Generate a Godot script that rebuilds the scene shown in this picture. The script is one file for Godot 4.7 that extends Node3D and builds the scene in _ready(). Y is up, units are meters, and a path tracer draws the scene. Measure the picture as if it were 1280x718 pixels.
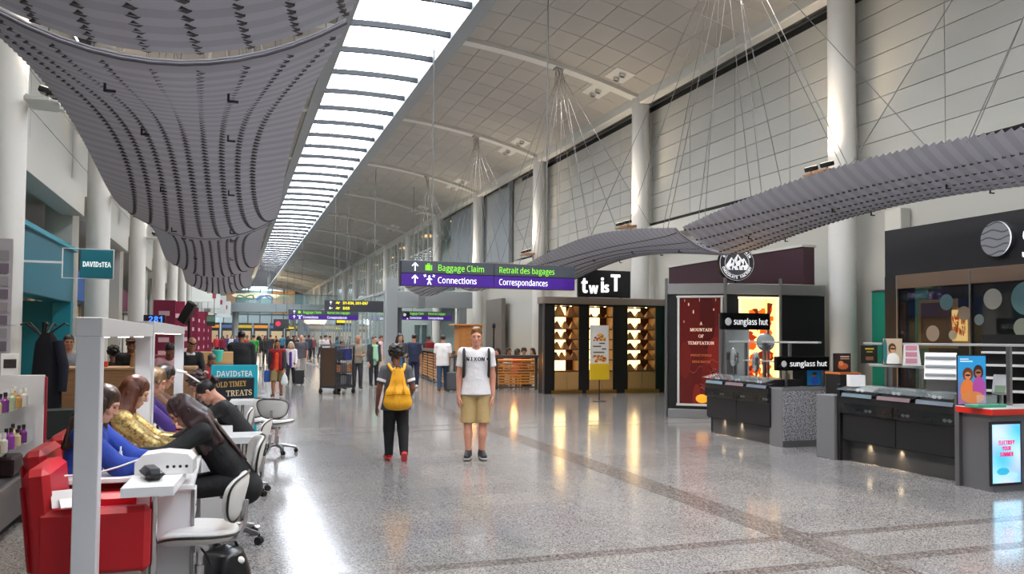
extends Node3D
# ---------------------------------------------------------------- helpers
const BAY := 8.92
const Z0 := -4.9
const XC := 4.38
var M := {}
var used := {}
var unit_box: BoxMesh
var cam_basis: Basis
var eye := Vector3(0, 1.6, 0)

func ray(u: float, v: float) -> Vector3:
	return cam_basis * Vector3((u - 640.0) / 1020.0, -(v - 388.0) / 1020.0, -1.0)
func fl(u: float, v: float, y := 0.0) -> Vector3:
	var d := ray(u, v)
	return eye + d * ((y - eye.y) / d.y)
func onx(u: float, v: float, x: float) -> Vector3:
	var d := ray(u, v)
	return eye + d * (x / d.x)
func onz(u: float, v: float, z: float) -> Vector3:
	var d := ray(u, v)
	return eye + d * (z / d.z)

func numbered(called: String) -> String:
	if not used.has(called):
		used[called] = 0
		return called
	used[called] += 1
	return "%s_%03d" % [called, used[called]]

func mt(key: String, hex := "", rough := 0.6, metal := 0.0, extra := {}) -> StandardMaterial3D:
	if M.has(key):
		return M[key]
	var m := StandardMaterial3D.new()
	m.resource_name = key
	m.albedo_color = Color(hex)
	m.roughness = rough
	m.metallic = metal
	for k in extra:
		m.set(k, extra[k])
	M[key] = m
	return m

func col(hex: String, rough := 0.75, metal := 0.0) -> StandardMaterial3D:
	return mt("c_%s_%.2f_%.2f" % [hex, rough, metal], hex, rough, metal)

func glow(key: String, hex: String, energy: float) -> StandardMaterial3D:
	return mt(key, hex, 0.5, 0.0, {"emission_enabled": true, "emission": Color(hex), "emission_energy_multiplier": energy})

func glassm(key: String, hex: String, a: float, rough := 0.03) -> StandardMaterial3D:
	if M.has(key):
		return M[key]
	var m := mt(key, hex, rough, 0.0, {"transparency": BaseMaterial3D.TRANSPARENCY_ALPHA})
	m.albedo_color.a = a
	return m

func tag(o: Node3D, label := "", category := "", group := "", kind := "") -> Node3D:
	if label: o.set_meta("label", label)
	if category: o.set_meta("category", category)
	if group: o.set_meta("group", group)
	if kind: o.set_meta("kind", kind)
	return o

func thing(called: String, label: String, category: String, at := Vector3.ZERO, turn := 0.0, group := "") -> Node3D:
	var o := Node3D.new()
	o.name = numbered(called)
	add_child(o)
	o.position = at
	o.rotation.y = deg_to_rad(turn)
	tag(o, label, category, group)
	return o

func part(called: String, mesh: Mesh, m: Material, parent: Node3D = null, at := Vector3.ZERO) -> MeshInstance3D:
	var o := MeshInstance3D.new()
	o.mesh = mesh
	o.material_override = m
	if parent == null:
		o.name = numbered(called)
		add_child(o)
	else:
		o.name = called
		parent.add_child(o, true)
	o.position = at
	return o

# a shared unit box, scaled: the cheap way to make one more board, slat, panel or tile
func bit(called: String, parent: Node3D, c: Vector3, s: Vector3, m: Material, rot := Vector3.ZERO) -> MeshInstance3D:
	var o := part(called, unit_box, m, parent, c)
	o.rotation = rot
	o.scale = s
	return o

func stuff(o: Node3D) -> Node3D:
	o.set_meta("kind", "stuff")
	return o

func setting(o: Node3D, label: String, category: String, group := "") -> Node3D:
	return tag(o, label, category, group, "structure")

class MB:
	var v := PackedVector3Array()
	var n := PackedVector3Array()
	var uv := PackedVector2Array()
	var c := PackedColorArray()
	var ix := PackedInt32Array()
	var color := Color.WHITE
	func vert(p: Vector3, nn: Vector3, t := Vector2.ZERO) -> int:
		v.append(p); n.append(nn); uv.append(t); c.append(color)
		return v.size() - 1
	func tri(a: int, b: int, d: int):
		if (v[b] - v[a]).cross(v[d] - v[a]).dot(n[a] + n[b] + n[d]) > 0.0:
			ix.append(a); ix.append(d); ix.append(b)
		else:
			ix.append(a); ix.append(b); ix.append(d)
	func quad(a: Vector3, b: Vector3, d: Vector3, e: Vector3, t0 := Vector2(0, 0), t1 := Vector2(1, 1)) -> MB:
		# corners in order round; a = left bottom, b = right bottom, d = right top, e = left top, seen from the front
		var nn := (b - a).cross(e - a).normalized()
		var i := vert(a, nn, Vector2(t0.x, t1.y)); vert(b, nn, t1); vert(d, nn, Vector2(t1.x, t0.y)); vert(e, nn, t0)
		tri(i, i + 1, i + 2); tri(i, i + 2, i + 3)
		return self
	func box(c0: Vector3, s: Vector3, b := Basis(), ch := 0.0) -> MB:
		var h := s * 0.5
		if ch <= 0.0:
			for ax in 3:
				for sg in [-1.0, 1.0]:
					var nn := Vector3.ZERO; nn[ax] = sg
					var p := Vector3.ZERO; p[(ax + 1) % 3] = h[(ax + 1) % 3]
					var q := Vector3.ZERO; q[(ax + 2) % 3] = h[(ax + 2) % 3]
					var o: Vector3 = nn * h[ax]
					var w: Vector3 = b * nn
					var i := vert(c0 + b * (o - p - q), w, Vector2(0, 1)); vert(c0 + b * (o + p - q), w, Vector2(1, 1)); vert(c0 + b * (o + p + q), w, Vector2(1, 0)); vert(c0 + b * (o - p + q), w, Vector2(0, 0))
					tri(i, i + 1, i + 2); tri(i, i + 2, i + 3)
			return self
		var g := h - Vector3(ch, ch, ch)
		for ax in 3:
			var b1 := (ax + 1) % 3
			var b2 := (ax + 2) % 3
			for sg in [-1.0, 1.0]:
				var nn := Vector3.ZERO; nn[ax] = sg
				var w: Vector3 = b * nn
				var ids := []
				for k in 4:
					var pt := Vector3.ZERO
					pt[ax] = sg * h[ax]
					pt[b1] = g[b1] * [-1, 1, 1, -1][k]
					pt[b2] = g[b2] * [-1, -1, 1, 1][k]
					ids.append(vert(c0 + b * pt, w, Vector2([0, 1, 1, 0][k], [1, 1, 0, 0][k])))
				tri(ids[0], ids[1], ids[2]); tri(ids[0], ids[2], ids[3])
			for s1 in [-1.0, 1.0]:
				for s2 in [-1.0, 1.0]:
					var ids := []
					var nn := Vector3.ZERO; nn[b1] = s1; nn[b2] = s2
					var w: Vector3 = (b * nn).normalized()
					for k in 4:
						var pt := Vector3.ZERO
						pt[ax] = g[ax] * [-1, 1, 1, -1][k]
						pt[b1] = s1 * (h[b1] if k < 2 else g[b1])
						pt[b2] = s2 * (g[b2] if k < 2 else h[b2])
						ids.append(vert(c0 + b * pt, w))
					tri(ids[0], ids[1], ids[2]); tri(ids[0], ids[2], ids[3])
		for sx in [-1.0, 1.0]:
			for sy in [-1.0, 1.0]:
				for sz in [-1.0, 1.0]:
					var w: Vector3 = (b * Vector3(sx, sy, sz)).normalized()
					var i := vert(c0 + b * Vector3(sx * h.x, sy * g.y, sz * g.z), w); vert(c0 + b * Vector3(sx * g.x, sy * h.y, sz * g.z), w); vert(c0 + b * Vector3(sx * g.x, sy * g.y, sz * h.z), w)
					tri(i, i + 1, i + 2)
		return self
	func tube(pts: Array, r, seg := 8, caps := true) -> MB:
		# r: a number or an array of radii, one per point
		var up := Vector3.UP
		var prev := -1
		var m := pts.size()
		var side := Vector3.ZERO
		for k in m:
			var d: Vector3 = ((pts[min(k + 1, m - 1)] as Vector3) - (pts[max(k - 1, 0)] as Vector3)).normalized()
			if k == 0:
				if absf(d.y) > 0.9: up = Vector3.RIGHT
				side = d.cross(up).normalized()
			side = (side - d * side.dot(d)).normalized()
			var oth := d.cross(side)
			var rr: float = r[k] if r is Array else r
			var s0 := v.size()
			for j in seg + 1:
				var a := TAU * j / seg
				var nn := side * cos(a) + oth * sin(a)
				vert(pts[k] + nn * rr, nn, Vector2(float(j) / seg, float(k) / max(1, m - 1)))
			if prev >= 0:
				for j in seg:
					tri(prev + j, prev + j + 1, s0 + j); tri(prev + j + 1, s0 + j + 1, s0 + j)
			if caps and (k == 0 or k == m - 1):
				var nn := -d if k == 0 else d
				var cc := vert(pts[k], nn)
				var q0 := v.size()
				for j in seg + 1:
					vert(v[s0 + j], nn)
				for j in seg:
					tri(cc, q0 + j, q0 + j + 1)
			prev = s0
		return self
	func cyl(c0: Vector3, r: float, h: float, seg := 16, r2 := -1.0) -> MB:
		return tube([c0, c0 + Vector3(0, h, 0)], [r, r if r2 < 0.0 else r2], seg)
	func lathe(c0: Vector3, prof: Array, seg := 20, b := Basis()) -> MB:
		# prof: Vector2(radius, height) from below to above; flat shading between rings is smoothed unless points repeat
		var m := prof.size()
		for k in m - 1:
			var p: Vector2 = prof[k]
			var q: Vector2 = prof[k + 1]
			var e := q - p
			if e.length() < 1e-6: continue
			var s0 := v.size()
			for j in seg + 1:
				var a := TAU * j / seg
				var dir := Vector3(cos(a), 0, sin(a))
				var nn := (b * (dir * e.y - Vector3.UP * e.x)).normalized()
				vert(c0 + b * (dir * p.x + Vector3.UP * p.y), nn, Vector2(float(j) / seg, float(k) / m))
				vert(c0 + b * (dir * q.x + Vector3.UP * q.y), nn, Vector2(float(j) / seg, float(k + 1) / m))
			for j in seg:
				var i := s0 + j * 2
				tri(i, i + 2, i + 1); tri(i + 2, i + 3, i + 1)
		return self
	func ball(c0: Vector3, s: Vector3, b := Basis(), seg := 14, rings := 9) -> MB:
		var s0 := v.size()
		for k in rings + 1:
			var th := PI * k / rings
			for j in seg + 1:
				var a := TAU * j / seg
				var d := Vector3(sin(th) * cos(a), cos(th), sin(th) * sin(a))
				vert(c0 + b * (d * s), (b * (d / s)).normalized(), Vector2(float(j) / seg, float(k) / rings))
		for k in rings:
			for j in seg:
				var i := s0 + k * (seg + 1) + j
				tri(i, i + 1, i + seg + 1); tri(i + 1, i + seg + 2, i + seg + 1)
		return self
	func prism(poly: PackedVector2Array, depth: float, xf := Transform3D()) -> MB:
		# polygon in the xy plane, pushed from z=0 to z=depth, then moved by xf
		var t := Geometry2D.triangulate_polygon(poly)
		var cw := Geometry2D.is_polygon_clockwise(poly)
		var bx := Rect2(poly[0], Vector2.ZERO)
		for p in poly: bx = bx.expand(p)
		for s in 2:
			var nn: Vector3 = xf.basis * Vector3(0, 0, -1 if s == 0 else 1)
			if depth < 0: nn = -nn
			var s0 := v.size()
			for p in poly:
				vert(xf * Vector3(p.x, p.y, depth * s), nn.normalized(), Vector2((p.x - bx.position.x) / max(bx.size.x, 1e-5), 1.0 - (p.y - bx.position.y) / max(bx.size.y, 1e-5)))
			for k in t.size() / 3:
				tri(s0 + t[k * 3], s0 + t[k * 3 + 1], s0 + t[k * 3 + 2])
		for k in poly.size():
			var p := poly[k]
			var q := poly[(k + 1) % poly.size()]
			var e := (q - p).normalized()
			var o := Vector2(-e.y, e.x) if cw else Vector2(e.y, -e.x)
			var nn: Vector3 = (xf.basis * Vector3(o.x, o.y, 0)).normalized()
			var i := vert(xf * Vector3(p.x, p.y, 0), nn); vert(xf * Vector3(q.x, q.y, 0), nn); vert(xf * Vector3(q.x, q.y, depth), nn); vert(xf * Vector3(p.x, p.y, depth), nn)
			tri(i, i + 1, i + 2); tri(i, i + 2, i + 3)
		return self
	func grid(rows: Array, closed := false) -> MB:
		# rows of points, all as long; smooth normals; two-sided sheet
		var w: int = rows[0].size()
		var s0 := v.size()
		for i in rows.size():
			for j in w:
				var a: Vector3 = rows[min(i + 1, rows.size() - 1)][j] - rows[max(i - 1, 0)][j]
				var b: Vector3 = rows[i][min(j + 1, w - 1)] - rows[i][max(j - 1, 0)]
				if closed and (j == 0 or j == w - 1): b = rows[i][1] - rows[i][w - 2]
				vert(rows[i][j], a.cross(b).normalized(), Vector2(float(j) / (w - 1), float(i) / max(1, rows.size() - 1)))
		for i in rows.size() - 1:
			for j in w - 1:
				var k := s0 + i * w + j
				tri(k, k + 1, k + w); tri(k + 1, k + w + 1, k + w)
		return self
	func mesh() -> ArrayMesh:
		var a := []
		a.resize(Mesh.ARRAY_MAX)
		a[Mesh.ARRAY_VERTEX] = v; a[Mesh.ARRAY_NORMAL] = n; a[Mesh.ARRAY_TEX_UV] = uv; a[Mesh.ARRAY_COLOR] = c; a[Mesh.ARRAY_INDEX] = ix
		var m := ArrayMesh.new()
		m.add_surface_from_arrays(Mesh.PRIMITIVE_TRIANGLES, a)
		return m

func boxm(s: Vector3, ch := 0.006, c := Vector3.ZERO) -> ArrayMesh:
	return MB.new().box(c, s, Basis(), ch).mesh()

func rbox(w: float, h: float, r: float) -> PackedVector2Array:
	var p := PackedVector2Array()
	for k in 4:
		for j in 5:
			var a := PI * 0.5 * k + PI * 0.5 * j / 4.0
			p.append(Vector2((w * 0.5 - r) * [1, -1, -1, 1][k] + r * cos(a), (h * 0.5 - r) * [1, 1, -1, -1][k] + r * sin(a)))
	return p

func fnt(fam := "Droid Sans", bold := true) -> SystemFont:
	var key := "font_%s_%s" % [fam, bold]
	if not M.has(key):
		var f := SystemFont.new()
		f.font_names = PackedStringArray([fam])
		f.font_weight = 700 if bold else 400
		M[key] = f
	return M[key]

# lettering: real extruded letters of cap height about h metres, centred at c (or starting there), facing +z of parent turned by rot
func letters(text: String, parent: Node3D, c: Vector3, h: float, m: Material, rot := Vector3.ZERO, align := 0, wide := 0.0, fam := "Droid Sans", bold := true, called := "lettering") -> MeshInstance3D:
	var t := TextMesh.new()
	t.text = text
	t.font = fnt(fam, bold)
	t.font_size = 32
	t.pixel_size = h / 32.0 / 0.72
	t.depth = 0.006
	t.curve_step = 2.0
	t.horizontal_alignment = [HORIZONTAL_ALIGNMENT_LEFT, HORIZONTAL_ALIGNMENT_CENTER, HORIZONTAL_ALIGNMENT_RIGHT][align]
	var o := part(called, t, m, parent, c)
	o.rotation = rot
	if wide > 0.0:
		var w := t.get_aabb().size.x
		o.scale.x = wide / w
	return o

func img_mat(key: String, im: Image, rough := 0.5, glowing := 0.0) -> StandardMaterial3D:
	var t := ImageTexture.create_from_image(im)
	var m := mt(key, "ffffff", rough)
	m.albedo_texture = t
	if glowing > 0.0:
		m.emission_enabled = true
		m.emission = Color.BLACK
		m.emission_texture = t
		m.emission_energy_multiplier = glowing
	return m

func noise_tex(freq: float, stops: Array, kind := FastNoiseLite.TYPE_SIMPLEX_SMOOTH, sd := 1, size := 256, oct := 3) -> NoiseTexture2D:
	var n := FastNoiseLite.new()
	n.seed = sd; n.frequency = freq; n.noise_type = kind; n.fractal_octaves = oct
	if kind == FastNoiseLite.TYPE_CELLULAR:
		n.cellular_return_type = FastNoiseLite.RETURN_CELL_VALUE
		n.fractal_type = FastNoiseLite.FRACTAL_NONE
	var t := NoiseTexture2D.new()
	t.width = size; t.height = size; t.seamless = true; t.noise = n
	var g := Gradient.new()
	g.offsets = PackedFloat32Array(); g.colors = PackedColorArray()
	var off := PackedFloat32Array(); var cs := PackedColorArray()
	for s in stops:
		off.append(s[0]); cs.append(Color(s[1]))
	g.offsets = off; g.colors = cs
	t.color_ramp = g
	return t

func tri_mat(key: String, tex: Texture2D, scale: Vector3, rough := 0.6, tint := "ffffff", world := true) -> StandardMaterial3D:
	if M.has(key): return M[key]
	var m := mt(key, tint, rough)
	m.albedo_texture = tex
	m.uv1_triplanar = true
	m.uv1_world_triplanar = world
	m.uv1_scale = scale
	return m
# ---------------------------------------------------------------- camera, light, setting
func bayz(k: int) -> float:
	return Z0 - BAY * k
func roof(x: float) -> float:
	return 10.4 - 0.0211 * (x - XC) * (x - XC)

func setup():
	unit_box = BoxMesh.new()
	cam_basis = Basis(Vector3.UP, -atan(349.0 / 1020.0)) * Basis(Vector3.RIGHT, 35.0 / 1020.0) * Basis(Vector3.BACK, 0.008)
	var cam := Camera3D.new()
	cam.name = "camera"
	var near := 0.1
	cam.set_frustum(718.0 / 1020.0 * near, Vector2(0, 29.0 / 1020.0 * near), near, 400.0)
	cam.transform = Transform3D(cam_basis, eye)
	add_child(cam)
	cam.current = true
	var env := Environment.new()
	var sky := Sky.new()
	var sm := ProceduralSkyMaterial.new()
	sm.sky_top_color = Color(0.93, 0.96, 1.0)
	sm.sky_horizon_color = Color(0.95, 0.97, 1.0)
	sm.ground_bottom_color = Color(0.4, 0.4, 0.4)
	sm.ground_horizon_color = Color(0.6, 0.62, 0.64)
	sm.sun_angle_max = 0.0
	sky.sky_material = sm
	env.background_mode = Environment.BG_SKY
	env.sky = sky
	env.background_energy_multiplier = 14.5
	env.tonemap_mode = Environment.TONE_MAPPER_LINEAR
	env.tonemap_exposure = 1.0
	env.sdfgi_enabled = true
	env.ssao_enabled = true
	env.ssil_enabled = true
	var we := WorldEnvironment.new()
	we.name = "environment"
	we.environment = env
	add_child(we)

func materials():
	var speck := noise_tex(0.16, [[0.0, "5a5a5c"], [0.16, "7e7c7c"], [0.3, "979492"], [0.6, "aaa7a5"], [0.85, "b9b6b3"], [1.0, "cac8c5"]], FastNoiseLite.TYPE_CELLULAR, 7, 1024)
	for k in 4:
		tri_mat("granite%d" % k, speck, Vector3(0.7, 0.7, 0.7), 0.13, ["d6d4d4", "cfcdcd", "dbd9d7", "d2d1d3"][k])
	var speck2 := noise_tex(0.16, [[0.0, "4a4849"], [0.3, "75706e"], [0.6, "8f8986"], [1.0, "aaa39f"]], FastNoiseLite.TYPE_CELLULAR, 9, 512)
	tri_mat("granite_band", speck2, Vector3(0.9, 0.9, 0.9), 0.2, "d2cecc")
	mt("joint", "55534f", 0.8)
	mt("white_steel", "cdcdc6", 0.45)
	mt("column_white", "d3d2cd", 0.5)
	mt("panel_white", "b3b2aa", 0.55)
	mt("panel_white_b", "aeada5", 0.55)
	mt("cream", "bdbbb2", 0.75)
	mt("ceiling_panel", "a9a69f", 0.75)
	mt("ceiling_panel_b", "a5a29b", 0.75)
	mt("ceiling_joint", "5f5d59", 0.9)
	mt("dark_gap", "1b1b1b", 0.9)
	mt("grey_panel", "8d9599", 0.5)
	mt("beam_grey", "92989b", 0.5)
	mt("chrome", "c9c9cb", 0.12, 1.0)
	mt("steel", "9a9a9c", 0.32, 1.0)
	mt("dark_metal", "2a2b2d", 0.45, 0.6)
	mt("black", "101011", 0.5)
	mt("black_gloss", "0b0b0d", 0.15)
	mt("white_gloss", "e6e6e6", 0.2)
	mt("white_lacquer", "dadadc", 0.3)
	mt("rubber", "141414", 0.8)
	mt("cable", "6a6a68", 0.5, 0.2)
	mt("sail", "b3b4be", 0.5, 0.05)
	mt("sail_b", "a5a6b0", 0.5, 0.05)
	mt("sail_spacer_shade", "3c3a3e", 0.6, 0.3)
	var wood := noise_tex(0.02, [[0.0, "8a5c30"], [0.45, "b07c46"], [0.7, "bd8a52"], [1.0, "9c6a38"]], FastNoiseLite.TYPE_SIMPLEX_SMOOTH, 3, 256, 4)
	tri_mat("wood", wood, Vector3(0.5, 6.0, 0.5), 0.45)
	tri_mat("wood_counter", noise_tex(0.02, [[0.0, "8f6644"], [0.5, "9c7450"], [1.0, "a57c58"]], FastNoiseLite.TYPE_SIMPLEX_SMOOTH, 4, 256, 4), Vector3(0.6, 5.0, 0.6), 0.5)

func structure_floor():
	var f := part("floor", boxm(Vector3(27, 0.3, 185), 0.0, Vector3(4.5, -0.153, -75)), M.joint)
	setting(f, "polished speckled grey granite floor of the concourse with darker bands", "floor")
	var rng := RandomNumberGenerator.new()
	rng.seed = 5
	var bands := [[Vector3(4.37, 0, -15.5), Vector3(0.34, 0, 44)]]
	for k in 4:
		var zc := -5.22 - 8.95 * k
		bands.append([Vector3(2.13, 0, zc - 0.37), Vector3(4.12, 0, 0.14)])
		bands.append([Vector3(7.57, 0, zc - 0.37), Vector3(6.04, 0, 0.14)])
		bands.append([Vector3(2.13, 0, zc + 0.37), Vector3(4.12, 0, 0.14)])
		bands.append([Vector3(7.57, 0, zc + 0.37), Vector3(6.04, 0, 0.14)])
	for b in bands:
		bit("granite_band", f, b[0] + Vector3(0, -0.0035, 0), b[1] + Vector3(0, 0.008, 0), M.granite_band)
	# near tiles one by one, the rest joined
	var far: Array[MB] = [MB.new(), MB.new(), MB.new(), MB.new()]
	var tz := 0.54
	var row := 0
	var z := 6.0
	var count := 0
	while z > -60.0:
		var z1 := z - tz
		var step := 0.62
		# cut rows at the cross bands
		var off := 0.31 if row % 2 else 0.0
		for side in 2:
			var xa := -6.0 if side == 0 else 4.545
			var xb := 4.195 if side == 0 else 17.0
			var x := xa - off
			while x < xb:
				var x0 := maxf(x, xa)
				var x1 := minf(x + step, xb)
				x += step
				if x1 - x0 < 0.05: continue
				var spans := [[z, z1]]
				for b in bands:
					if b[1].z > 1.0: continue
					if x1 < b[0].x - b[1].x * 0.5 + 0.01 or x0 > b[0].x + b[1].x * 0.5 - 0.01: continue
					var lo: float = b[0].z - b[1].z * 0.5 - 0.002
					var hi: float = b[0].z + b[1].z * 0.5 + 0.002
					var nxt := []
					for s in spans:
						if s[1] >= hi or s[0] <= lo: nxt.append(s); continue
						if s[0] > hi + 0.03: nxt.append([s[0], hi])
						if s[1] < lo - 0.03: nxt.append([lo, s[1]])
					spans = nxt
				for s in spans:
					var c := Vector3((x0 + x1) * 0.5, -0.004, (s[0] + s[1]) * 0.5)
					var d := Vector3(x1 - x0 - 0.003, 0.008, s[0] - s[1] - 0.003)
					var k := rng.randi() % 4
					if c.z < -4.6 and c.z > -10.3 and c.x > 0.15 - 0.0 and c.x < 7.4 and count < 298:
						bit("granite_tile", f, c, d, M["granite%d" % k])
						count += 1
					else:
						far[k].box(c, d)
		z = z1
		row += 1
	for k in 4:
		stuff(part("granite_tiles", far[k].mesh(), M["granite%d" % k], f))
	var fb := part("far_granite", boxm(Vector3(24, 0.008, 104), 0.0, Vector3(5, -0.004, -112.2)), M.granite1, f)
	stuff(fb)

func structure_roof():
	# vault slab with thickness, made of strips; the skylight slot runs along the crown
	var slab := MB.new()
	var xs := []
	for k in 9: xs.append(6.14 + (12.6 - 6.14) * k / 8.0)
	for s in [-1.0, 1.0]:
		for k in 8:
			var xa: float = xs[k]; var xb: float = xs[k + 1]
			var a := Vector3(XC + s * (xa - XC), roof(xa) + 0.035, 0); var b := Vector3(XC + s * (xb - XC), roof(xb) + 0.035, 0)
			var d := b - a
			slab.box((a + b) * 0.5 + Vector3(0, 0.12, -72), Vector3(d.length() + 0.01, 0.22, 170), Basis(Vector3.BACK, atan2(d.y, d.x)))
	var ceil := part("ceiling", slab.mesh(), M.ceiling_joint)
	setting(ceil, "vaulted grey metal panel ceiling on both sides of the long skylight", "ceiling")
	var rest: Array[MB] = [MB.new(), MB.new()]
	for k in range(-2, 17):
		for s in [1.0, -1.0]:
			for i in 8:
				var xa: float = 6.16 + 0.71 * i
				var xb := xa + 0.71
				var a := Vector3(XC + s * (xa - XC), roof(xa), 0); var b := Vector3(XC + s * (xb - XC), roof(xb), 0)
				var d := b - a
				var nz := 8
				for j in nz:
					var zz := bayz(k) - BAY * (j + 0.5) / nz
					var c := (a + b) * 0.5 + Vector3(0, 0.015, zz)
					var sz := Vector3(d.length() - 0.014, 0.03, BAY / nz - 0.014)
					var w := (i * 7 + j * 3 + k) % 2
					var m: Material = M.ceiling_panel if w == 0 else M.ceiling_panel_b
					if s > 0 and k >= 0 and k <= 3:
						bit("ceiling_panel", ceil, c, sz, m, Vector3(0, 0, atan2(d.y, d.x)))
					elif k < 17:
						rest[w].box(c, sz, Basis(Vector3.BACK, atan2(d.y, d.x)))
	stuff(part("ceiling_panels", rest[0].mesh(), M.ceiling_panel, ceil))
	stuff(part("ceiling_panels", rest[1].mesh(), M.ceiling_panel_b, ceil))
	# arched ribs, one on every column line
	var rib := MB.new()
	for s in [1.0, -1.0]:
		for k in 12:
			var xa := 6.1 + (12.1 - 6.1) * k / 12.0
			var xb := 6.1 + (12.1 - 6.1) * (k + 1) / 12.0
			var a := Vector3(XC + s * (xa - XC), roof(xa) - 0.05, 0); var b := Vector3(XC + s * (xb - XC), roof(xb) - 0.05, 0)
			var d := b - a
			rib.box((a + b) * 0.5, Vector3(d.length() + 0.012, 0.14, 0.36), Basis(Vector3.BACK, atan2(d.y, d.x)))
	var ribm := rib.mesh()
	for k in range(-1, 17):
		var t := part("trim_%d" % (k + 2), ribm, M.white_steel, null, Vector3(0, 0, bayz(k)))
		setting(t, "white arched ceiling rib %s" % ["behind the camera", "over the near red armchairs", "over the chocolate shop", "over the pyramid candy display", "over the wooden fence", "further along the hall, fifth from the near end"][clampi(k + 1, 0, 5)] if k < 5 else "small white arched ceiling rib far down the hall", "ceiling rib", "" if k < 4 else "far ribs")
	# eaves beams along both walls
	for s in [1.0, -1.0]:
		var bm := MB.new()
		bm.box(Vector3(XC + s * 7.62, 9.14, -72), Vector3(0.34, 0.42, 170), Basis(), 0.03)
		var t := part("trim_%d" % (30 if s > 0 else 31), bm.mesh(), M.white_steel)
		setting(t, "white eaves beam where the vault meets the %s" % ("wall above the shops opposite" if s > 0 else "wall above the teal tea shop"), "beam")
	# skylight: side beams, cross bars, panes
	var sk := Node3D.new()
	sk.name = "skylight"
	add_child(sk)
	setting(sk, "long white glazed skylight with dark cross bars along the crown of the vault", "skylight")
	for s in [-1.0, 1.0]:
		var sb := MB.new()
		sb.prism(PackedVector2Array([Vector2(1.44, 0.32), Vector2(1.44, -0.10), Vector2(1.84, -0.16), Vector2(1.84, 0.32)]), 170.0, Transform3D(Basis(), Vector3(0, roof(6.0), -157)))
		var o := part("side_beam", sb.mesh(), M.beam_grey, sk, Vector3(XC, 0, 0))
		if s < 0:
			o.scale.x = -1
	var bar := MB.new()
	for k in 8:
		var xa := -1.46 + 2.92 * k / 8.0
		var xb := -1.46 + 2.92 * (k + 1) / 8.0
		var a := Vector3(XC + xa, roof(XC + xa) + 0.02, 0); var b := Vector3(XC + xb, roof(XC + xb) + 0.02, 0)
		var d := b - a
		bar.box((a + b) * 0.5, Vector3(d.length() + 0.005, 0.16, 0.10), Basis(Vector3.BACK, atan2(d.y, d.x)))
	var barm := bar.mesh()
	glassm("sky_glass", "eef3f5", 0.08)
	for k in range(-4, 66):
		var zz := Z0 - BAY * 0.25 * k
		part("bar", barm, M.dark_metal, sk, Vector3(0, 0, zz))
		bit("pane", sk, Vector3(XC, roof(XC) + 0.06, zz - BAY * 0.125), Vector3(2.9, 0.012, BAY * 0.25 - 0.02), M.sky_glass)
	# ceiling spotlights beside each rib
	for k in range(0, 16):
		for e in [-1, 1]:
			var x := 10.85 if k < 8 else -2.09
			var sl := atan2(roof(x + 0.1) - roof(x), 0.1)
			var o := thing("ceiling_light", "white twin spotlight plate, %s side of rib over %s" % ["far" if e < 0 else "near", ["the near kiosk", "the chocolate shop", "the pyramid candy display", "the wooden fence", "the glass portal", "the first far glass wall bay", "the second far glass wall bay", "the third far glass wall bay", "the red armchairs", "the teal tea shop", "the blade sign", "the maroon banners", "the white hanging boards", "the first distant shop bay", "the second distant shop bay", "the third distant shop bay"][k]], "ceiling light", Vector3(x, roof(x) - 0.002, bayz(k % 8) + 0.85 * e), 0, "ceiling spotlights beside the ribs")
			o.rotation.z = sl
			part("plate", boxm(Vector3(0.62, 0.02, 0.9), 0.004, Vector3(0, -0.01, 0)), M.white_steel, o)
			for q in [-0.2, 0.2]:
				var can := part("spotlight", MB.new().lathe(Vector3(0, -0.12, q), [Vector2(0.085, 0.0), Vector2(0.1, 0.0), Vector2(0.1, 0.11), Vector2(0.085, 0.11)], 14).mesh(), M.white_steel, o)
				part("lens", MB.new().cyl(Vector3(0, -0.11, q), 0.086, 0.01, 12).mesh(), glow("spot_lens", "4a4640", 0.3), can)
			var l := SpotLight3D.new()
			l.name = "light"; l.light_energy = 30.0; l.light_color = Color("fff4e6"); l.spot_angle = 62; l.spot_angle_attenuation = 1.0; l.light_size = 0.2; l.shadow_enabled = true; l.spot_range = 40.0
			l.position = Vector3(0, -0.16, 0); l.rotation = Vector3(-PI / 2, 0, 0)
			l.rotate_z(-0.25 if k < 8 else 0.25)
			o.add_child(l)

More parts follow.
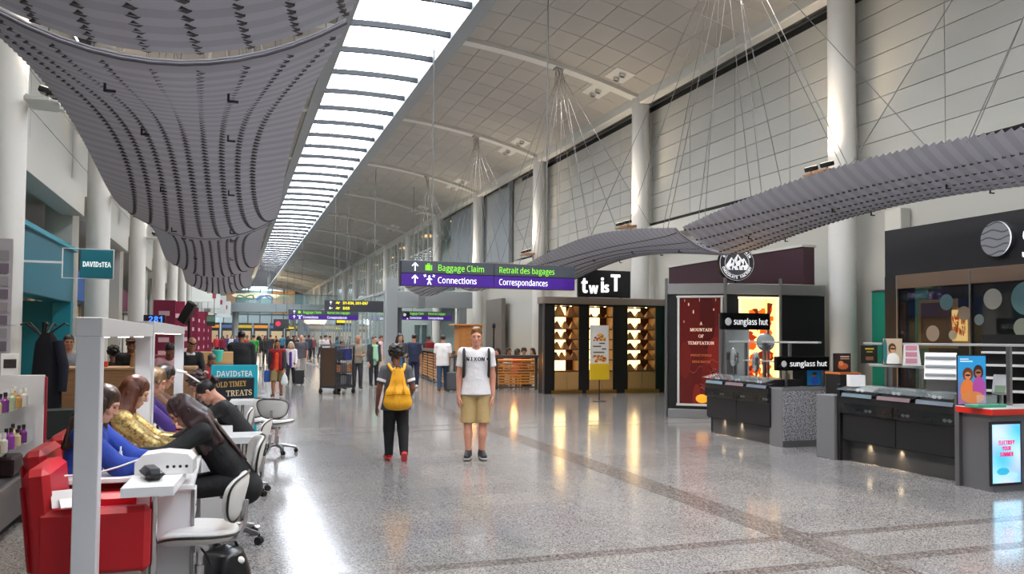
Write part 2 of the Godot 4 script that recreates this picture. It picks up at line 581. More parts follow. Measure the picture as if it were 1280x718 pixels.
func structure_walls():
	# columns
	var colm := MB.new().cyl(Vector3.ZERO, 0.275, 9.2, 28).mesh()
	var names := ["near the second sunglass kiosk", "between the chocolate shop and the sunglass shop", "behind the white lit shop lettering", "behind the large hanging direction sign", "left of the grey blank wall panels", "where the window wall begins"]
	for k in range(-1, 17):
		for s in [1.0, -1.0]:
			var p := Vector3(XC + s * 7.62, 0, bayz(k))
			var t := part("column", colm, M.column_white, null, p)
			var lab := ""
			if s > 0: lab = "round white column %s" % names[clampi(k, 0, 5)] if k < 6 else "slim-looking round white column far along the window wall"
			else:
				var ln := ["beside the cosmetics shelves, nearest", "carrying two floodlights by the cosmetics poster board", "behind the teal blade sign", "just beyond the teal tea shop", "with a pale red notice beside it"]
				lab = "round white column %s" % ln[clampi(k + 0, 0, 4)] if k < 5 else "round white column far along the shop front row"
			setting(t, lab, "column", "" if k >= 0 and k < 5 else ("far window wall columns" if s > 0 else "far shop row columns"))
	# right wall: lower cream wall, upper tiled panels
	var wr := MB.new()
	wr.box(Vector3(12.75, 2.4, -18), Vector3(0.5, 4.8, 58))
	wr.box(Vector3(12.75, 7.1, -18), Vector3(0.5, 4.7, 58))
	wr.box(Vector3(12.55, 4.9, -18), Vector3(0.9, 0.36, 58))
	var w := part("wall_right", wr.mesh(), M.cream)
	setting(w, "tall wall of white metal panels above the shops", "wall")
	part("gap", boxm(Vector3(0.1, 0.16, 46), 0.0, Vector3(12.46, 5.15, -12)), M.dark_gap, w)
	part("gap", boxm(Vector3(0.1, 0.16, 46), 0.0, Vector3(12.46, 8.86, -12)), M.dark_gap, w)
	# panels: seven rows by four a bay
	for k in range(-1, 4):
		var nz := 4
		if k == 3: nz = 2
		for j in nz:
			for i in 8:
				var y := 5.25 + 0.4437 * (i + 0.5)
				bit("wall_panel", w, Vector3(12.46, y, bayz(k) - BAY * (j + 0.5) / 4.0), Vector3(0.08, 0.4437 - 0.016, BAY / 4.0 - 0.016), M.panel_white if (i + j) % 3 else M.panel_white_b)
	part("joint_backing", boxm(Vector3(0.02, 3.6, 42), 0.0, Vector3(12.47, 7.03, -14.8)), M.joint, w)
	# grey blank panels past the tiles
	for j in 6:
		bit("blank_panel", w, Vector3(12.4, 6.9, -36.4 - 1.85 * (j + 0.5)), Vector3(0.12, 4.0, 1.83), M.grey_panel)
	bit("edge_post", w, Vector3(12.3, 7.0, -36.3), Vector3(0.2, 4.3, 0.12), M.beam_grey)
	# window wall beyond, with a lit corridor behind it
	var ww := MB.new()
	ww.box(Vector3(16.2, 5, -100), Vector3(0.3, 10, 108))
	ww.box(Vector3(14.4, 9.6, -100), Vector3(3.6, 0.3, 108))
	ww.box(Vector3(14.4, 4.3, -100), Vector3(3.6, 0.3, 108))
	ww.box(Vector3(14.4, 7, -47.2), Vector3(3.6, 5, 0.3))
	var wb := part("wall_far_right", ww.mesh(), mt("corridor", "8fa3a6", 0.7))
	setting(wb, "upper corridor behind the far window wall", "wall")
	var win := Node3D.new()
	win.name = "window_1"
	add_child(win)
	setting(win, "long window wall of tall panes between the far columns", "window")
	glassm("pane_glass", "a9c4c6", 0.18)
	for k in range(5, 16):
		for j in 6:
			var zz := bayz(k) - BAY * j / 6.0
			if zz > -48.8: continue
			bit("mullion", win, Vector3(12.1, 6.9, zz), Vector3(0.12, 4.4, 0.08), M.white_steel)
			if k < 12:
				bit("pane", win, Vector3(12.1, 6.9, zz - BAY / 12.0), Vector3(0.02, 4.3, BAY / 6.0 - 0.08), M.pane_glass)
		bit("transom", win, Vector3(12.1, 7.4, bayz(k) - BAY * 0.5), Vector3(0.1, 0.08, BAY), M.white_steel)
		bit("transom", win, Vector3(12.1, 5.4, bayz(k) - BAY * 0.5), Vector3(0.1, 0.08, BAY), M.white_steel)
	for k in range(5, 15):
		var o := thing("corridor_light", "warm ceiling lamp strip in the upper corridor, %s from its near end" % ["first", "second", "third", "fourth", "fifth", "sixth", "seventh", "eighth", "ninth", "tenth"][k - 5], "ceiling light", Vector3(14.2, 9.4, bayz(k) - 2.5), 0, "corridor ceiling lamps")
		part("housing", boxm(Vector3(1.2, 0.06, 1.6)), M.white_steel, o)
		part("diffuser", boxm(Vector3(1.1, 0.02, 1.5), 0.0, Vector3(0, -0.04, 0)), glow("warm_strip", "ffc27a", 3.0), o)
		var l := AreaLight3D.new()
		l.name = "light"
		l.area_size = Vector2(1.1, 1.5)
		l.light_energy = 3.0
		l.light_color = Color("ffc690")
		l.shadow_enabled = true
		l.position = Vector3(0, -0.06, 0)
		l.rotation.x = -PI / 2
		o.add_child(l)
	# left wall
	var wl := MB.new()
	wl.box(Vector3(-4.2, 7.25, -70), Vector3(0.5, 4.5, 165))
	wl.box(Vector3(-9.2, 5, -70), Vector3(0.4, 10, 165))
	wl.box(Vector3(-6.6, 5.0, -70), Vector3(5.0, 0.3, 165))
	var lw := part("wall_left", wl.mesh(), M.cream)
	setting(lw, "tall white panelled wall over the open shop fronts behind the hanging sails", "wall")
	for k in range(0, 6):
		for j in 2:
			for i in 5:
				bit("wall_panel", lw, Vector3(-3.92, 5.34 + 0.74 * (i + 0.5), bayz(k) - BAY * (j + 0.5) / 2.0), Vector3(0.1, 0.72, BAY / 2.0 - 0.02), M.panel_white)
	part("gap", boxm(Vector3(0.1, 0.22, 165), 0.0, Vector3(-4.0, 5.22, -70)), M.dark_gap, lw)
	for k in range(-1, 12):
		bit("header", lw, Vector3(-3.75, 4.82, bayz(k) - BAY * 0.5), Vector3(0.5, 0.62, BAY - 0.9), M.panel_white)
		bit("pier", lw, Vector3(-4.05, 2.5, bayz(k)), Vector3(0.6, 5.0, 0.9), M.cream)
	# ends
	var we := MB.new()
	we.box(Vector3(4.4, 5.5, 12), Vector3(28, 11.5, 0.4))
	setting(part("wall_back", we.mesh(), M.cream), "plain end wall behind the viewer", "wall")
	var wr2 := MB.new()
	wr2.box(Vector3(17.6, 5, -70), Vector3(0.4, 10, 165))
	wr2.box(Vector3(15.3, 4.95, -70), Vector3(4.8, 0.2, 165))
	setting(part("wall_side", wr2.mesh(), M.cream), "back wall of the shops and glass rooms along the far side", "wall")
	var wf := MB.new()
	wf.box(Vector3(4.4, 5.5, -158.5), Vector3(28, 11.5, 0.4))
	setting(part("wall_far", wf.mesh(), mt("far_wall", "7f8d8f", 0.7)), "end wall of the concourse beyond the bridge", "wall")
# ---------------------------------------------------------------- slatted sails under the ceiling and their cables
func sail_point(xc: float, half: float, zn: float, s: float, t: float, mir: float) -> Vector3:
	var sag := 0.26 + 0.12 * cos(TAU * t)
	var y := 3.58 + 0.13 * sin(TAU * (t - 0.05)) - sag * (1.0 - s * s)
	if mir < 0.0: y = 3.76 + 0.34 * sin(PI * t) + (0.2 * t if zn < -20.0 else 0.0) + (0.2 if zn < -30.0 else 0.0) - 0.45 * (1.0 - s * s)
	var x := xc + mir * s * (half - 0.03 * sin(PI * t) + 0.02 * cos(TAU * t))
	return Vector3(x, y, zn - 0.14 - (BAY - 0.28) * t)

func sail(xc: float, k: int, mir: float, label: String, single: bool):
	var zn := bayz(k)
	var o := thing("slatted_sail", label, "hanging sail", Vector3(xc, 3.6, zn - BAY * 0.5), 0, "grey slatted sails hung along both sides of the hall")
	var base := o.position
	var n := 72
	var ns := 14
	var rest := MB.new()
	for i in n:
		var t := (i + 0.5) / n
		var m := MB.new() if single else rest
		var tp: Array = []; var bt: Array = []; var f: Array = []
		# a flat blade following the sag, tilted about its length, 5 mm thick
		var rows := [[], [], [], [], []]
		for j in ns + 1:
			var s := -1.0 + 2.0 * j / ns
			var c := sail_point(0, 1.08, zn, s, t, mir) - Vector3(0, base.y, base.z)
			var hw := 0.052
			rows[0].append(c + Vector3(0, 0.018, hw)); rows[1].append(c + Vector3(0, -0.026, -hw))
			rows[2].append(c + Vector3(0, -0.018, -hw)); rows[3].append(c + Vector3(0, 0.026, hw)); rows[4].append(c + Vector3(0, 0.018, hw))
		for q in 4:
			m.grid([rows[q], rows[q + 1]])
		if single:
			part("slat", m.mesh(), M.sail if i % 2 else M.sail_b, o)
	if not single:
		stuff(part("slats", rest.mesh(), M.sail, o))
	var sp := MB.new()
	for q in 9:
		for i in n:
			var t := (i + 1.0) / n
			var s := (-0.95 + 1.9 * q / 8.0) * (1.0 - 0.34 * pow(sin(PI * t), 0.8))
			var c := sail_point(0, 1.08, zn, s, t, mir) - Vector3(0, base.y, base.z)
			sp.box(c + Vector3(0, -0.006, 0), Vector3(0.055, 0.04, 0.042), Basis(Vector3.UP, 0.6))  # dark blocks carry the gaps and shadows at the spacers as colour
	stuff(part("spacer_shadows", sp.mesh(), M.sail_spacer_shade, o))
	for e in [0.0, 1.0]:
		var row: Array = []
		for j in ns + 1:
			row.append(sail_point(0, 1.08, zn, -1.0 + 2.0 * j / ns, e, mir) - Vector3(0, base.y, base.z))
		part("edge_tube", MB.new().tube(row, 0.012, 6).mesh(), mt("sail_edge", "5f5d66", 0.8), o)
	for q in 8:
		var t := 0.12 + 0.25 * (q % 4)
		var s := -0.35 if q < 4 else 0.38
		var c := sail_point(0, 1.08, zn, s, t, mir) - Vector3(0, base.y, base.z)
		var b := MB.new().box(c + Vector3(0, -0.05, 0), Vector3(0.016, 0.06, 0.016)).box(c + Vector3(0.03, -0.075, 0), Vector3(0.075, 0.016, 0.02))
		part("bracket", b.mesh(), M.dark_metal, o)
	# thin cables fanning to an anchor on the rib at either end
	for e in 2:
		var top := Vector3(xc, roof(xc) - 0.12, bayz(k + e))
		part("anchor", MB.new().box(Vector3.ZERO, Vector3(0.3, 0.07, 0.12), Basis(), 0.01).mesh(), M.steel, o, top - base + Vector3(0, 0, -0.07 if e == 0 else 0.07))
		for s in [-0.95, 0.95]:
			for t in [0.05, 0.27, 0.5]:
				var p := sail_point(xc, 1.08, zn, s, t if e == 0 else 1.0 - t, mir)
				part("cable", MB.new().tube([top + Vector3(s * 0.08, -0.02, -0.07 if e == 0 else 0.07) - base, p - base], 0.007, 5, false).mesh(), M.cable, o)

func sails():
	var ll := ["wide grey slatted sail overhead, nearest on the teal tea shop side", "large sagging grey slatted sail over the nail bar", "smaller grey slatted sail beyond the nail bar sail", "far small grey slatted sail behind the nail bar sail"]
	var lr := ["grey slatted sail outside the view over the near kiosk", "grey slatted sail over the sunglass kiosks, its serrated edge up", "grey slatted sail over the pyramid candy display", "grey slatted sail whose round underside shows below the large direction sign"]
	for k in range(-1, 4):
		if k < 3: sail(-0.47, k, 1.0, ll[k + 1], true)
		if k >= 0: sail(9.23, k, -1.0, lr[k], k == 1 or k == 2 or k == 0)
# ---------------------------------------------------------------- hanging signs, shops and kiosks on the far side
func at(u: float, v: float, d: float) -> Vector3:
	return eye + ray(u, v) * d

func new_img(w: int, h: int, hex: String) -> Image:
	var im := Image.create(w, h, false, Image.FORMAT_RGB8)
	im.fill(Color(hex))
	return im
func disc(im: Image, cx: float, cy: float, rx: float, ry: float, hex: String):
	var c := Color(hex)
	for y in range(maxi(0, int(cy - ry)), mini(im.get_height(), int(cy + ry) + 1)):
		for x in range(maxi(0, int(cx - rx)), mini(im.get_width(), int(cx + rx) + 1)):
			var a := (x - cx) / rx
			var b := (y - cy) / ry
			if a * a + b * b <= 1.0: im.set_pixel(x, y, c)
func fillpoly(im: Image, pts: Array, hex: String):
	var c := Color(hex)
	var pv := PackedVector2Array(pts)
	var r := Rect2(pv[0], Vector2.ZERO)
	for p in pv: r = r.expand(p)
	for y in range(maxi(0, int(r.position.y)), mini(im.get_height(), int(r.end.y) + 1)):
		for x in range(maxi(0, int(r.position.x)), mini(im.get_width(), int(r.end.x) + 1)):
			if Geometry2D.is_point_in_polygon(Vector2(x + 0.5, y + 0.5), pv): im.set_pixel(x, y, c)

func arrow(parent: Node3D, c: Vector3, s: float, m: Material, turn := 0.0):
	var p := PackedVector2Array([Vector2(-0.07, -0.5), Vector2(0.07, -0.5), Vector2(0.07, 0.24), Vector2(0.30, 0.02), Vector2(0.40, 0.12), Vector2(0, 0.5), Vector2(-0.40, 0.12), Vector2(-0.30, 0.02), Vector2(-0.07, 0.24)])
	for i in p.size(): p[i] *= s
	var o := part("arrow", MB.new().prism(p, 0.006).mesh(), m, parent, c)
	o.rotation.z = turn
func plane_icon(parent: Node3D, c: Vector3, s: float, m: Material):
	var p := PackedVector2Array([Vector2(-0.5, -0.2), Vector2(-0.15, -0.14), Vector2(0.1, -0.3), Vector2(0.22, -0.3), Vector2(0.12, -0.06), Vector2(0.42, 0.05), Vector2(0.5, 0.18), Vector2(0.36, 0.2), Vector2(0.02, 0.12), Vector2(-0.22, 0.34), Vector2(-0.32, 0.34), Vector2(-0.2, 0.06), Vector2(-0.4, 0.0), Vector2(-0.5, 0.1)])
	for i in p.size(): p[i] *= s
	part("plane_symbol", MB.new().prism(p, 0.006).mesh(), m, parent, c)
func suitcase_icon(parent: Node3D, c: Vector3, s: float, m: Material):
	var b := MB.new().box(Vector3(-0.12, -0.06, 0.003) * Vector3(s, s, 1), Vector3(0.5 * s, 0.72 * s, 0.006)).box(Vector3(-0.48 * s, -0.06 * s, 0.003), Vector3(0.14 * s, 0.72 * s, 0.006)).box(Vector3(0.28 * s, -0.06 * s, 0.003), Vector3(0.14 * s, 0.72 * s, 0.006))
	b.box(Vector3(-0.12 * s, 0.46 * s, 0.003), Vector3(0.34 * s, 0.08 * s, 0.006)).box(Vector3(-0.26 * s, 0.38 * s, 0.003), Vector3(0.07 * s, 0.2 * s, 0.006)).box(Vector3(0.02 * s, 0.38 * s, 0.003), Vector3(0.07 * s, 0.2 * s, 0.006))
	part("suitcase_symbol", b.mesh(), m, parent, c)
func walker_icon(parent: Node3D, c: Vector3, s: float, m: Material):
	var b := MB.new().ball(Vector3(0, 0.3 * s, 0.003), Vector3(0.1 * s, 0.1 * s, 0.006), Basis(), 10, 6)
	for q in [[0, 0.2, 0, -0.1, 0.09], [0, -0.1, -0.16, -0.48, 0.06], [0, -0.1, 0.16, -0.48, 0.06], [0, 0.16, -0.26, 0.0, 0.05], [0, 0.16, 0.26, 0.0, 0.05]]:
		b.tube([Vector3(q[0] * s, q[1] * s, 0.004), Vector3(q[2] * s, q[3] * s, 0.004)], q[4] * s, 6)
	for sx in [-1, 1]:
		b.box(Vector3(0.42 * s * sx, 0.36 * s, 0.003), Vector3(0.3 * s, 0.07 * s, 0.006), Basis(Vector3.BACK, 0.5 * sx)).box(Vector3(0.42 * s * sx, 0.36 * s, 0.003), Vector3(0.07 * s, 0.3 * s, 0.006), Basis(Vector3.BACK, 0.5 * sx))
	part("walker_symbol", b.mesh(), m, parent, c)

func baggage_sign(label: String, z: float, u0: float, v0: float, v1: float, u1: float, v2: float, show_arrows: bool, cables: Array):
	var a := onz(u0, v0, z)
	var b := onz(u1, v2, z)
	var bot := onz(u0, v1, z)
	var w := b.x - a.x
	var h := a.y - bot.y
	var o := thing("direction_sign", label, "sign", Vector3(a.x, bot.y, z), 0, "purple and grey direction signs")
	part("case", boxm(Vector3(w, h, 0.22), 0.012, Vector3(w * 0.5, h * 0.5, -0.12)), mt("sign_case", "2b2d33", 0.4), o)
	part("top_face", boxm(Vector3(w - 0.04, h * 0.5 - 0.02, 0.012), 0.0, Vector3(w * 0.5, h * 0.75, -0.006)), glow("sign_grey", "3e434c", 0.28), o)
	part("bottom_face", boxm(Vector3(w - 0.04, h * 0.5 - 0.02, 0.012), 0.0, Vector3(w * 0.5, h * 0.25, -0.006)), glow("sign_purple", "3d1480", 0.35), o)
	part("divider", boxm(Vector3(0.012, h - 0.04, 0.01), 0.0, Vector3(w * 0.517, h * 0.5, 0.004)), M.sign_case, o)
	var g := glow("sign_green", "7ddb2e", 0.75)
	var wh := glow("sign_white", "f4f2ff", 0.85)
	var ch := h * 0.235
	if show_arrows:
		arrow(o, Vector3(w * 0.077, h * 0.76, 0.001), h * 0.34, wh)
		arrow(o, Vector3(w * 0.077, h * 0.27, 0.001), h * 0.34, wh)
	suitcase_icon(o, Vector3(w * 0.155, h * 0.75, 0.001), h * 0.3, g)
	walker_icon(o, Vector3(w * 0.155, h * 0.26, 0.001), h * 0.42, wh)
	letters("Baggage Claim", o, Vector3(w * 0.2, h * 0.735, 0.002), ch, g, Vector3.ZERO, 0, w * 0.255, "Droid Sans", false)
	letters("Retrait des bagages", o, Vector3(w * 0.545, h * 0.735, 0.002), ch, g, Vector3.ZERO, 0, w * 0.325, "Droid Sans", false)
	letters("Connections", o, Vector3(w * 0.2, h * 0.245, 0.002), ch, wh, Vector3.ZERO, 0, w * 0.215, "Droid Sans", false)
	letters("Correspondances", o, Vector3(w * 0.545, h * 0.245, 0.002), ch, wh, Vector3.ZERO, 0, w * 0.285, "Droid Sans", false)
	for u in cables:
		var p := onz(u, v0, z)
		var topy := roof(p.x) + 0.05
		part("hanging_rod", MB.new().tube([Vector3(p.x - a.x, h, -0.11), Vector3(p.x - a.x, topy - bot.y, -0.11)], 0.014, 6).mesh(), M.cable, o)

func signs():
	baggage_sign("large purple and grey baggage claim sign hanging before the slatted sail", -18.3, 501, 325, 357, 719, 333, true, [541.0, 685.0])
	baggage_sign("distant purple and grey baggage claim sign beneath the gate number sign", -49.0, 361, 387, 399.5, 448, 389, true, [377.0, 433.0])
	baggage_sign("small purple and grey sign seen through the grey glass portal", -44.0, 499, 389, 400, 565, 389.6, false, [516.0])
	# gate sign
	var z := -42.0
	var a := onz(406, 375, z); var b := onz(480, 376, z); var c := onz(406, 389.5, z)
	var w := b.x - a.x; var h := a.y - c.y
	var o := thing("gate_sign", "dark grey sign with yellow gate numbers and two arrows", "sign", Vector3(a.x, c.y, z))
	part("case", boxm(Vector3(w, h, 0.2), 0.01, Vector3(w * 0.5, h * 0.5, -0.1)), glow("gate_grey", "33353c", 0.15), o)
	var yl := glow("sign_yellow", "f2e21c", 0.9)
	var wh := glow("sign_white", "f4f2ff", 0.85)
	for r in 2:
		var y := h * (0.76 if r == 0 else 0.3)
		arrow(o, Vector3(w * 0.1, y, 0.001), h * 0.3, wh, 0.0 if r == 0 else PI / 2)
		plane_icon(o, Vector3(w * 0.22, y, 0.001), h * 0.36, yl)
		letters("D1-D34, D51-D57" if r == 0 else "D35", o, Vector3(w * 0.3, y, 0.002), h * 0.24, yl, Vector3.ZERO, 0, w * (0.42 if r == 0 else 0.11))
	for u in [418.0, 468.0]:
		var p := onz(u, 376, z)
		part("hanging_rod", MB.new().tube([Vector3(p.x - a.x, h, -0.1), Vector3(p.x - a.x, roof(p.x) - c.y, -0.1)], 0.016, 5).mesh(), M.cable, o)
	# small far signs
	var spec := [["dark sign with a round red mark over the far crowd", -62.0, 342, 399, 361, 411, "2e3138", "c22b4a"],
		["yellow topped notice board hanging in front of the far glass wall", -58.0, 420, 399.5, 439, 407, "2a2a20", "e8d21c"],
		["yellow strip sign to the right of the other yellow notice", -66.0, 444, 400, 460, 405, "33331f", "e8d21c"],
		["little yellow strip sign low over the distant crowd", -80.0, 357, 409, 368, 413, "303020", "e0cc20"],
		["tiny dark green screen hung by the red banners", -45.0, 258, 394, 269, 408, "1d2a26", "47604f"],
		["tiny purple sign hung beside the gate number sign", -70.0, 476, 391, 484, 401, "3a2a78", "6a55b8"]]
	for s in spec:
		var p := onz(s[2], s[3], s[1]); var q := onz(s[4], s[5], s[1])
		var sw: float = q.x - p.x; var sh: float = p.y - q.y
		var t := thing("hanging_sign", s[0], "sign", Vector3(p.x, q.y, s[1]))
		part("case", boxm(Vector3(sw, sh, 0.15), 0.01, Vector3(sw * 0.5, sh * 0.5, -0.08)), glow("hs_" + s[6], s[6], 0.2), t)
		if s[7] == "c22b4a":
			part("mark", MB.new().ball(Vector3(sw * 0.3, sh * 0.5, 0), Vector3(sh * 0.27, sh * 0.27, 0.01)).mesh(), glow("hs_" + s[7], s[7], 0.6), t)
		else:
			part("face", boxm(Vector3(sw * 0.9, sh * 0.5, 0.01), 0.0, Vector3(sw * 0.5, sh * 0.66, 0)), glow("hs_" + s[7], s[7], 0.6), t)
		for k in [0.15, 0.85]:
			part("hanging_rod", MB.new().tube([Vector3(sw * k, sh, -0.08), Vector3(sw * k, roof(p.x + sw * k) + 0.05 - q.y, -0.08)], 0.014, 5).mesh(), M.cable, t)

# ---- pyramid candy display
func pyramid_box(w: float, h: float, d: float) -> ArrayMesh:
	var m := MB.new()
	var p := [Vector3(-w, 0, d), Vector3(w, 0, d), Vector3(w, 0, -d), Vector3(-w, 0, -d)]
	var q := [Vector3(-w * 0.22, h, 0.01), Vector3(w * 0.22, h, 0.01), Vector3(w * 0.22, h, -0.01), Vector3(-w * 0.22, h, -0.01)]
	for k in 4:
		m.quad(p[k], p[(k + 1) % 4], q[(k + 1) % 4], q[k])
	m.quad(q[0], q[1], q[2], q[3]); m.quad(p[3], p[2], p[1], p[0])
	return m.mesh()

func candy_display():
	var z := -21.9
	var o := thing("display_case", "black three-bay candy display case glowing warm, shelves of pyramid bags", "display case", Vector3(8.5, 0, z))
	var bl := mt("case_black", "1a1817", 0.35)
	var W := 3.88
	var xs := [[0.0, 0.31], [1.07, 1.4], [2.17, 2.65], [3.59, 3.88]]
	var wins := [[0.31, 1.07], [1.4, 2.17], [2.65, 3.59]]
	for p in xs:
		part("pilaster", boxm(Vector3(p[1] - p[0], 2.6, 0.5), 0.01, Vector3((p[0] + p[1]) * 0.5, 1.3, -0.25)), bl, o)
	part("corner_post", boxm(Vector3(0.05, 2.8, 0.05), 0.004, Vector3(-0.04, 1.4, 0.0)), M.steel, o)
	part("header", boxm(Vector3(W + 0.1, 0.2, 0.56), 0.01, Vector3(W * 0.5, 2.71, -0.23)), mt("header_taupe", "8d7f74", 0.4, 0.3), o)
	part("roof_panel", boxm(Vector3(W, 0.05, 0.5), 0.0, Vector3(W * 0.5, 2.585, -0.25)), bl, o)
	part("back_panel", boxm(Vector3(W, 2.6, 0.06), 0.0, Vector3(W * 0.5, 1.3, -0.5)), bl, o)
	var lamp := glow("case_glow", "ffdf9c", 2.6)
	var shelf := mt("shelf_brown", "5c2a14", 0.4)
	var tan := mt("case_tan", "a9824f", 0.45)
	var kraft := [mt("kraft_a", "8a5a2c", 0.6), mt("kraft_b", "6f4320", 0.6), mt("kraft_c", "9c6a30", 0.6)]  # browns darkened: the backlit shade of the bags is in the colour
	var pm := [pyramid_box(0.11, 0.21, 0.1), pyramid_box(0.15, 0.32, 0.12), pyramid_box(0.14, 0.19, 0.1)]
	var cols := ["left", "middle", "right"]
	for i in 3:
		var x0: float = wins[i][0]; var x1: float = wins[i][1]
		var w := x1 - x0; var xc := (x0 + x1) * 0.5
		var lp := part("light_panel", boxm(Vector3(w * 0.66, 1.86, 0.03), 0.0, Vector3(x0 + w * 0.35, 1.6, -0.455)), lamp, o)
		part("back_lining", boxm(Vector3(w * 0.3, 1.86, 0.02), 0.0, Vector3(x1 - w * 0.16, 1.6, -0.46)), mt("lining_dark", "4a2e16", 0.5), o)
		var al := AreaLight3D.new()
		al.name = "light"; al.area_size = Vector2(w * 0.64, 1.8); al.light_energy = 1.1; al.light_color = Color("ffcf85"); al.shadow_enabled = true
		al.position = Vector3(x0 + w * 0.35, 1.6, -0.43)
		al.rotation.y = PI
		o.add_child(al)
		part("side_lining", boxm(Vector3(0.012, 1.9, 0.42), 0.0, Vector3(x1 - 0.008, 1.6, -0.24)), tan, o)
		part("cabinet", boxm(Vector3(w, 0.54, 0.44), 0.0, Vector3(xc, 0.36, -0.24)), tan, o)
		for s in [-1, 1]:
			var d := part("cabinet_door", boxm(Vector3(w * 0.5 - 0.03, 0.48, 0.02), 0.004, Vector3(xc + s * w * 0.25, 0.36, -0.01)), tan, o)
			part("knob", MB.new().ball(Vector3(xc + s * 0.05, 0.46, 0.008), Vector3(0.014, 0.014, 0.014), Basis(), 8, 6).mesh(), M.steel, d)
		part("plinth", boxm(Vector3(w + 0.2, 0.1, 0.54), 0.006, Vector3(xc, 0.05, -0.24)), mt("warm_lit_steel", "b58a4a", 0.3, 0.9), o)  # orange light reflected by the metal plinth is put into its colour
		var nsh := 6
		for k in nsh:
			var y := 0.68 + 0.30 * k + (0.06 if k == 5 else 0.0)
			if k == 0: y = 0.655
			part("shelf", boxm(Vector3(w - 0.02, 0.026, 0.34), 0.003, Vector3(xc, y, -0.2)), shelf, o)
			if i == 1 and k < 4: continue
			var big := i == 0 and k == 5
			var mi := 2 if i == 2 and k != 3 else (1 if big else 0)
			var cnt := 2 if big else (4 if i == 0 and k == 1 else 3)
			if i == 0 and k == 0: cnt = 0
			for j in cnt:
				var b := part("pyramid_bag", pm[mi], kraft[(j + k + i) % 3])
				b.position = o.position + Vector3(x0 + w * (j + 0.5) / cnt, y + 0.014, -0.18)
				if i == 1: b.scale = Vector3(0.5, 0.42, 0.5)
				tag(b, "brown paper pyramid bag, %s along the %s shelf of the %s lit bay" % [["first", "second", "third", "fourth"][j], ["lowest", "second lowest", "third lowest", "third highest", "second highest", "top"][k], cols[i]], "bag", "pyramid bags")
		for j in 2:
			part("downlight", MB.new().cyl(Vector3(x0 + w * (0.3 + 0.4 * j), 2.54, -0.1), 0.03, 0.02, 10).mesh(), glow("warm_spot", "ffd9a0", 4.0), o)
	# sign board with raised letters
	var a := onz(725, 345, -22.2); var b2 := onz(790, 372, -22.2)
	var sb := thing("shop_sign", "white lit twist lettering on a black board over the candy display", "sign", Vector3(a.x, b2.y - 0.02, -22.3))
	var bw := b2.x - a.x
	part("board", boxm(Vector3(bw, 0.82, 0.12), 0.008, Vector3(bw * 0.5, 0.41, -0.06)), mt("board_navy", "14171c", 0.4), sb)
	part("support", boxm(Vector3(0.06, 0.1, 0.06), 0.0, Vector3(0.3, -0.03, -0.06)), M.dark_metal, sb)
	part("support", boxm(Vector3(0.06, 0.1, 0.06), 0.0, Vector3(bw - 0.3, -0.03, -0.06)), M.dark_metal, sb)
	var lw := glow("letter_white", "ffffff", 1.1)
	var xx := [0.06, 0.28, 0.58, 0.69, 0.88]
	var hs := [0.5, 0.34, 0.46, 0.34, 0.55]
	var yy := [0.34, 0.26, 0.35, 0.30, 0.44]
	var tt := ["t", "w", "i", "s", "T"]
	for k in 5:
		var l := letters(tt[k], sb, Vector3(xx[k] * 1.18, yy[k], 0.02), hs[k] * 0.92, lw, Vector3.ZERO, 0, 0.0, "Droid Sans", true, "letter")
		l.scale = Vector3(0.85, 1.0, 6.0)
	# poster stand in front
	var f := fl(749, 502)
	var st := thing("poster_stand", "slim poster stand with white and yellow panel before the candy display", "poster stand", f)
	part("base", MB.new().lathe(Vector3.ZERO, [Vector2(0, 0.0), Vector2(0.18, 0.0), Vector2(0.18, 0.012), Vector2(0.02, 0.03)], 20).mesh(), M.dark_metal, st)
	part("pole", MB.new().cyl(Vector3(0, 0.02, 0), 0.016, 0.75, 8).mesh(), M.dark_metal, st)
	var im := new_img(96, 200, "d9d3cb")
	for k in 60:
		var rr := RandomNumberGenerator.new(); rr.seed = k
		var px := rr.randf_range(16, 80); var py := rr.randf_range(42, 78)
		if absf(px - 48) < (py - 30) * 0.75: disc(im, px, py, 6, 4, ["b5591a", "d98a2b", "8a3d10", "f0b04a"][k % 4])
		disc(im, rr.randf_range(14, 82), rr.randf_range(160, 194), 6, 4, ["b5591a", "d98a2b", "8a3d10", "e09a3a"][k % 4])
	for k in 4:
		im.fill_rect(Rect2i([46, 12, 60, 14][k], [92, 108, 122, 140][k], [30, 44, 24, 60][k], 6), Color("3a2a20"))
	part("poster", MB.new().box(Vector3(0, 1.46, 0), Vector3(0.52, 0.98, 0.02)).mesh(), M.white_steel, st)
	part("print", MB.new().quad(Vector3(-0.25, 0.98, 0.012), Vector3(0.25, 0.98, 0.012), Vector3(0.25, 1.94, 0.012), Vector3(-0.25, 1.94, 0.012)).mesh(), img_mat("twist_poster", im, 0.4), st)
	part("yellow_pocket", boxm(Vector3(0.54, 0.42, 0.05), 0.006, Vector3(0, 0.76, 0.01)), mt("yellow_acrylic", "d9b32a", 0.25), st)

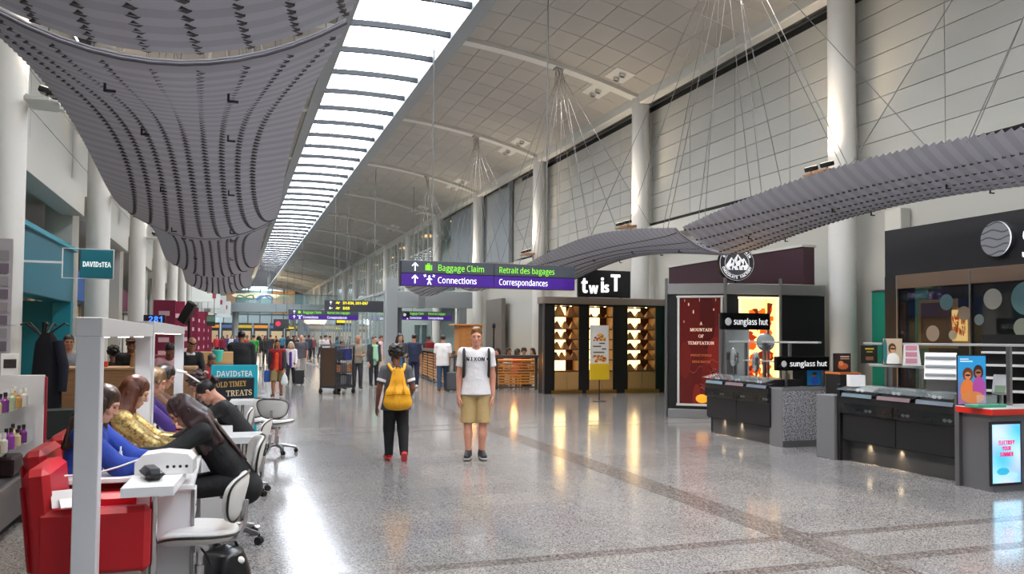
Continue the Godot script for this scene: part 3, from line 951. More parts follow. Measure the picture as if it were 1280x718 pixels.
# ---- chocolate shop
func choc_shop():
	var o := thing("chocolate_shop", "dark angled chocolate shop front with silver band and plum fascia", "shop front")
	var us := [833.0, 906.0, 975.0, 1031.0]
	var ds := [16.84, 16.5, 16.65, 16.9]
	var P := []
	for k in 4:
		var p := at(us[k], 460, ds[k])
		P.append(Vector3(p.x, 0, p.z))
	var bl := mt("shop_black", "17171a", 0.4)
	var band := mt("silver_band", "a5a5a6", 0.35, 0.7)
	for k in 3:
		var d: Vector3 = P[k + 1] - P[k]
		var b := Basis(Vector3.UP, atan2(-d.z, d.x))
		var c: Vector3 = (P[k] + P[k + 1]) * 0.5
		part("front_panel", MB.new().box(c + b * Vector3(0, 1.32, -0.15), Vector3(d.length(), 2.4, 0.3), b).mesh(), bl, o)
		part("silver_band", MB.new().box(c + b * Vector3(0, 2.64, -0.14), Vector3(d.length() + 0.03, 0.22, 0.36), b, 0.01).mesh(), band, o)
		part("kick_plate", MB.new().box(c + b * Vector3(0, 0.09, -0.14), Vector3(d.length() + 0.02, 0.18, 0.33), b, 0.006).mesh(), band, o)
		part("corner_post", MB.new().cyl(P[k] + b * Vector3(0, 0, 0.02), 0.035, 2.86, 10).mesh(), M.steel, o)
	# flat roof and side wall back to the building wall
	var side: Vector3 = P[0]
	var sd := Vector3(11.6, 0, -19.5) - side
	var sb := Basis(Vector3.UP, atan2(-sd.z, sd.x))
	part("side_wall", MB.new().box(side + sd * 0.5 + Vector3(0, 1.38, 0) + sb * Vector3(0.05, 0, 0.12), Vector3(sd.length() - 0.1, 2.75, 0.16), sb).mesh(), bl, o)
	part("roof_panel", MB.new().prism(PackedVector2Array([Vector2(P[0].x, -P[0].z), Vector2(P[1].x, -P[1].z), Vector2(P[2].x, -P[2].z), Vector2(P[3].x, -P[3].z), Vector2(11.64, 14.35), Vector2(11.64, 19.5)]), 0.05, Transform3D(Basis(Vector3.RIGHT, -PI / 2), Vector3(0, 2.7, 0))).mesh(), bl, o)
	part("fascia", boxm(Vector3(0.3, 0.9, 5.6), 0.01, Vector3(11.5, 3.13, -17.05)), mt("plum", "3a1a26", 0.45), o)
	part("fascia_cap", boxm(Vector3(0.36, 0.05, 5.64), 0.004, Vector3(11.5, 3.6, -17.05)), M.cream, o)
	# poster 1, deep red
	var im := new_img(128, 288, "4a0f0c")
	var rg := RandomNumberGenerator.new(); rg.seed = 21
	for k in 9:
		disc(im, rg.randf_range(10, 118), rg.randf_range(20, 280), rg.randf_range(10, 30), rg.randf_range(30, 80), ["571410", "3c0b0a", "661a14"][k % 3])
	for k in 7:
		disc(im, [18, 30, 62, 104, 110, 44, 16][k], [10, 20, 8, 34, 8, 40, 66][k], 1 + k % 2, 3 + k % 3, "d8c4b4")
	for k in 8:
		var p := Vector2(rg.randf_range(20, 110), rg.randf_range(180, 250))
		for j in 40:
			p += Vector2(0.9, sin(j * 0.16 + k) * 0.9 - 0.3)
			if p.x > 1 and p.x < 126 and p.y > 1 and p.y < 286: im.set_pixel(int(p.x), int(p.y), Color("8a5a58"))
	wall_poster("poster", o, P[0], P[1], 0.21, 0.95, 0.27, 2.48, im, "red", "")
	# the text on it
	var d1: Vector3 = P[1] - P[0]
	var b1 := Basis(Vector3.UP, atan2(-d1.z, d1.x))
	var L1 := d1.length()
	var txt := glow("poster_text", "e8c9b0", 0.9)
	var lines := [["A", 1.93, 0.05], ["MOUNTAIN", 1.80, 0.44], ["OF", 1.67, 0.1], ["TEMPTATION", 1.53, 0.52]]
	for l in lines:
		letters(l[0], o, P[0] + b1 * Vector3(L1 * 0.6, l[1], 0.03), 0.058, txt, Vector3(0, b1.get_euler().y, 0), 1, l[2], "Droid Serif", false)
	letters("SWEET FUDGE", o, P[0] + b1 * Vector3(L1 * 0.6, 1.28, 0.03), 0.04, glow("poster_text2", "b5622a", 0.7), Vector3(0, b1.get_euler().y, 0), 1, 0.42, "Droid Serif", false)
	letters("MIX & MATCH", o, P[0] + b1 * Vector3(L1 * 0.6, 1.15, 0.03), 0.04, M.poster_text2, Vector3(0, b1.get_euler().y, 0), 1, 0.36, "Droid Serif", false)
	var em := part("emblem", MB.new().ball(Vector3.ZERO, Vector3(0.13, 0.09, 0.008), Basis(), 20, 8).mesh(), glow("emblem_gold", "d9901e", 0.9), o, P[0] + b1 * Vector3(L1 * 0.62, 0.40, 0.03))
	em.rotation.y = b1.get_euler().y
	# poster 2, orange pieces lit from behind
	var im2 := new_img(96, 256, "ffd98a")
	for k in 70:
		var px := rg.randf_range(20, 76); var py := rg.randf_range(14, 250)
		var pts := []
		for j in 6:
			pts.append(Vector2(px, py) + Vector2.from_angle(TAU * j / 6.0 + k) * rg.randf_range(5, 13))
		fillpoly(im2, pts, ["b83a08", "8a2408", "d8560e", "5c1806", "c7480c"][k % 5])
	for k in 5:
		disc(im2, rg.randf_range(24, 72), 20 + 50 * k, 3, 26, "ffcf70")
	wall_poster("lit_poster", o, P[1], P[2], 0.27, 0.95, 0.45, 2.46, im2, "orange", "glow")
	# round mountain logo
	var im3 := new_img(160, 160, "1d1b1e")
	disc(im3, 80, 80, 78, 78, "d8d8dc"); disc(im3, 80, 80, 75, 75, "242226")
	disc(im3, 80, 80, 55, 55, "e6e6ea"); disc(im3, 80, 80, 53, 53, "3a3a40")
	fillpoly(im3, [Vector2(30, 92), Vector2(56, 54), Vector2(66, 68), Vector2(84, 40), Vector2(104, 66), Vector2(112, 58), Vector2(132, 92), Vector2(122, 110), Vector2(40, 110)], "f2f2f5")
	for q in [[58, 60, 52, 84, 64, 76], [84, 48, 80, 74, 94, 66], [70, 72, 66, 96, 78, 90], [98, 70, 94, 96, 108, 86], [112, 66, 110, 92, 122, 88]]:
		fillpoly(im3, [Vector2(q[0], q[1]), Vector2(q[2], q[3]), Vector2(q[4], q[5])], "2c2c32")
	for q in [[46, 98, 60, 92, 56, 112], [80, 96, 90, 90, 92, 116], [104, 100, 112, 96, 110, 118], [62, 104, 70, 100, 72, 122]]:
		fillpoly(im3, [Vector2(q[0], q[1]), Vector2(q[2], q[3]), Vector2(q[4], q[5])], "35353c")
	var lc := onz(921, 329, -14.9)
	var lo := thing("round_logo_sign", "round black and white mountain emblem sign over the chocolate shop", "sign", lc, -14.0)
	part("drum", MB.new().tube([Vector3(0, 0, -0.14), Vector3(0, 0, 0)], 0.385, 36).mesh(), M.dark_metal, lo)
	var face := MB.new()
	var c0 := face.vert(Vector3(0, 0, 0.004), Vector3.BACK, Vector2(0.5, 0.5))
	for k in 41:
		var a := TAU * k / 40.0
		face.vert(Vector3(cos(a) * 0.375, sin(a) * 0.375, 0.004), Vector3.BACK, Vector2(0.5 + cos(a) * 0.48, 0.5 - sin(a) * 0.48))
	for k in 40: face.tri(c0, c0 + 1 + k, c0 + 2 + k)
	part("print", face.mesh(), img_mat("mountain_logo", im3, 0.4, 0.75), lo)
	var ring := "CHOCOLATE FACTORY"
	for k in ring.length():
		if ring[k] == " ": continue
		var a := PI * 1.5 + (k - 8.0) * 0.155
		letters(ring[k], lo, Vector3(cos(a) * 0.31, sin(a) * 0.31, 0.006), 0.055, glow("logo_text", "f2f2f5", 0.9), Vector3(0, 0, a + PI * 0.5), 1, 0.0, "Droid Sans", true, "letter")
	ring = "ROCKY MOUNTAIN"
	for k in ring.length():
		if ring[k] == " ": continue
		var a := PI * 0.5 - (k - 6.5) * 0.17
		letters(ring[k], lo, Vector3(cos(a) * 0.31, sin(a) * 0.31, 0.006), 0.055, M.logo_text, Vector3(0, 0, a - PI * 0.5), 1, 0.0, "Droid Sans", true, "letter")
	part("stem", MB.new().cyl(Vector3(0, -0.44, -0.08), 0.03, 0.12, 8).mesh(), M.dark_metal, lo)

func wall_poster(called: String, o: Node3D, a: Vector3, b: Vector3, f0: float, f1: float, y0: float, y1: float, im: Image, key: String, how: String):
	var d := b - a
	var bs := Basis(Vector3.UP, atan2(-d.z, d.x))
	var L := d.length()
	var x0 := L * f0; var x1 := L * f1
	var fr := MB.new()
	for q in [[(x0 + x1) * 0.5, y0, x1 - x0 + 0.08, 0.045], [(x0 + x1) * 0.5, y1, x1 - x0 + 0.08, 0.045]]:
		fr.box(a + bs * Vector3(q[0], q[1], 0.015), Vector3(q[2], q[3], 0.04), bs, 0.004)
	for x in [x0, x1]:
		fr.box(a + bs * Vector3(x, (y0 + y1) * 0.5, 0.015), Vector3(0.045, y1 - y0, 0.04), bs, 0.004)
	var f := part(called, fr.mesh(), M.white_steel if how == "" else glow("cream_frame", "ffe6b0", 1.2), o)
	part("print", MB.new().quad(a + bs * Vector3(x0, y0, 0.012), a + bs * Vector3(x1, y0, 0.012), a + bs * Vector3(x1, y1, 0.012), a + bs * Vector3(x0, y1, 0.012)).mesh(), img_mat("poster_" + key, im, 0.25, 0.55 if how == "" else 1.5), f)
	var al := AreaLight3D.new()
	al.name = "light"
	al.area_size = Vector2(x1 - x0 - 0.05, y1 - y0 - 0.05); al.shadow_enabled = true
	al.light_energy = 0.05 if how == "" else 0.5
	al.light_color = Color("ff9a70") if how == "" else Color("ffb05a")
	f.add_child(al)
	al.position = a + bs * Vector3((x0 + x1) * 0.5, (y0 + y1) * 0.5, 0.05)
	al.rotation.y = bs.get_euler().y + PI

# ---- sunglass kiosks
func sunglasses_mesh() -> ArrayMesh:
	var m := MB.new()
	for s in [-1, 1]:
		m.ball(Vector3(0.034 * s, 0.028, 0), Vector3(0.031, 0.022, 0.006), Basis(), 10, 6)
		m.tube([Vector3(0.066 * s, 0.034, 0), Vector3(0.07 * s, 0.034, -0.1), Vector3(0.068 * s, 0.012, -0.13)], 0.0035, 5)
	m.box(Vector3(0, 0.036, 0), Vector3(0.02, 0.006, 0.006))
	return m.mesh()

func hut_sign(label: String, c: Vector3, w: float, h: float, turn: float, posts: Array):
	var o := thing("kiosk_sign", label, "sign", c, turn)
	part("board", boxm(Vector3(w, h, 0.07), 0.006, Vector3(0, h * 0.5, -0.036)), M.black_gloss, o)
	var wl := glow("hut_white", "dcdcdc", 0.8)
	part("round_mark", MB.new().ball(Vector3(-w * 0.365, h * 0.47, 0), Vector3(h * 0.23, h * 0.23, 0.006), Basis(), 22, 10).mesh(), glow("hut_grey", "9a9a9c", 0.5), o)
	letters("sunglass hut", o, Vector3(-w * 0.26, h * 0.47, 0.002), h * 0.36, wl, Vector3.ZERO, 0, w * 0.70, "Droid Sans", false)
	for p in posts:
		part("post", MB.new().box(Vector3(p[0], p[1] * 0.5 + 0.0, -0.036), Vector3(0.035, absf(p[1]), 0.035), Basis(), 0.004).mesh(), M.steel, o)

func display_run(label: String, z0: float, z1: float, called: String) -> Node3D:
	# local: x runs towards the viewer along the aisle, +z faces the aisle
	var W := z1 - z0
	var o := thing(called, label, "display counter", Vector3(7.72, 0, z0), -90)
	var gb := mt("counter_black", "1b1b1d", 0.35)
	part("carcass", MB.new().box(Vector3(W * 0.5, 0.52, -0.34), Vector3(W, 0.5, 0.58)).mesh(), gb, o)
	part("kick_plate", MB.new().box(Vector3(W * 0.5, 0.14, -0.2), Vector3(W, 0.28, 0.08)).mesh(), mt("kick_grey", "4e4e50", 0.45), o)
	var n := 2
	for k in n:
		part("front_panel", boxm(Vector3(W / n - 0.012, 0.34, 0.02), 0.003, Vector3(W * (k + 0.5) / n, 0.46, -0.035)), gb, o)
		part("glass_drawer", boxm(Vector3(W / n - 0.02, 0.14, 0.16), 0.004, Vector3(W * (k + 0.5) / n, 0.71, -0.06)), glassm("tray_glass", "1a1d20", 0.62), o)
	part("top_case", MB.new().prism(PackedVector2Array([Vector2(0.0, 0.77), Vector2(-0.58, 0.77), Vector2(-0.58, 1.0), Vector2(-0.16, 1.0), Vector2(-0.16, 0.9), Vector2(0.0, 0.86)]), W, Transform3D(Basis(Vector3(0, 0, 1), Vector3(0, 1, 0), Vector3(1, 0, 0)), Vector3.ZERO)).mesh(), gb, o)
	part("glass_top", MB.new().box(Vector3(W * 0.5, 0.985, -0.06), Vector3(W - 0.02, 0.008, 0.26), Basis(Vector3.RIGHT, 0.25)).mesh(), glassm("case_glass", "cfe0e6", 0.10), o)
	for k in 3:
		var tr := part("tray", MB.new().box(Vector3(W * (k + 0.5) / 3.0, 0.91, -0.07), Vector3(W / 3.0 - 0.08, 0.012, 0.14), Basis(Vector3.RIGHT, 0.25)).mesh(), mt("tray_black", "101012", 0.5), o)
		part("print_strip", MB.new().box(Vector3(W * (k + 0.5) / 3.0, 0.885, 0.012), Vector3(W / 3.0 - 0.09, 0.05, 0.006), Basis(Vector3.RIGHT, -0.3)).mesh(), [mt("strip_a", "6f8590", 0.3), mt("strip_b", "857076", 0.3), mt("strip_c", "6f7a88", 0.3)][k], o)
	for k in 2:
		part("kick_light", MB.new().cyl(Vector3(W * (0.2 + 0.28 * k), 0.262, -0.14), 0.03, 0.012, 10).mesh(), glow("kick_lamp", "ffe2b0", 8.0), o)
		var sp := SpotLight3D.new()
		sp.name = "light"; sp.light_energy = 0.22; sp.light_color = Color("ffe0b0"); sp.spot_angle = 50; sp.shadow_enabled = true; sp.light_size = 0.02
		sp.position = Vector3(W * (0.2 + 0.28 * k), 0.255, -0.14); sp.rotation.x = -PI / 2
		o.add_child(sp)
	part("inner_top", boxm(Vector3(W, 0.03, 0.4), 0.0, Vector3(W * 0.5, 0.86, -0.7)), M.dark_metal, o)
	return o

func rail_frame(o: Node3D, W: float, y: float, zz: float, posts: Array, y0 := 0.9):
	part("rail", boxm(Vector3(W, 0.03, 0.06), 0.004, Vector3(W * 0.5, y, zz)), mt("rail_white", "b9b9ba", 0.3, 0.4), o)
	for p in posts:
		part("rail_post", boxm(Vector3(0.05, y - y0, 0.04), 0.004, Vector3(p * W, (y + y0) * 0.5, zz)), M.steel, o)

func small_poster(label: String, c: Vector3, w: float, h: float, turn: float, im: Image, key: String, lit := 0.25):
	var o := thing("counter_poster", label, "poster", c, turn)
	part("holder", boxm(Vector3(w, h, 0.018), 0.003, Vector3(0, h * 0.5, -0.01)), M.black, o)
	part("foot", boxm(Vector3(w * 0.8, 0.012, 0.12), 0.002, Vector3(0, 0.006, -0.02)), M.black, o)
	part("print", MB.new().quad(Vector3(-w * 0.48, h * 0.02, 0.002), Vector3(w * 0.48, h * 0.02, 0.002), Vector3(w * 0.48, h * 0.98, 0.002), Vector3(-w * 0.48, h * 0.98, 0.002)).mesh(), img_mat("cp_" + key, im, 0.35, lit * 0.5), o)

func kiosks():
	# kiosk 1
	var k1 := display_run("black sunglass display counter by the taller kiosk sign post", -12.25, -10.5, "display_counter")
	rail_frame(k1, 2.3, 1.57, -0.5, [0.2, 0.42, 0.7])
	part("glass_shelf", boxm(Vector3(1.0, 0.02, 0.2), 0.002, Vector3(1.0, 1.26, -0.5)), M.rail_white, k1)
	var sg := sunglasses_mesh()
	var gm := [mt("shade_dark", "17171a", 0.12), mt("shade_brown", "4a2f1c", 0.15), mt("shade_white", "d5d5d8", 0.2)]
	for q in [[-12.25, 1.75, "first kiosk counter"], [-8.95, 1.85, "second kiosk counter"]]:
		for r in 2:
			for k in 9:
				var W: float = q[1]
				var o := part("sunglasses", sg, gm[(k * 2 + r) % 3])
				var lx := W * (k / 3 + 0.5) / 3.0 + (k % 3 - 1) * 0.15
				var p := Vector3(lx, 0.925 if r == 0 else 0.665, -0.05 if r == 0 else -0.04)
				o.position = Vector3(7.72 - p.z, p.y, q[0] + p.x)
				o.rotation.y = -PI / 2 + 0.1 * ((k * 5) % 3 - 1)
				tag(o, "%s pair of sunglasses along the %s of the %s" % [["first", "second", "third", "fourth", "fifth", "sixth", "seventh", "eighth", "ninth"][k], "upper tray" if r == 0 else "lower drawer", q[2]], "sunglasses", "sunglasses in the kiosk counters")
	# speckled corner counter
	var cc := thing("corner_counter", "grey corner counter with a speckled silver front panel", "counter", Vector3(0, 0, 0))
	var p0 := fl(962, 557); var p1 := fl(978, 560); var p2 := fl(1037, 557.5)
	var e := (p2 - p1).normalized()
	var p3 := p2 + e * 0.3
	var poly := PackedVector2Array([Vector2(p0.x, -p0.z), Vector2(p1.x, -p1.z), Vector2(p3.x, -p3.z), Vector2(p3.x + 0.1, 10.49), Vector2(p0.x, 10.49)])
	var up := Transform3D(Basis(Vector3.RIGHT, -PI / 2), Vector3.ZERO)
	part("body", MB.new().prism(poly, 0.86, up).mesh(), mt("kiosk_grey", "77777a", 0.45, 0.2), cc)
	part("worktop", MB.new().prism(poly, 0.03, up.translated(Vector3(0, 0.862, 0))).mesh(), mt("kiosk_grey_top", "8a8a8d", 0.35, 0.2), cc)
	var sp := noise_tex(0.05, [[0.0, "3a3a3e"], [0.35, "6c6c70"], [0.5, "9a9a9e"], [0.62, "c9c9cc"], [0.75, "77777b"], [1.0, "b5b5b8"]], FastNoiseLite.TYPE_SIMPLEX, 31, 256, 4)
	tri_mat("speckle_panel", sp, Vector3(2.2, 2.2, 2.2), 0.3)
	var nb := Basis(Vector3.UP, atan2(-e.z, e.x))
	var cm := (p1 + p3) * 0.5
	part("speckled_panel", MB.new().box(cm + nb * Vector3(0, 0.47, 0.006), Vector3((p3 - p1).length() - 0.02, 0.74, 0.012), nb).mesh(), M.speckle_panel, cc)
	part("plinth", MB.new().box(cm + nb * Vector3(0, 0.05, 0.004), Vector3((p3 - p1).length(), 0.1, 0.012), nb).mesh(), mt("plinth_grey", "5b5b5e", 0.4), cc)
	# sign posts and signs of kiosk 1
	var a := onz(902, 412, -12.1); var b := onz(963, 412, -12.1)
	hut_sign("higher black sunglass kiosk sign before the orange lit poster", Vector3((a.x + b.x) * 0.5, a.y, -12.1), b.x - a.x, 0.29, 0, [[-(b.x - a.x) * 0.5 + 0.02, -1.0], [(b.x - a.x) * 0.5 - 0.02, -0.9]])
	var tp := thing("tall_post", "tall steel post with black foot at the end of the first kiosk", "post", fl(901, 541))
	part("pole", boxm(Vector3(0.05, 2.05, 0.05), 0.005, Vector3(0, 1.03, 0)), M.steel, tp)
	part("foot_box", boxm(Vector3(0.14, 0.78, 0.3), 0.006, Vector3(-0.02, 0.39, -0.02)), M.counter_black, tp)
	a = onz(970, 462, -10.45); b = onz(1038, 462, -10.45)
	hut_sign("lower black sunglass kiosk sign over the speckled counter", Vector3((a.x + b.x) * 0.5, a.y - 0.02, -10.45), b.x - a.x, 0.215, 2, [[-(b.x - a.x) * 0.3, -0.34], [(b.x - a.x) * 0.4, -0.34]])
	# mirrors
	for q in [[957, 428, 11.5, -11.3, "round mirror on the rail before the orange lit poster"], [917, 447, 9.0, -11.6, "oval tilted mirror near the tall steel post"], [945, 453, 9.5, -11.2, "oval mirror between the rail posts of the first kiosk"]]:
		var c := onz(q[0], q[1], q[3])
		var r: float = q[2] * 13.4 / 1020.0
		var o := thing("counter_mirror", q[4], "mirror", c, -20)
		var ov := 1.0 if q[2] > 10 else 1.35
		part("glass", MB.new().ball(Vector3.ZERO, Vector3(r * (1.0 if ov == 1.0 else 0.5), r * ov, 0.012), Basis(), 24, 12).mesh(), mt("mirror", "c8ced2", 0.06, 0.85), o)
		part("stem", MB.new().cyl(Vector3(0, 0.9 - c.y, 0), 0.012, c.y - 0.9 - r * ov * 0.8, 8).mesh(), M.steel, o)
	# poster panels of kiosk 1
	var blue := new_img(64, 80, "1878b4")
	disc(blue, 32, 60, 16, 18, "2a4fb0"); disc(blue, 32, 36, 8, 9, "9c6a4c"); disc(blue, 32, 30, 10, 6, "3a2418"); fillpoly(blue, [Vector2(8, 10), Vector2(30, 10), Vector2(30, 14), Vector2(8, 14)], "d8ecf6")
	var c1 := onz(1018, 486, -10.6)
	small_poster("blue counter poster with a figure under the lower kiosk sign", Vector3(c1.x, 0.892, c1.z), 0.27, 0.31, -5, blue, "blue")
	var beige := new_img(64, 64, "c9bfa8")
	disc(beige, 34, 30, 14, 18, "8f7048"); beige.fill_rect(Rect2i(0, 48, 64, 16), Color("e6e2da"))
	var c2 := onz(984, 486, -10.6)
	small_poster("small beige counter poster left of the blue one", Vector3(c2.x, 0.892, c2.z), 0.2, 0.26, -5, beige, "beige")
	var mir := thing("standing_mirror", "tall flat mirror panel behind the first kiosk counter", "mirror", Vector3(onz(922, 470, -12.4).x, 0, -12.4), -12)
	part("glass", boxm(Vector3(0.42, 0.95, 0.02), 0.003, Vector3(0, 1.35, 0)), M.mirror, mir)
	part("stand", boxm(Vector3(0.06, 0.9, 0.06), 0.003, Vector3(0, 0.45, -0.03)), M.dark_metal, mir)
	# kiosk 2
	var k2 := display_run("long black sunglass display counter beside the red topped counter", -8.95, -7.08, "display_counter")
	rail_frame(k2, 2.75, 1.565, -0.42, [0.14, 0.79, 0.97])
	part("mid_shelf", boxm(Vector3(1.5, 0.035, 0.16), 0.003, Vector3(0.9, 1.28, -0.42)), M.rail_white, k2)
	for p in [0.45, 0.95, 1.5]:
		part("shelf_post", boxm(Vector3(0.04, 0.4, 0.04), 0.003, Vector3(p, 1.08, -0.42)), M.steel, k2)
	var ep := thing("end_panel", "tall plain grey end panel of the second kiosk", "panel", Vector3(7.8, 0, -9.2))
	part("body", boxm(Vector3(0.28, 0.86, 0.36), 0.006, Vector3(0.02, 0.43, 0)), M.kiosk_grey, ep)
	part("edge_trim", boxm(Vector3(0.05, 1.02, 0.05), 0.004, Vector3(-0.06, 0.51, 0.22)), M.black, ep)
	var sp2 := thing("steel_post", "flat steel post between the black display and red topped counter", "post", Vector3(7.68, 0, -7.03))
	part("pole", boxm(Vector3(0.06, 1.02, 0.06), 0.004, Vector3(0, 0.51, 0)), M.steel, sp2)
	# red topped counter
	var rc := thing("red_topped_counter", "grey counter with a thick red and white top and lit advertising screen", "counter", Vector3(0, 0, 0))
	var q0 := Vector3(7.7, 0, -6.98); var q1 := Vector3(7.68, 0, -6.6); var q2 := Vector3(8.9, 0, -6.6)
	var poly2 := PackedVector2Array([Vector2(q0.x, -q0.z), Vector2(q1.x, -q1.z), Vector2(q2.x, -q2.z), Vector2(q2.x, 7.0), Vector2(q0.x, 7.0)])
	part("body", MB.new().prism(poly2, 0.82, up).mesh(), mt("counter_grey", "68686c", 0.4, 0.2), rc)
	var poly3 := PackedVector2Array([Vector2(7.64, 7.02), Vector2(7.62, 6.55), Vector2(8.95, 6.55), Vector2(8.95, 7.02), Vector2(7.64, 7.03)])
	part("red_edge", MB.new().prism(poly3, 0.06, up.translated(Vector3(0, 0.822, 0))).mesh(), mt("red_edge", "d3291a", 0.3), rc)
	part("white_top", MB.new().prism(poly3, 0.008, up.translated(Vector3(0, 0.884, 0))).mesh(), M.white_gloss, rc)
	var scr := new_img(72, 160, "4fb4de")
	for y in 160:
		for x in 72:
			var h := 0.5 + 0.5 * sin(x * 0.06 + y * 0.035)
			var g := 0.5 + 0.5 * sin(x * 0.05 - y * 0.05 + 2.0)
			scr.set_pixel(x, y, Color(0.30, 0.72, 0.88).lerp(Color(0.62, 0.72, 0.93), h).lerp(Color(0.86, 0.92, 0.97), g * 0.55))
	disc(scr, 26, 128, 16, 10, "2fa3c4"); disc(scr, 50, 140, 14, 8, "9ed3e6")
	var s0 := onz(1240, 605, -6.59); var s1 := onz(1274, 530, -6.59)
	var sw := s1.x - s0.x
	part("screen_frame", MB.new().box(Vector3((s0.x + s1.x) * 0.5, (s0.y + s1.y) * 0.5, -6.595), Vector3(sw + 0.05, s1.y - s0.y + 0.06, 0.02), Basis(), 0.003).mesh(), M.counter_black, rc)
	var sc := part("screen", MB.new().quad(Vector3(s0.x, s0.y, -6.58), Vector3(s1.x, s0.y, -6.58), Vector3(s1.x, s1.y, -6.58), Vector3(s0.x, s1.y, -6.58)).mesh(), img_mat("advert_screen", scr, 0.3, 0.9), rc)
	var al := AreaLight3D.new()
	al.name = "light"; al.area_size = Vector2(sw, s1.y - s0.y); al.light_energy = 0.12; al.light_color = Color("a6d8f2"); al.shadow_enabled = true
	rc.add_child(al)
	al.position = Vector3((s0.x + s1.x) * 0.5, (s0.y + s1.y) * 0.5, -6.56); al.rotation.y = PI
	var pk := glow("pink_text", "d0306a", 0.8)
	for k in 3:
		letters(["ELECTRIFY", "YOUR", "SUMMER"][k], rc, Vector3((s0.x + s1.x) * 0.5, s1.y - 0.195 - 0.062 * k, -6.578), 0.046, pk, Vector3.ZERO, 1, [0.225, 0.125, 0.19][k])
	# things on and behind kiosk 2
	var two := new_img(96, 176, "2a8ed2")
	for y in 176: for x in 96: two.set_pixel(x, y, Color("2f9ad8").lerp(Color("c35a8a"), clampf(y / 150.0 - 0.35, 0, 1)))
	disc(two, 34, 66, 18, 24, "6a3418"); disc(two, 34, 72, 11, 14, "d98a5c"); disc(two, 70, 58, 17, 26, "3c1e16"); disc(two, 70, 62, 11, 14, "b06a48")
	disc(two, 32, 124, 24, 40, "e07a3a"); disc(two, 72, 116, 22, 42, "b04a9a"); disc(two, 34, 70, 9, 4, "1a1a1e"); disc(two, 70, 60, 9, 4, "1a1a1e"); disc(two, 50, 150, 40, 22, "d8824a")
	two.fill_rect(Rect2i(8, 10, 30, 4), Color("e6f2fa")); two.fill_rect(Rect2i(8, 18, 44, 4), Color("e6f2fa"))
	var c3 := onz(1215, 505, -6.95)
	small_poster("tall bright poster of two women on the red topped counter", Vector3(c3.x, 0.895, c3.z), 0.32, 0.56, -20, two, "two", 0.35)
	var face := new_img(64, 80, "b9a58c")
	disc(face, 30, 30, 13, 16, "4a2c1c"); disc(face, 32, 34, 9, 11, "c79068"); disc(face, 32, 31, 9, 3, "1a1210"); disc(face, 32, 66, 22, 22, "e9e6e2"); disc(face, 6, 40, 8, 40, "2f6a6e")
	var c4 := onz(1116, 470, -8.3)
	small_poster("poster of a woman in white on the raised shelf", Vector3(c4.x, 1.3, c4.z), 0.24, 0.34, -30, face, "white_woman")
	var warm := new_img(64, 64, "241210")
	disc(warm, 34, 44, 20, 12, "a8562a"); disc(warm, 26, 34, 10, 9, "c77a48"); warm.fill_rect(Rect2i(24, 8, 34, 5), Color("c8a890")); warm.fill_rect(Rect2i(24, 16, 34, 4), Color("b08a78"))
	var c5 := onz(1053, 466, -9.6)
	small_poster("dark warm counter poster beside the white column", Vector3(c5.x, 1.15, c5.z), 0.27, 0.27, -10, warm, "warm")
	var yel := new_img(64, 64, "1c1a16")
	yel.fill_rect(Rect2i(14, 8, 36, 6), Color("d8c23a")); yel.fill_rect(Rect2i(20, 20, 24, 5), Color("b8a040")); yel.fill_rect(Rect2i(16, 40, 32, 14), Color("7a5430"))
	var c6 := onz(1087, 455, -8.9)
	small_poster("little black poster with yellow heading on the rail", Vector3(c6.x, 1.3, c6.z), 0.22, 0.24, -20, yel, "yel")
	var st := thing("poster_pedestal", "black pedestal with orange edge under the dark warm poster", "pedestal", Vector3(c5.x, 0, c5.z))
	part("body", boxm(Vector3(0.34, 1.12, 0.3), 0.004, Vector3(0, 0.56, 0)), M.counter_black, st)
	part("top", boxm(Vector3(0.36, 0.03, 0.32), 0.003, Vector3(0, 1.135, 0)), mt("orange_edge", "c06a30", 0.4), st)
	var wc := thing("white_card_box", "plain white box on the far end of the second counter", "box", Vector3(onz(1070, 480, -8.75).x, 1.0, -8.75), -20)
	part("body", boxm(Vector3(0.2, 0.15, 0.12), 0.003, Vector3(0, 0.075, 0)), M.white_gloss, wc)
	# pink and white eyewear stand
	var pks := thing("eyewear_tower", "small white tower display with pink panel on the raised shelf", "display", Vector3(onz(1140, 470, -8.0).x, 1.3, -8.0), -40)
	part("tower", MB.new().prism(PackedVector2Array([Vector2(-0.1, 0), Vector2(0.1, 0), Vector2(0.07, 0.26), Vector2(-0.09, 0.26)]), 0.1, Transform3D(Basis(), Vector3(0, 0, -0.05))).mesh(), M.white_gloss, pks)
	for k in 3:
		part("pink_panel", boxm(Vector3(0.13, 0.06, 0.008), 0.002, Vector3(-0.01, 0.06 + 0.08 * k, 0.054)), mt("pink", "c98a9c", 0.4), pks)
	# slanted acrylic rack
	var rk := thing("acrylic_rack", "slanted white eyewear rack left of the tall bright poster", "rack", Vector3(onz(1180, 470, -7.45).x, 1.15, -7.5), -50)
	part("back", MB.new().box(Vector3(0, 0.16, 0), Vector3(0.34, 0.34, 0.012), Basis(Vector3.RIGHT, -0.4)).mesh(), M.white_gloss, rk)
	for k in 3:
		part("row", MB.new().box(Vector3(0, 0.06 + 0.1 * k, 0.04 - 0.04 * k), Vector3(0.32, 0.03, 0.06), Basis(), 0.004).mesh(), mt("rack_grey", "9aa0a8", 0.3), rk)
	part("foot", boxm(Vector3(0.3, 0.3, 0.05), 0.003, Vector3(0, -0.13, -0.04)), M.steel, rk)
	var tm := thing("payment_terminal", "grey tilted payment terminal by the tall bright poster", "terminal", Vector3(onz(1256, 480, -6.9).x, 1.02, -6.95), -60)
	part("arm", MB.new().cyl(Vector3(0, -0.13, 0), 0.025, 0.14, 8).mesh(), M.steel, tm)
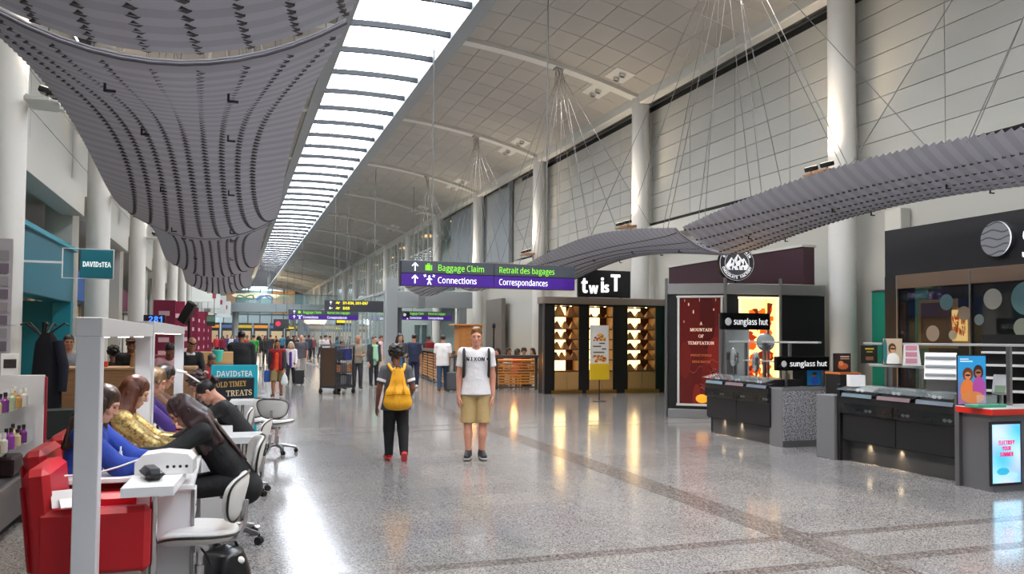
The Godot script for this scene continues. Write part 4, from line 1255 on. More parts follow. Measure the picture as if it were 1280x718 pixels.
	part("body", MB.new().box(Vector3(0, 0.1, 0), Vector3(0.16, 0.24, 0.05), Basis(Vector3.RIGHT, -0.5), 0.01).mesh(), mt("terminal_grey", "8f9192", 0.4), tm)
	part("keypad", MB.new().box(Vector3(0, 0.05, 0.055), Vector3(0.1, 0.09, 0.012), Basis(Vector3.RIGHT, -0.5), 0.002).mesh(), mt("keys_green", "4f6a4a", 0.5), tm)
	var gc := thing("glass_case", "small clear glass case with green base on the red topped counter", "case", Vector3(onz(1232, 505, -6.75).x, 0.893, -6.75))
	part("base", boxm(Vector3(0.42, 0.03, 0.16), 0.004, Vector3(0, 0.015, 0)), mt("green_base", "3f9c7c", 0.35), gc)
	part("glass", boxm(Vector3(0.16, 0.1, 0.12), 0.002, Vector3(0.02, 0.08, 0)), glassm("clear", "dfeff2", 0.12), gc)
	# wall shelves of eyewear seen at the frame edge
	var ws := thing("eyewear_shelves", "dark shelf unit with white ledges behind the payment terminal", "shelves", Vector3(onz(1275, 470, -8.0).x, 0, -8.0), -60)
	part("body", boxm(Vector3(0.9, 1.7, 0.25), 0.004, Vector3(0, 0.85, -0.2)), M.counter_black, ws)
	for k in 4:
		part("ledge", boxm(Vector3(0.86, 0.03, 0.2), 0.003, Vector3(0, 0.95 + 0.17 * k, 0.0)), M.white_gloss, ws)

func sunglass_shop():
	var o := thing("sunglass_shop", "black sunglass shop front with steel band and dotted glass", "shop front")
	var bl := mt("hut_black", "15171c", 0.45)
	var X := 11.62
	part("fascia", MB.new().box(Vector3(X + 0.2, 3.24, -8.9), Vector3(0.4, 0.88, 6.7)).mesh(), bl, o)
	part("jamb", MB.new().box(Vector3(X + 0.2, 1.4, -12.1), Vector3(0.4, 2.82, 0.32)).mesh(), bl, o)
	part("steel_band", boxm(Vector3(0.05, 0.25, 6.4), 0.004, Vector3(X - 0.02, 2.69, -8.75)), mt("bronze_steel", "a58d7e", 0.28, 0.9), o)
	for z in [-11.92, -10.35, -8.8, -7.2, -5.7]:
		part("mullion", boxm(Vector3(0.04, 2.8, 0.03), 0.003, Vector3(X - 0.03, 1.4, z)), M.steel, o)
	var zz := [-11.92, -10.35, -8.8, -7.2, -5.7]
	for k in 4:
		part("glass_pane", boxm(Vector3(0.012, 2.56, 1.53), 0.0, Vector3(X, 1.28, (zz[k] + zz[k + 1]) * 0.5)), glassm("shop_glass", "20262b", 0.35), o)
	part("interior_back", MB.new().box(Vector3(X + 0.82, 1.5, -8.8), Vector3(0.08, 2.9, 6.4)).box(Vector3(X + 0.42, 0.03, -8.8), Vector3(0.8, 0.04, 6.4)).box(Vector3(X + 0.42, 2.85, -8.8), Vector3(0.8, 0.06, 6.4)).mesh(), mt("interior_dark", "1d1b1c", 0.6), o)
	# framed panels inside
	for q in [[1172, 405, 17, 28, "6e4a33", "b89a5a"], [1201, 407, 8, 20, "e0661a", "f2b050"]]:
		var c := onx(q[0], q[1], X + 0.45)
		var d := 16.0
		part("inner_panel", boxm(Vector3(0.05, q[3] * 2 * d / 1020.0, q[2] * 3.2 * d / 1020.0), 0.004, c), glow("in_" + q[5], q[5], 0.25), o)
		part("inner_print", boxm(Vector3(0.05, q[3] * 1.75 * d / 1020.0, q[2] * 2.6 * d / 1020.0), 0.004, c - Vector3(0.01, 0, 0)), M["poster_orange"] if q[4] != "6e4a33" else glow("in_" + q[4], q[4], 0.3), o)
	for q in [[1183, 378, 10, "5a7f86"], [1166, 417, 10, "a59688"], [1191, 419, 6, "b0a58e"], [1241, 374, 13, "a8a8a2"], [1224, 400, 7, "6d7f80"], [1283, 373, 21, "5b8088"], [1278, 410, 12, "8d968c"], [1205, 392, 9, "8f8272"]]:
		var c := onx(q[0], q[1], X - 0.012)
		var d := (c - eye).dot(cam_basis * Vector3(0, 0, -1))
		var r: float = q[2] * d / 1020.0
		part("dot", MB.new().tube([c, c - Vector3(0.004, 0, 0)], r, 28).mesh(), mt("dot_" + q[3], q[3], 0.4), o)
	var lc := onx(1249, 299, X)
	var r := 22.0 * (lc - eye).dot(cam_basis * Vector3(0, 0, -1)) / 1020.0
	var im := new_img(128, 128, "d9dadd")
	disc(im, 58, 64, 62, 64, "6c6d70")
	for k in 5:
		for x in 128:
			var y0 := 8 + 26 * k + int(6.0 * sin(x * 0.07 + k * 1.3))
			for y in range(y0, y0 + 5):
				if y >= 0 and y < 128 and (x - 58.0) * (x - 58.0) / 3844.0 + (y - 64.0) * (y - 64.0) / 4096.0 < 1.0: im.set_pixel(x, y, Color("3d3e42"))
	var lo := thing("round_wave_logo", "round grey wavy emblem with white crescent on the black fascia", "sign", lc, -90)
	part("drum", MB.new().tube([Vector3(0, 0, 0), Vector3(0, 0, 0.07)], r, 32).mesh(), M.steel, lo)
	var face := MB.new()
	var c0 := face.vert(Vector3(0, 0, 0.073), Vector3.BACK, Vector2(0.5, 0.5))
	for k in 37:
		var a := TAU * k / 36.0
		face.vert(Vector3(cos(a) * r, sin(a) * r, 0.073), Vector3.BACK, Vector2(0.5 + cos(a) * 0.49, 0.5 - sin(a) * 0.49))
	for k in 36: face.tri(c0, c0 + 1 + k, c0 + 2 + k)
	part("print", face.mesh(), img_mat("wave_logo", im, 0.35, 0.5), lo)
	var ls := onx(1276, 300, X)
	letters("sunglass hut", o, Vector3(X - 0.02, ls.y, ls.z), 0.62, glow("hut_letter", "e8e8ec", 1.0), Vector3(0, -PI / 2, 0), 0, 0.0, "Droid Sans", false)
	# emerald panel and cream duct between column and shop
	var ep := thing("emerald_panel", "emerald green wall panel between the white column and black shop", "wall panel", Vector3(12.44, 0, -12.7))
	part("sheet", boxm(Vector3(0.06, 2.5, 1.5), 0.003, Vector3(0, 1.35, 0)), mt("emerald", "1f8a72", 0.3), ep)
	part("edge_strip", boxm(Vector3(0.08, 0.03, 1.5), 0.002, Vector3(-0.01, 2.62, 0)), M.steel, ep)
	var ep2 := thing("emerald_panel", "emerald green panel in the gap beside the candy display", "wall panel", Vector3(12.44, 0, -21.2))
	part("sheet", boxm(Vector3(0.06, 2.5, 2.4), 0.003, Vector3(0, 1.35, 0)), M.emerald, ep2)
	part("edge_strip", boxm(Vector3(0.08, 0.03, 2.4), 0.002, Vector3(-0.01, 2.62, 0)), M.steel, ep2)
	var du := thing("wall_duct", "square cream duct box on the wall over the emerald panel", "duct", Vector3(12.36, 3.3, -12.7))
	part("box", boxm(Vector3(0.24, 0.9, 0.42), 0.01, Vector3(0, 0.45, 0)), M.cream, du)
	part("lip", boxm(Vector3(0.27, 0.03, 0.46), 0.004, Vector3(0, 0.0, 0)), M.cream, du)

func column_lamps():
	# tapered ledges with pairs of floodlights near the column tops
	for k in range(0, 5):
		for s in [1.0, -1.0]:
			if k == 0 and s > 0: continue
			var cx: float = XC + s * 7.62
			var o := thing("floodlight_bracket", "%s bracket with two dark floodlights on the column %s" % ["brown" if s > 0 else "white", [["", "by the chocolate shop"], ["by the cosmetics poster board", "x"], ["behind the blade sign", "by the candy display"], ["past the tea shop", "behind the direction sign"], ["fourth beyond the tea shop", "by the grey blank panels"]][k][0 if s < 0 else 1] if not (k == 1 and s > 0) else "by the chocolate shop"], "floodlight", Vector3(cx, 5.1, bayz(k)))
			if k == 0: tag(o, "white bracket with two dark floodlights on the nearest left hand column, out of sight")
			if k == 1 and s < 0: tag(o, "white bracket with two dark floodlights on the column by the poster board")
			var pl := PackedVector2Array([Vector2(-s * 0.28, -0.3), Vector2(-s * 0.62, -0.36), Vector2(-s * 0.70, 0.0), Vector2(-s * 0.62, 0.36), Vector2(-s * 0.28, 0.3)])
			var pm := MB.new().prism(pl, 0.05, Transform3D(Basis(Vector3.RIGHT, PI / 2), Vector3.ZERO))
			for e in [-1, 1]:
				pm.box(Vector3(-s * 0.52, -0.02, 0.2 * e), Vector3(0.44, 0.03, 0.24), Basis(Vector3.BACK, s * 0.14))
			part("ledge", pm.mesh(), mt("tan_ledge", "a8754a", 0.5) if s > 0 else M.white_steel, o)
			for e in [-1, 1]:
				var f := part("floodlight", MB.new().box(Vector3(-s * 0.58, 0.1, 0.24 * e), Vector3(0.22, 0.09, 0.2), Basis(Vector3.BACK, s * 0.25), 0.015).mesh(), M.dark_metal, o)
				part("lens", MB.new().box(Vector3(-s * 0.59, 0.148, 0.24 * e), Vector3(0.18, 0.006, 0.16), Basis(Vector3.BACK, s * 0.25)).mesh(), glow("flood_lens", "fff0d8", 2.0), f)
				part("yoke", MB.new().box(Vector3(-s * 0.58, 0.03, 0.24 * e), Vector3(0.03, 0.08, 0.03)).mesh(), M.steel, f)
			var sp := SpotLight3D.new()
			sp.name = "light"; sp.light_energy = 7.0; sp.light_color = Color("ffe6c4"); sp.spot_angle = 60; sp.spot_angle_attenuation = 0.9; sp.shadow_enabled = true; sp.light_size = 0.15
			sp.position = Vector3(-s * 0.58, 0.26, 0); sp.rotation = Vector3(PI / 2, 0, s * 0.2)
			o.add_child(sp)
# ---------------------------------------------------------------- middle distance: fences, glass portal, far end, left shops
func fence(label: String, a: Vector3, b: Vector3, h: float, glowing: bool):
	var d := b - a
	var o := thing("slat_fence", label, "fence", a, rad_to_deg(atan2(-d.z, d.x)))
	var L := d.length()
	var n := int(ceil(L / 1.9))
	for k in n + 1:
		part("post", boxm(Vector3(0.09, h, 0.09), 0.004, Vector3(L * k / n, h * 0.5, 0)), mt("fence_post", "4a3d30", 0.5), o)
	part("top_rail", boxm(Vector3(L + 0.1, 0.1, 0.34), 0.006, Vector3(L * 0.5, h + 0.02, -0.04)), mt("fence_top", "4b4038", 0.4), o)
	part("bottom_rail", boxm(Vector3(L, 0.05, 0.06), 0.004, Vector3(L * 0.5, 0.06, 0)), M.fence_post, o)
	for k in n:
		for i in 9:
			bit("slat", o, Vector3(L * (k + 0.5) / n, 0.14 + (h - 0.22) * (i + 0.5) / 9.0, 0.01), Vector3(L / n - 0.09, (h - 0.22) / 9.0 - 0.032, 0.03), M.wood if not glowing else mt("amber_lit_wood", "c07c2c", 0.45))  # amber lamplight on the slats is put into their colour
	if glowing:
		part("lamp_strip", boxm(Vector3(L - 0.2, 0.03, 0.03), 0.0, Vector3(L * 0.5, h - 0.08, -0.17)), glow("fence_glow", "ffb55a", 0.7), o)
		for k in n:
			var l := OmniLight3D.new()
			l.name = "light"; l.light_energy = 0.8; l.light_color = Color("ffb055"); l.light_size = 0.1; l.shadow_enabled = true; l.omni_range = 6.0
			l.position = Vector3(L * (k + 0.5) / n, h - 0.12, -0.24)
			o.add_child(l)

func middle():
	fence("long wooden slat fence running back from the corner post", Vector3(7.38, 0, -33.6), Vector3(6.35, 0, -24.6), 1.12, false)
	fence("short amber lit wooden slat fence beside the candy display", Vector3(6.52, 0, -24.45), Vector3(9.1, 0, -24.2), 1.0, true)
	var o := thing("wooden_cabinet", "tall wooden cabinet with a wide flat top inside the fence", "cabinet", Vector3(7.93, 0, -28.0))
	part("body", boxm(Vector3(0.85, 2.02, 0.6), 0.01, Vector3(0, 1.01, 0)), M.wood, o)
	part("top", boxm(Vector3(1.1, 0.06, 0.8), 0.008, Vector3(-0.05, 2.05, 0)), M.wood, o)
	part("door", boxm(Vector3(0.36, 1.7, 0.02), 0.004, Vector3(0.2, 1.0, 0.31)), mt("wood_dark", "9a6a3a", 0.5), o)
	var t := thing("table_lamp", "slim dark pole lamp standing behind the amber lit fence", "lamp", Vector3(onz(617, 440, -29).x, 0, -29))
	part("pole", MB.new().cyl(Vector3.ZERO, 0.03, 2.0, 8).mesh(), M.dark_metal, t)
	part("head", MB.new().ball(Vector3(0, 2.05, 0), Vector3(0.07, 0.1, 0.07)).mesh(), M.dark_metal, t)
	# grey glass portal
	var z := -41.0
	var a := onz(483, 400, z).x; var b := onz(497, 400, z).x; var c := 11.9
	var p := thing("glass_portal", "grey steel portal frame with a broad beam before the pale glass room", "portal", Vector3.ZERO)
	part("post", boxm(Vector3(b - a, 4.6, 0.5), 0.01, Vector3((a + b) * 0.5, 2.3, z - 0.25)), M.beam_grey, p)
	part("inner_post", boxm(Vector3(0.24, 3.2, 0.4), 0.01, Vector3(b + 0.16, 1.6, z - 0.5)), mt("portal_dark", "5d6468", 0.5), p)
	part("beam", boxm(Vector3(1.1, 0.84, 0.6), 0.012, Vector3(b + 0.55, 3.54, z - 0.3)), M.beam_grey, p)
	part("beam", boxm(Vector3(c - b - 1.4, 0.84, 0.6), 0.012, Vector3((c + b) * 0.5 + 0.7, 3.57, z - 0.3)), M.beam_grey, p)
	part("joint_plate", boxm(Vector3(0.3, 0.88, 0.64), 0.006, Vector3(b + 1.25, 3.54, z - 0.3)), mt("joint_grey", "7b8185", 0.5), p)
	part("far_post", boxm(Vector3(0.4, 3.2, 0.5), 0.01, Vector3(c - 0.55, 1.6, z - 0.3)), M.beam_grey, p)
	part("rail", boxm(Vector3(c - b, 0.06, 0.06), 0.0, Vector3((c + b) * 0.5, 4.62, z - 0.3)), M.beam_grey, p)
	glassm("portal_glass", "b7cfd0", 0.15)
	for k in 4:
		part("upper_pane", boxm(Vector3((c - b) / 4.0 - 0.06, 0.6, 0.02), 0.0, Vector3(b + (c - b) * (k + 0.5) / 4.0, 4.28, z - 0.3)), M.portal_glass, p)
	var sp := thing("small_speaker", "small black box with white disc on the portal's inner post", "speaker", Vector3(b + 0.5, 2.75, z - 0.2))
	part("body", boxm(Vector3(0.3, 0.3, 0.2), 0.01), M.black, sp)
	part("disc", MB.new().tube([Vector3(-0.12, 0, 0.1), Vector3(-0.12, 0, 0.12)], 0.08, 14).mesh(), M.white_gloss, sp)
	# glass wall along the hall, and the pale wall behind
	var gw := Node3D.new(); gw.name = "wall_glass"; add_child(gw)
	setting(gw, "long glass wall with steel mullions to the left of the portal", "glass wall")
	glassm("wall_pane", "9fc0c2", 0.2)
	for k in 40:
		var zz := -42.0 - 1.5 * k
		part("mullion", boxm(Vector3(0.1, 3.9, 0.07), 0.0, Vector3(7.4, 1.95, zz)), M.beam_grey, gw)
		part("pane", boxm(Vector3(0.02, 3.8, 1.42), 0.0, Vector3(7.4, 1.95, zz - 0.75)), M.wall_pane, gw)
	part("head_rail", boxm(Vector3(0.14, 0.12, 60), 0.0, Vector3(7.4, 3.92, -72)), M.beam_grey, gw)
	part("foot_rail", boxm(Vector3(0.14, 0.12, 60), 0.0, Vector3(7.4, 0.06, -72)), M.beam_grey, gw)
	var rm := MB.new()
	rm.box(Vector3(9.9, 2.1, -52), Vector3(4.7, 4.2, 0.2))
	var rw := part("wall_room", rm.mesh(), mt("pale_teal", "a9b9b8", 0.7))
	setting(rw, "pale blue grey wall closing the glass room behind the portal", "wall")
	for u in [521.0, 530.0]:
		var q := onz(u, 420, -51.85)
		part("slot_window", boxm(Vector3(0.3, 1.3, 0.04), 0.0, q + Vector3(0, 0.05, 0)), mt("slot_dark", "4f6468", 0.3), rw)
		part("slot_frame", boxm(Vector3(0.4, 0.06, 0.06), 0.0, q + Vector3(0, 0.74, 0)), M.white_steel, rw)
	var rp := part("wall_red_panel", boxm(Vector3(0.2, 2.6, 2.5), 0.01, Vector3(12.15, 2.2, -38)), mt("brown_panel", "77706a", 0.5))
	setting(rp, "brown wood wall panel at the far side of the glass room", "wall")
	# bridge and glazed end
	var bz := -102.0
	var br := thing("footbridge", "pale bridge crossing the hall far away with glass parapet", "bridge", Vector3(0, 0, bz))
	part("deck", boxm(Vector3(16, 1.0, 4), 0.0, Vector3(4.4, 4.95, 0)), mt("bridge_grey", "a3adad", 0.6), br)
	part("parapet", boxm(Vector3(16, 1.1, 0.05), 0.0, Vector3(4.4, 6.0, 1.9)), glassm("parapet_glass", "8fb5b8", 0.3), br)
	part("handrail", boxm(Vector3(16, 0.08, 0.1), 0.0, Vector3(4.4, 6.58, 1.9)), M.steel, br)
	for x in [0.3, 6.9, 11.5]:
		part("pillar", MB.new().cyl(Vector3(x, 0, 0), 0.35, 4.5, 12).mesh(), M.column_white, br)
	var ew := Node3D.new(); ew.name = "window_2"; add_child(ew)
	setting(ew, "glazed end facade beyond the bridge", "window")
	for k in 9:
		part("mullion", boxm(Vector3(0.2, 10, 0.2), 0.0, Vector3(-3.5 + 2.0 * k, 5, -150)), mt("end_mullion", "55605f", 0.5), ew)
		if k < 8: part("pane", boxm(Vector3(1.8, 4.0, 0.05), 0.0, Vector3(-2.5 + 2.0 * k, 7.6, -150)), [mt("end_pane_a", "8fb0b2", 0.3), mt("end_pane_b", "6c8688", 0.3), glow("end_pane_c", "c98a4a", 0.5)][(k * 2 + k / 3) % 3], ew)
	part("transom", boxm(Vector3(17, 0.3, 0.3), 0.0, Vector3(4.4, 5.4, -149.9)), M.end_mullion, ew)
	for k in 7:
		var x := -2.6 + 2.1 * k
		var s := thing("far_shop", "%s lit shop unit under the bridge, number %s from the tea shop side" % [["amber", "blue screened", "yellow"][k % 3], ["one", "two", "three", "four", "five", "six", "seven"][k]], "shop", Vector3(x, 0, -118))
		part("body", boxm(Vector3(1.9, 3.4, 1.0), 0.02, Vector3(0, 1.7, 0)), mt("far_shop_grey", "4c5254", 0.6), s)
		part("fascia", boxm(Vector3(1.8, 0.4, 0.1), 0.0, Vector3(0, 2.9, 0.55)), [glow("fs_a", "d08a3a", 0.6), glow("fs_b", "5a6f9c", 0.4), glow("fs_c", "c9a83a", 0.5)][k % 3], s)
		part("window", boxm(Vector3(1.5, 1.6, 0.1), 0.0, Vector3(0, 1.5, 0.52)), glow("fs_w", "c9b08a", 0.45), s)
	var dl := thing("disc_lamp", "wide glowing oval ceiling disc over the far bridge", "ceiling lamp", Vector3(3.2, 7.25, -124))
	part("disc", MB.new().lathe(Vector3.ZERO, [Vector2(0, 0.0), Vector2(3.2, 0.05), Vector2(3.4, 0.25), Vector2(3.0, 0.45), Vector2(0, 0.5)], 32).mesh(), glow("disc_glow", "ffe9c0", 1.3), dl)
	for k in 4: part("rod", MB.new().cyl(Vector3(1.6 * (k % 2 * 2 - 1), 0.45, 1.6 * (k / 2 * 2 - 1)), 0.04, 2.51, 6).mesh(), M.cable, dl)
	var l := OmniLight3D.new()
	l.name = "light"; l.light_energy = 30.0; l.light_color = Color("ffe2b0"); l.light_size = 2.0; l.shadow_enabled = true; l.omni_range = 60; l.position = Vector3(0, -2.2, 0)
	dl.add_child(l)
	var cs := ["3fae4a", "2f62c4", "d8d23a"]
	for k in 3:
		var sc := thing("ribbon_sculpture", "%s curling ribbon sculpture hanging by the oval ceiling disc" % ["green", "blue", "yellow"][k], "sculpture", Vector3(1.6 + 2.6 * k, 7.0, -119))
		var pts := []
		for j in 16: pts.append(Vector3(cos(j * 0.45 + k) * 1.1, 0.28 * sin(j * 0.9 + k), sin(j * 0.45 + k) * 0.6))
		part("ribbon", MB.new().tube(pts, 0.11, 8).mesh(), mt("ribbon" + cs[k], cs[k], 0.4), sc)
		part("wire", MB.new().cyl(Vector3(1.1 * cos(k * 1.0), 0.0, 0.6 * sin(k * 1.0)), 0.02, roof(1.6 + 2.6 * k + 1.1 * cos(k * 1.0)) - 7.0, 5).mesh(), M.cable, sc)

func left_shops():
	var teal := mt("teal", "086274", 0.35)
	var o := thing("tea_shop", "teal tea shop front with deep glossy fascia and green interior", "shop front")
	part("fascia", MB.new().box(Vector3(-3.95, 3.03, -18.2), Vector3(0.5, 1.3, 8.2), Basis(), 0.02).mesh(), teal, o)
	part("fascia_lip", MB.new().box(Vector3(-3.93, 3.66, -18.2), Vector3(0.62, 0.1, 8.3), Basis(), 0.01).mesh(), mt("teal_lip", "1d8fa4", 0.3), o)
	part("jamb", MB.new().box(Vector3(-3.9, 1.2, -22.2), Vector3(0.4, 2.4, 0.3), Basis(), 0.01).mesh(), mt("teal_jamb", "178391", 0.35), o)
	part("return_wall", MB.new().box(Vector3(-5.0, 1.2, -22.2), Vector3(1.8, 2.4, 0.12)).mesh(), mt("teal_dark", "0d6f78", 0.5), o)
	part("green_wall", MB.new().box(Vector3(-6.2, 1.8, -18.2), Vector3(0.12, 3.6, 8.2)).mesh(), mt("green_wall", "14805e", 0.5), o)
	part("interior_ceiling", MB.new().box(Vector3(-5.1, 2.75, -18.2), Vector3(2.2, 0.08, 8.2)).mesh(), M.green_wall, o)
	part("pole_light", boxm(Vector3(0.05, 2.3, 0.05), 0.0, Vector3(-4.6, 1.15, -20)), mt("brass_thin", "b08a3a", 0.4, 0.6), o)
	part("orange_tag", boxm(Vector3(0.02, 0.2, 0.26), 0.0, Vector3(-6.12, 1.62, -21.2)), mt("tag_orange", "d2522a", 0.5), o)
	var bl := AreaLight3D.new()
	var tl := thing("shop_lamp", "flat white ceiling lamp inside the teal tea shop", "ceiling lamp", Vector3(-5.0, 2.68, -18.0))
	part("diffuser", boxm(Vector3(0.5, 0.03, 4.0), 0.0), glow("shop_lamp_glow", "f4fff4", 1.5), tl)
	bl.name = "light"; bl.area_size = Vector2(0.5, 4.0); bl.light_energy = 1.2; bl.shadow_enabled = true; bl.position = Vector3(0, -0.03, 0); bl.rotation.x = -PI / 2
	tl.add_child(bl)
	# blade sign
	var s := thing("blade_sign", "square teal tea shop blade sign in a thin white frame", "sign", Vector3(-2.36, 2.63, -16.5))
	part("board", boxm(Vector3(0.54, 0.52, 0.07), 0.006, Vector3(0, 0.26, 0)), glow("blade_teal", "0b6472", 0.1), s)
	letters("DAVIDsTEA", s, Vector3(0, 0.25, 0.037), 0.095, glow("blade_text", "e8f4f4", 0.6), Vector3.ZERO, 1, 0.46, "Droid Sans", true)
	var fr := MB.new()
	for q in [[-0.56, 0.26, 0.015, 0.54], [0.275, 0.26, 0.012, 0.54], [-0.14, 0.53, 0.84, 0.012], [-0.14, -0.008, 0.84, 0.012]]:
		fr.box(Vector3(q[0], q[1], 0), Vector3(q[2], q[3], 0.05))
	part("frame", fr.mesh(), M.white_gloss, s)
	part("arm", MB.new().box(Vector3(-0.98, 0.27, 0), Vector3(0.86, 0.04, 0.04)).mesh(), M.white_gloss, s)
	# cosmetics gondola
	var g := thing("cosmetics_shelves", "white shelf unit with glass shelves of bottles beside the red armchairs", "shelf unit", Vector3(-1.72, 0, -7.4))
	part("back", boxm(Vector3(0.06, 1.22, 2.6), 0.006, Vector3(-0.42, 0.61, 0)), M.white_lacquer, g)
	part("end_panel", boxm(Vector3(0.5, 1.22, 0.05), 0.006, Vector3(-0.19, 0.61, -1.3)), M.white_lacquer, g)
	part("base", boxm(Vector3(0.48, 0.32, 2.6), 0.006, Vector3(-0.2, 0.22, 0)), mt("base_grey", "8d8b8d", 0.3, 0.5), g)
	part("kick", boxm(Vector3(0.44, 0.06, 2.56), 0.0, Vector3(-0.21, 0.03, 0)), M.dark_metal, g)
	part("red_edge_strip", boxm(Vector3(0.02, 1.2, 0.03), 0.0, Vector3(0.07, 0.6, -1.31)), mt("strip_red", "a3243a", 0.4), g)
	for y in [0.62, 0.95]:
		part("glass_shelf", boxm(Vector3(0.36, 0.012, 2.5), 0.002, Vector3(-0.2, y, 0)), glassm("shelf_glass", "cfe0de", 0.25), g)
	var prof := [Vector2(0, 0), Vector2(0.022, 0.0), Vector2(0.024, 0.01), Vector2(0.024, 0.085), Vector2(0.012, 0.1), Vector2(0.011, 0.115), Vector2(0, 0.115)]
	var bm := MB.new().lathe(Vector3.ZERO, prof, 10).mesh()
	var cm := MB.new().cyl(Vector3(0, 0.115, 0), 0.013, 0.03, 8).mesh()
	var kinds := [["purple", "7a3a86", "1b1b1d"], ["cream", "d6c69a", "2a1c18"], ["violet", "a04ab0", "20161c"], ["white", "e0ded6", "e8e6e0"], ["amber", "c8975a", "d8d6d0"], ["pale green", "b5c2a0", "e0ded8"]]
	for r in 2:
		for k in 12:
			var kd: Array = kinds[(k / 2 + r * 3) % 6]
			var b := thing("bottle", "small %s bottle on the %s glass shelf, %s from the far end panel" % [kd[0], ["lower", "upper"][r], ["first", "second", "third", "fourth", "fifth", "sixth", "seventh", "eighth", "ninth", "tenth", "eleventh", "twelfth"][k]], "bottle", Vector3(-1.82 + 0.06 * (k % 2), 0.626 + 0.33 * r, -8.5 + 0.11 * k), 0, "cosmetic bottles on glass shelves")
			part("body", bm, mt("bottle" + kd[1], kd[1], 0.25), b)
			part("cap", cm, mt("cap" + kd[2], kd[2], 0.4), b)
			b.scale = Vector3(1.2, 1.0 + 0.25 * ((k * 7) % 3) * 0.5, 1.2)
	var bg := thing("vanity_case", "dark brown glossy vanity case on the lowest shelf of the cosmetics unit", "case", Vector3(-1.85, 0.385, -8.1))
	part("body", boxm(Vector3(0.24, 0.17, 0.34), 0.02, Vector3(0, 0.085, 0)), mt("case_brown", "2a1518", 0.25), bg)
	part("handle", MB.new().tube([Vector3(0, 0.16, -0.08), Vector3(0, 0.2, -0.05), Vector3(0, 0.2, 0.05), Vector3(0, 0.16, 0.08)], 0.012, 6).mesh(), M.black, bg)
	var pb := thing("cosmetics_board", "tall grey picture board with rows of small product photos above the shelves", "poster board", Vector3(-2.2, 1.0, -8.76), 8)
	part("board", boxm(Vector3(0.5, 1.5, 0.04), 0.006, Vector3(-0.02, 0.75, 0)), mt("board_grey", "a7a3aa", 0.4), pb)
	var rg := RandomNumberGenerator.new(); rg.seed = 77
	for r in 11:
		for k in 2:
			part("photo", boxm(Vector3(0.2, 0.09, 0.008), 0.0, Vector3(-0.13 + 0.23 * k, 0.12 + 0.122 * r, 0.024)), mt("ph%d" % ((r * 3 + k) % 6), ["6a6468", "8a878c", "57545a", "a8a4a8", "6a5f6e", "bcb8bc"][(r * 3 + k) % 6], 0.4), pb)
	part("foot", boxm(Vector3(0.3, 1.0, 0.05), 0.0, Vector3(-0.02, -0.5, -0.01)), M.white_lacquer, pb)
	var pc := thing("product_box", "small white box with dark product photo atop the cosmetics unit", "box", Vector3(-1.9, 1.225, -8.45), 20)
	part("body", boxm(Vector3(0.14, 0.2, 0.06), 0.003, Vector3(0, 0.1, 0)), M.white_gloss, pc)
	part("print", boxm(Vector3(0.1, 0.08, 0.004), 0.0, Vector3(0, 0.11, 0.032)), mt("print_dark", "2d2626", 0.5), pc)
	# tea counter
	var tc := thing("tea_counter", "tan wooden tea kiosk counter behind the nail bar frames", "counter", Vector3(-1.45, 0, -12.9))
	for k in 2:
		part("front_panel", boxm(Vector3(0.9, 1.1, 0.06), 0.004, Vector3(-0.42 + 0.9 * k, 0.55, 0)), M.wood_counter, tc)
	part("worktop", boxm(Vector3(1.86, 0.04, 0.6), 0.006, Vector3(0.03, 1.12, -0.25)), mt("worktop_tan", "b38d66", 0.4), tc)
	part("body", boxm(Vector3(1.8, 1.1, 0.5), 0.0, Vector3(0.03, 0.55, -0.3)), mt("body_brown", "8c6647", 0.6), tc)
	var tc2 := thing("tea_counter", "lighter wooden counter with raised shelf beyond the teal chalkboard sign", "counter", Vector3(-0.35, 0, -16.2))
	part("body", boxm(Vector3(0.75, 1.1, 0.7), 0.006, Vector3(0, 0.55, 0)), M.wood_counter, tc2)
	part("raised_shelf", boxm(Vector3(0.7, 0.2, 0.4), 0.006, Vector3(0.02, 1.2, -0.15)), mt("shelf_pale", "c9a06c", 0.5), tc2)
	var wc := thing("white_counter", "long low white counter far behind the teal chalkboard sign", "counter", Vector3(-0.7, 0, -20.0))
	part("body", boxm(Vector3(2.2, 1.08, 0.6), 0.01, Vector3(0, 0.54, 0)), M.white_lacquer, wc)
	part("red_band", boxm(Vector3(2.22, 0.08, 0.62), 0.004, Vector3(0, 1.12, 0)), mt("band_red", "8a2a3a", 0.5), wc)
	for k in 2:
		var cup := thing("red_cup", "small red cup with straw on the tan counter, %s" % ["farther from the hat wearer", "nearer the hat wearer"][k], "cup", Vector3(-1.95 + 0.23 * k, 1.14, -12.95))
		part("body", MB.new().lathe(Vector3.ZERO, [Vector2(0, 0), Vector2(0.04, 0), Vector2(0.05, 0.08), Vector2(0.045, 0.08), Vector2(0, 0.075)], 14).mesh(), mt("cup_red", "d4452a", 0.4), cup)
		part("straw", MB.new().tube([Vector3(0, 0.06, 0), Vector3(0.012, 0.15, 0)], 0.006, 6).mesh(), M.white_gloss, cup)
	var pbg := thing("paper_bag", "crumpled brown paper bag held before the man in the hat", "bag", Vector3(-1.27, 1.14, -13.0), 20)
	part("body", MB.new().prism(PackedVector2Array([Vector2(-0.12, 0), Vector2(0.13, 0), Vector2(0.1, 0.2), Vector2(0.02, 0.26), Vector2(-0.1, 0.18)]), 0.12, Transform3D(Basis(), Vector3(0, 0, -0.06))).mesh(), mt("paper_brown", "a87c54", 0.8), pbg)
	part("fold", boxm(Vector3(0.2, 0.012, 0.13), 0.0, Vector3(0, 0.14, 0)), mt("paper_brown2", "98704a", 0.8), pbg)
	# chalkboard sign
	var ts := thing("chalkboard_sign", "teal framed tea sign with chalk lettering on its dark panel", "sign", Vector3(0.04, 0, -12.8))
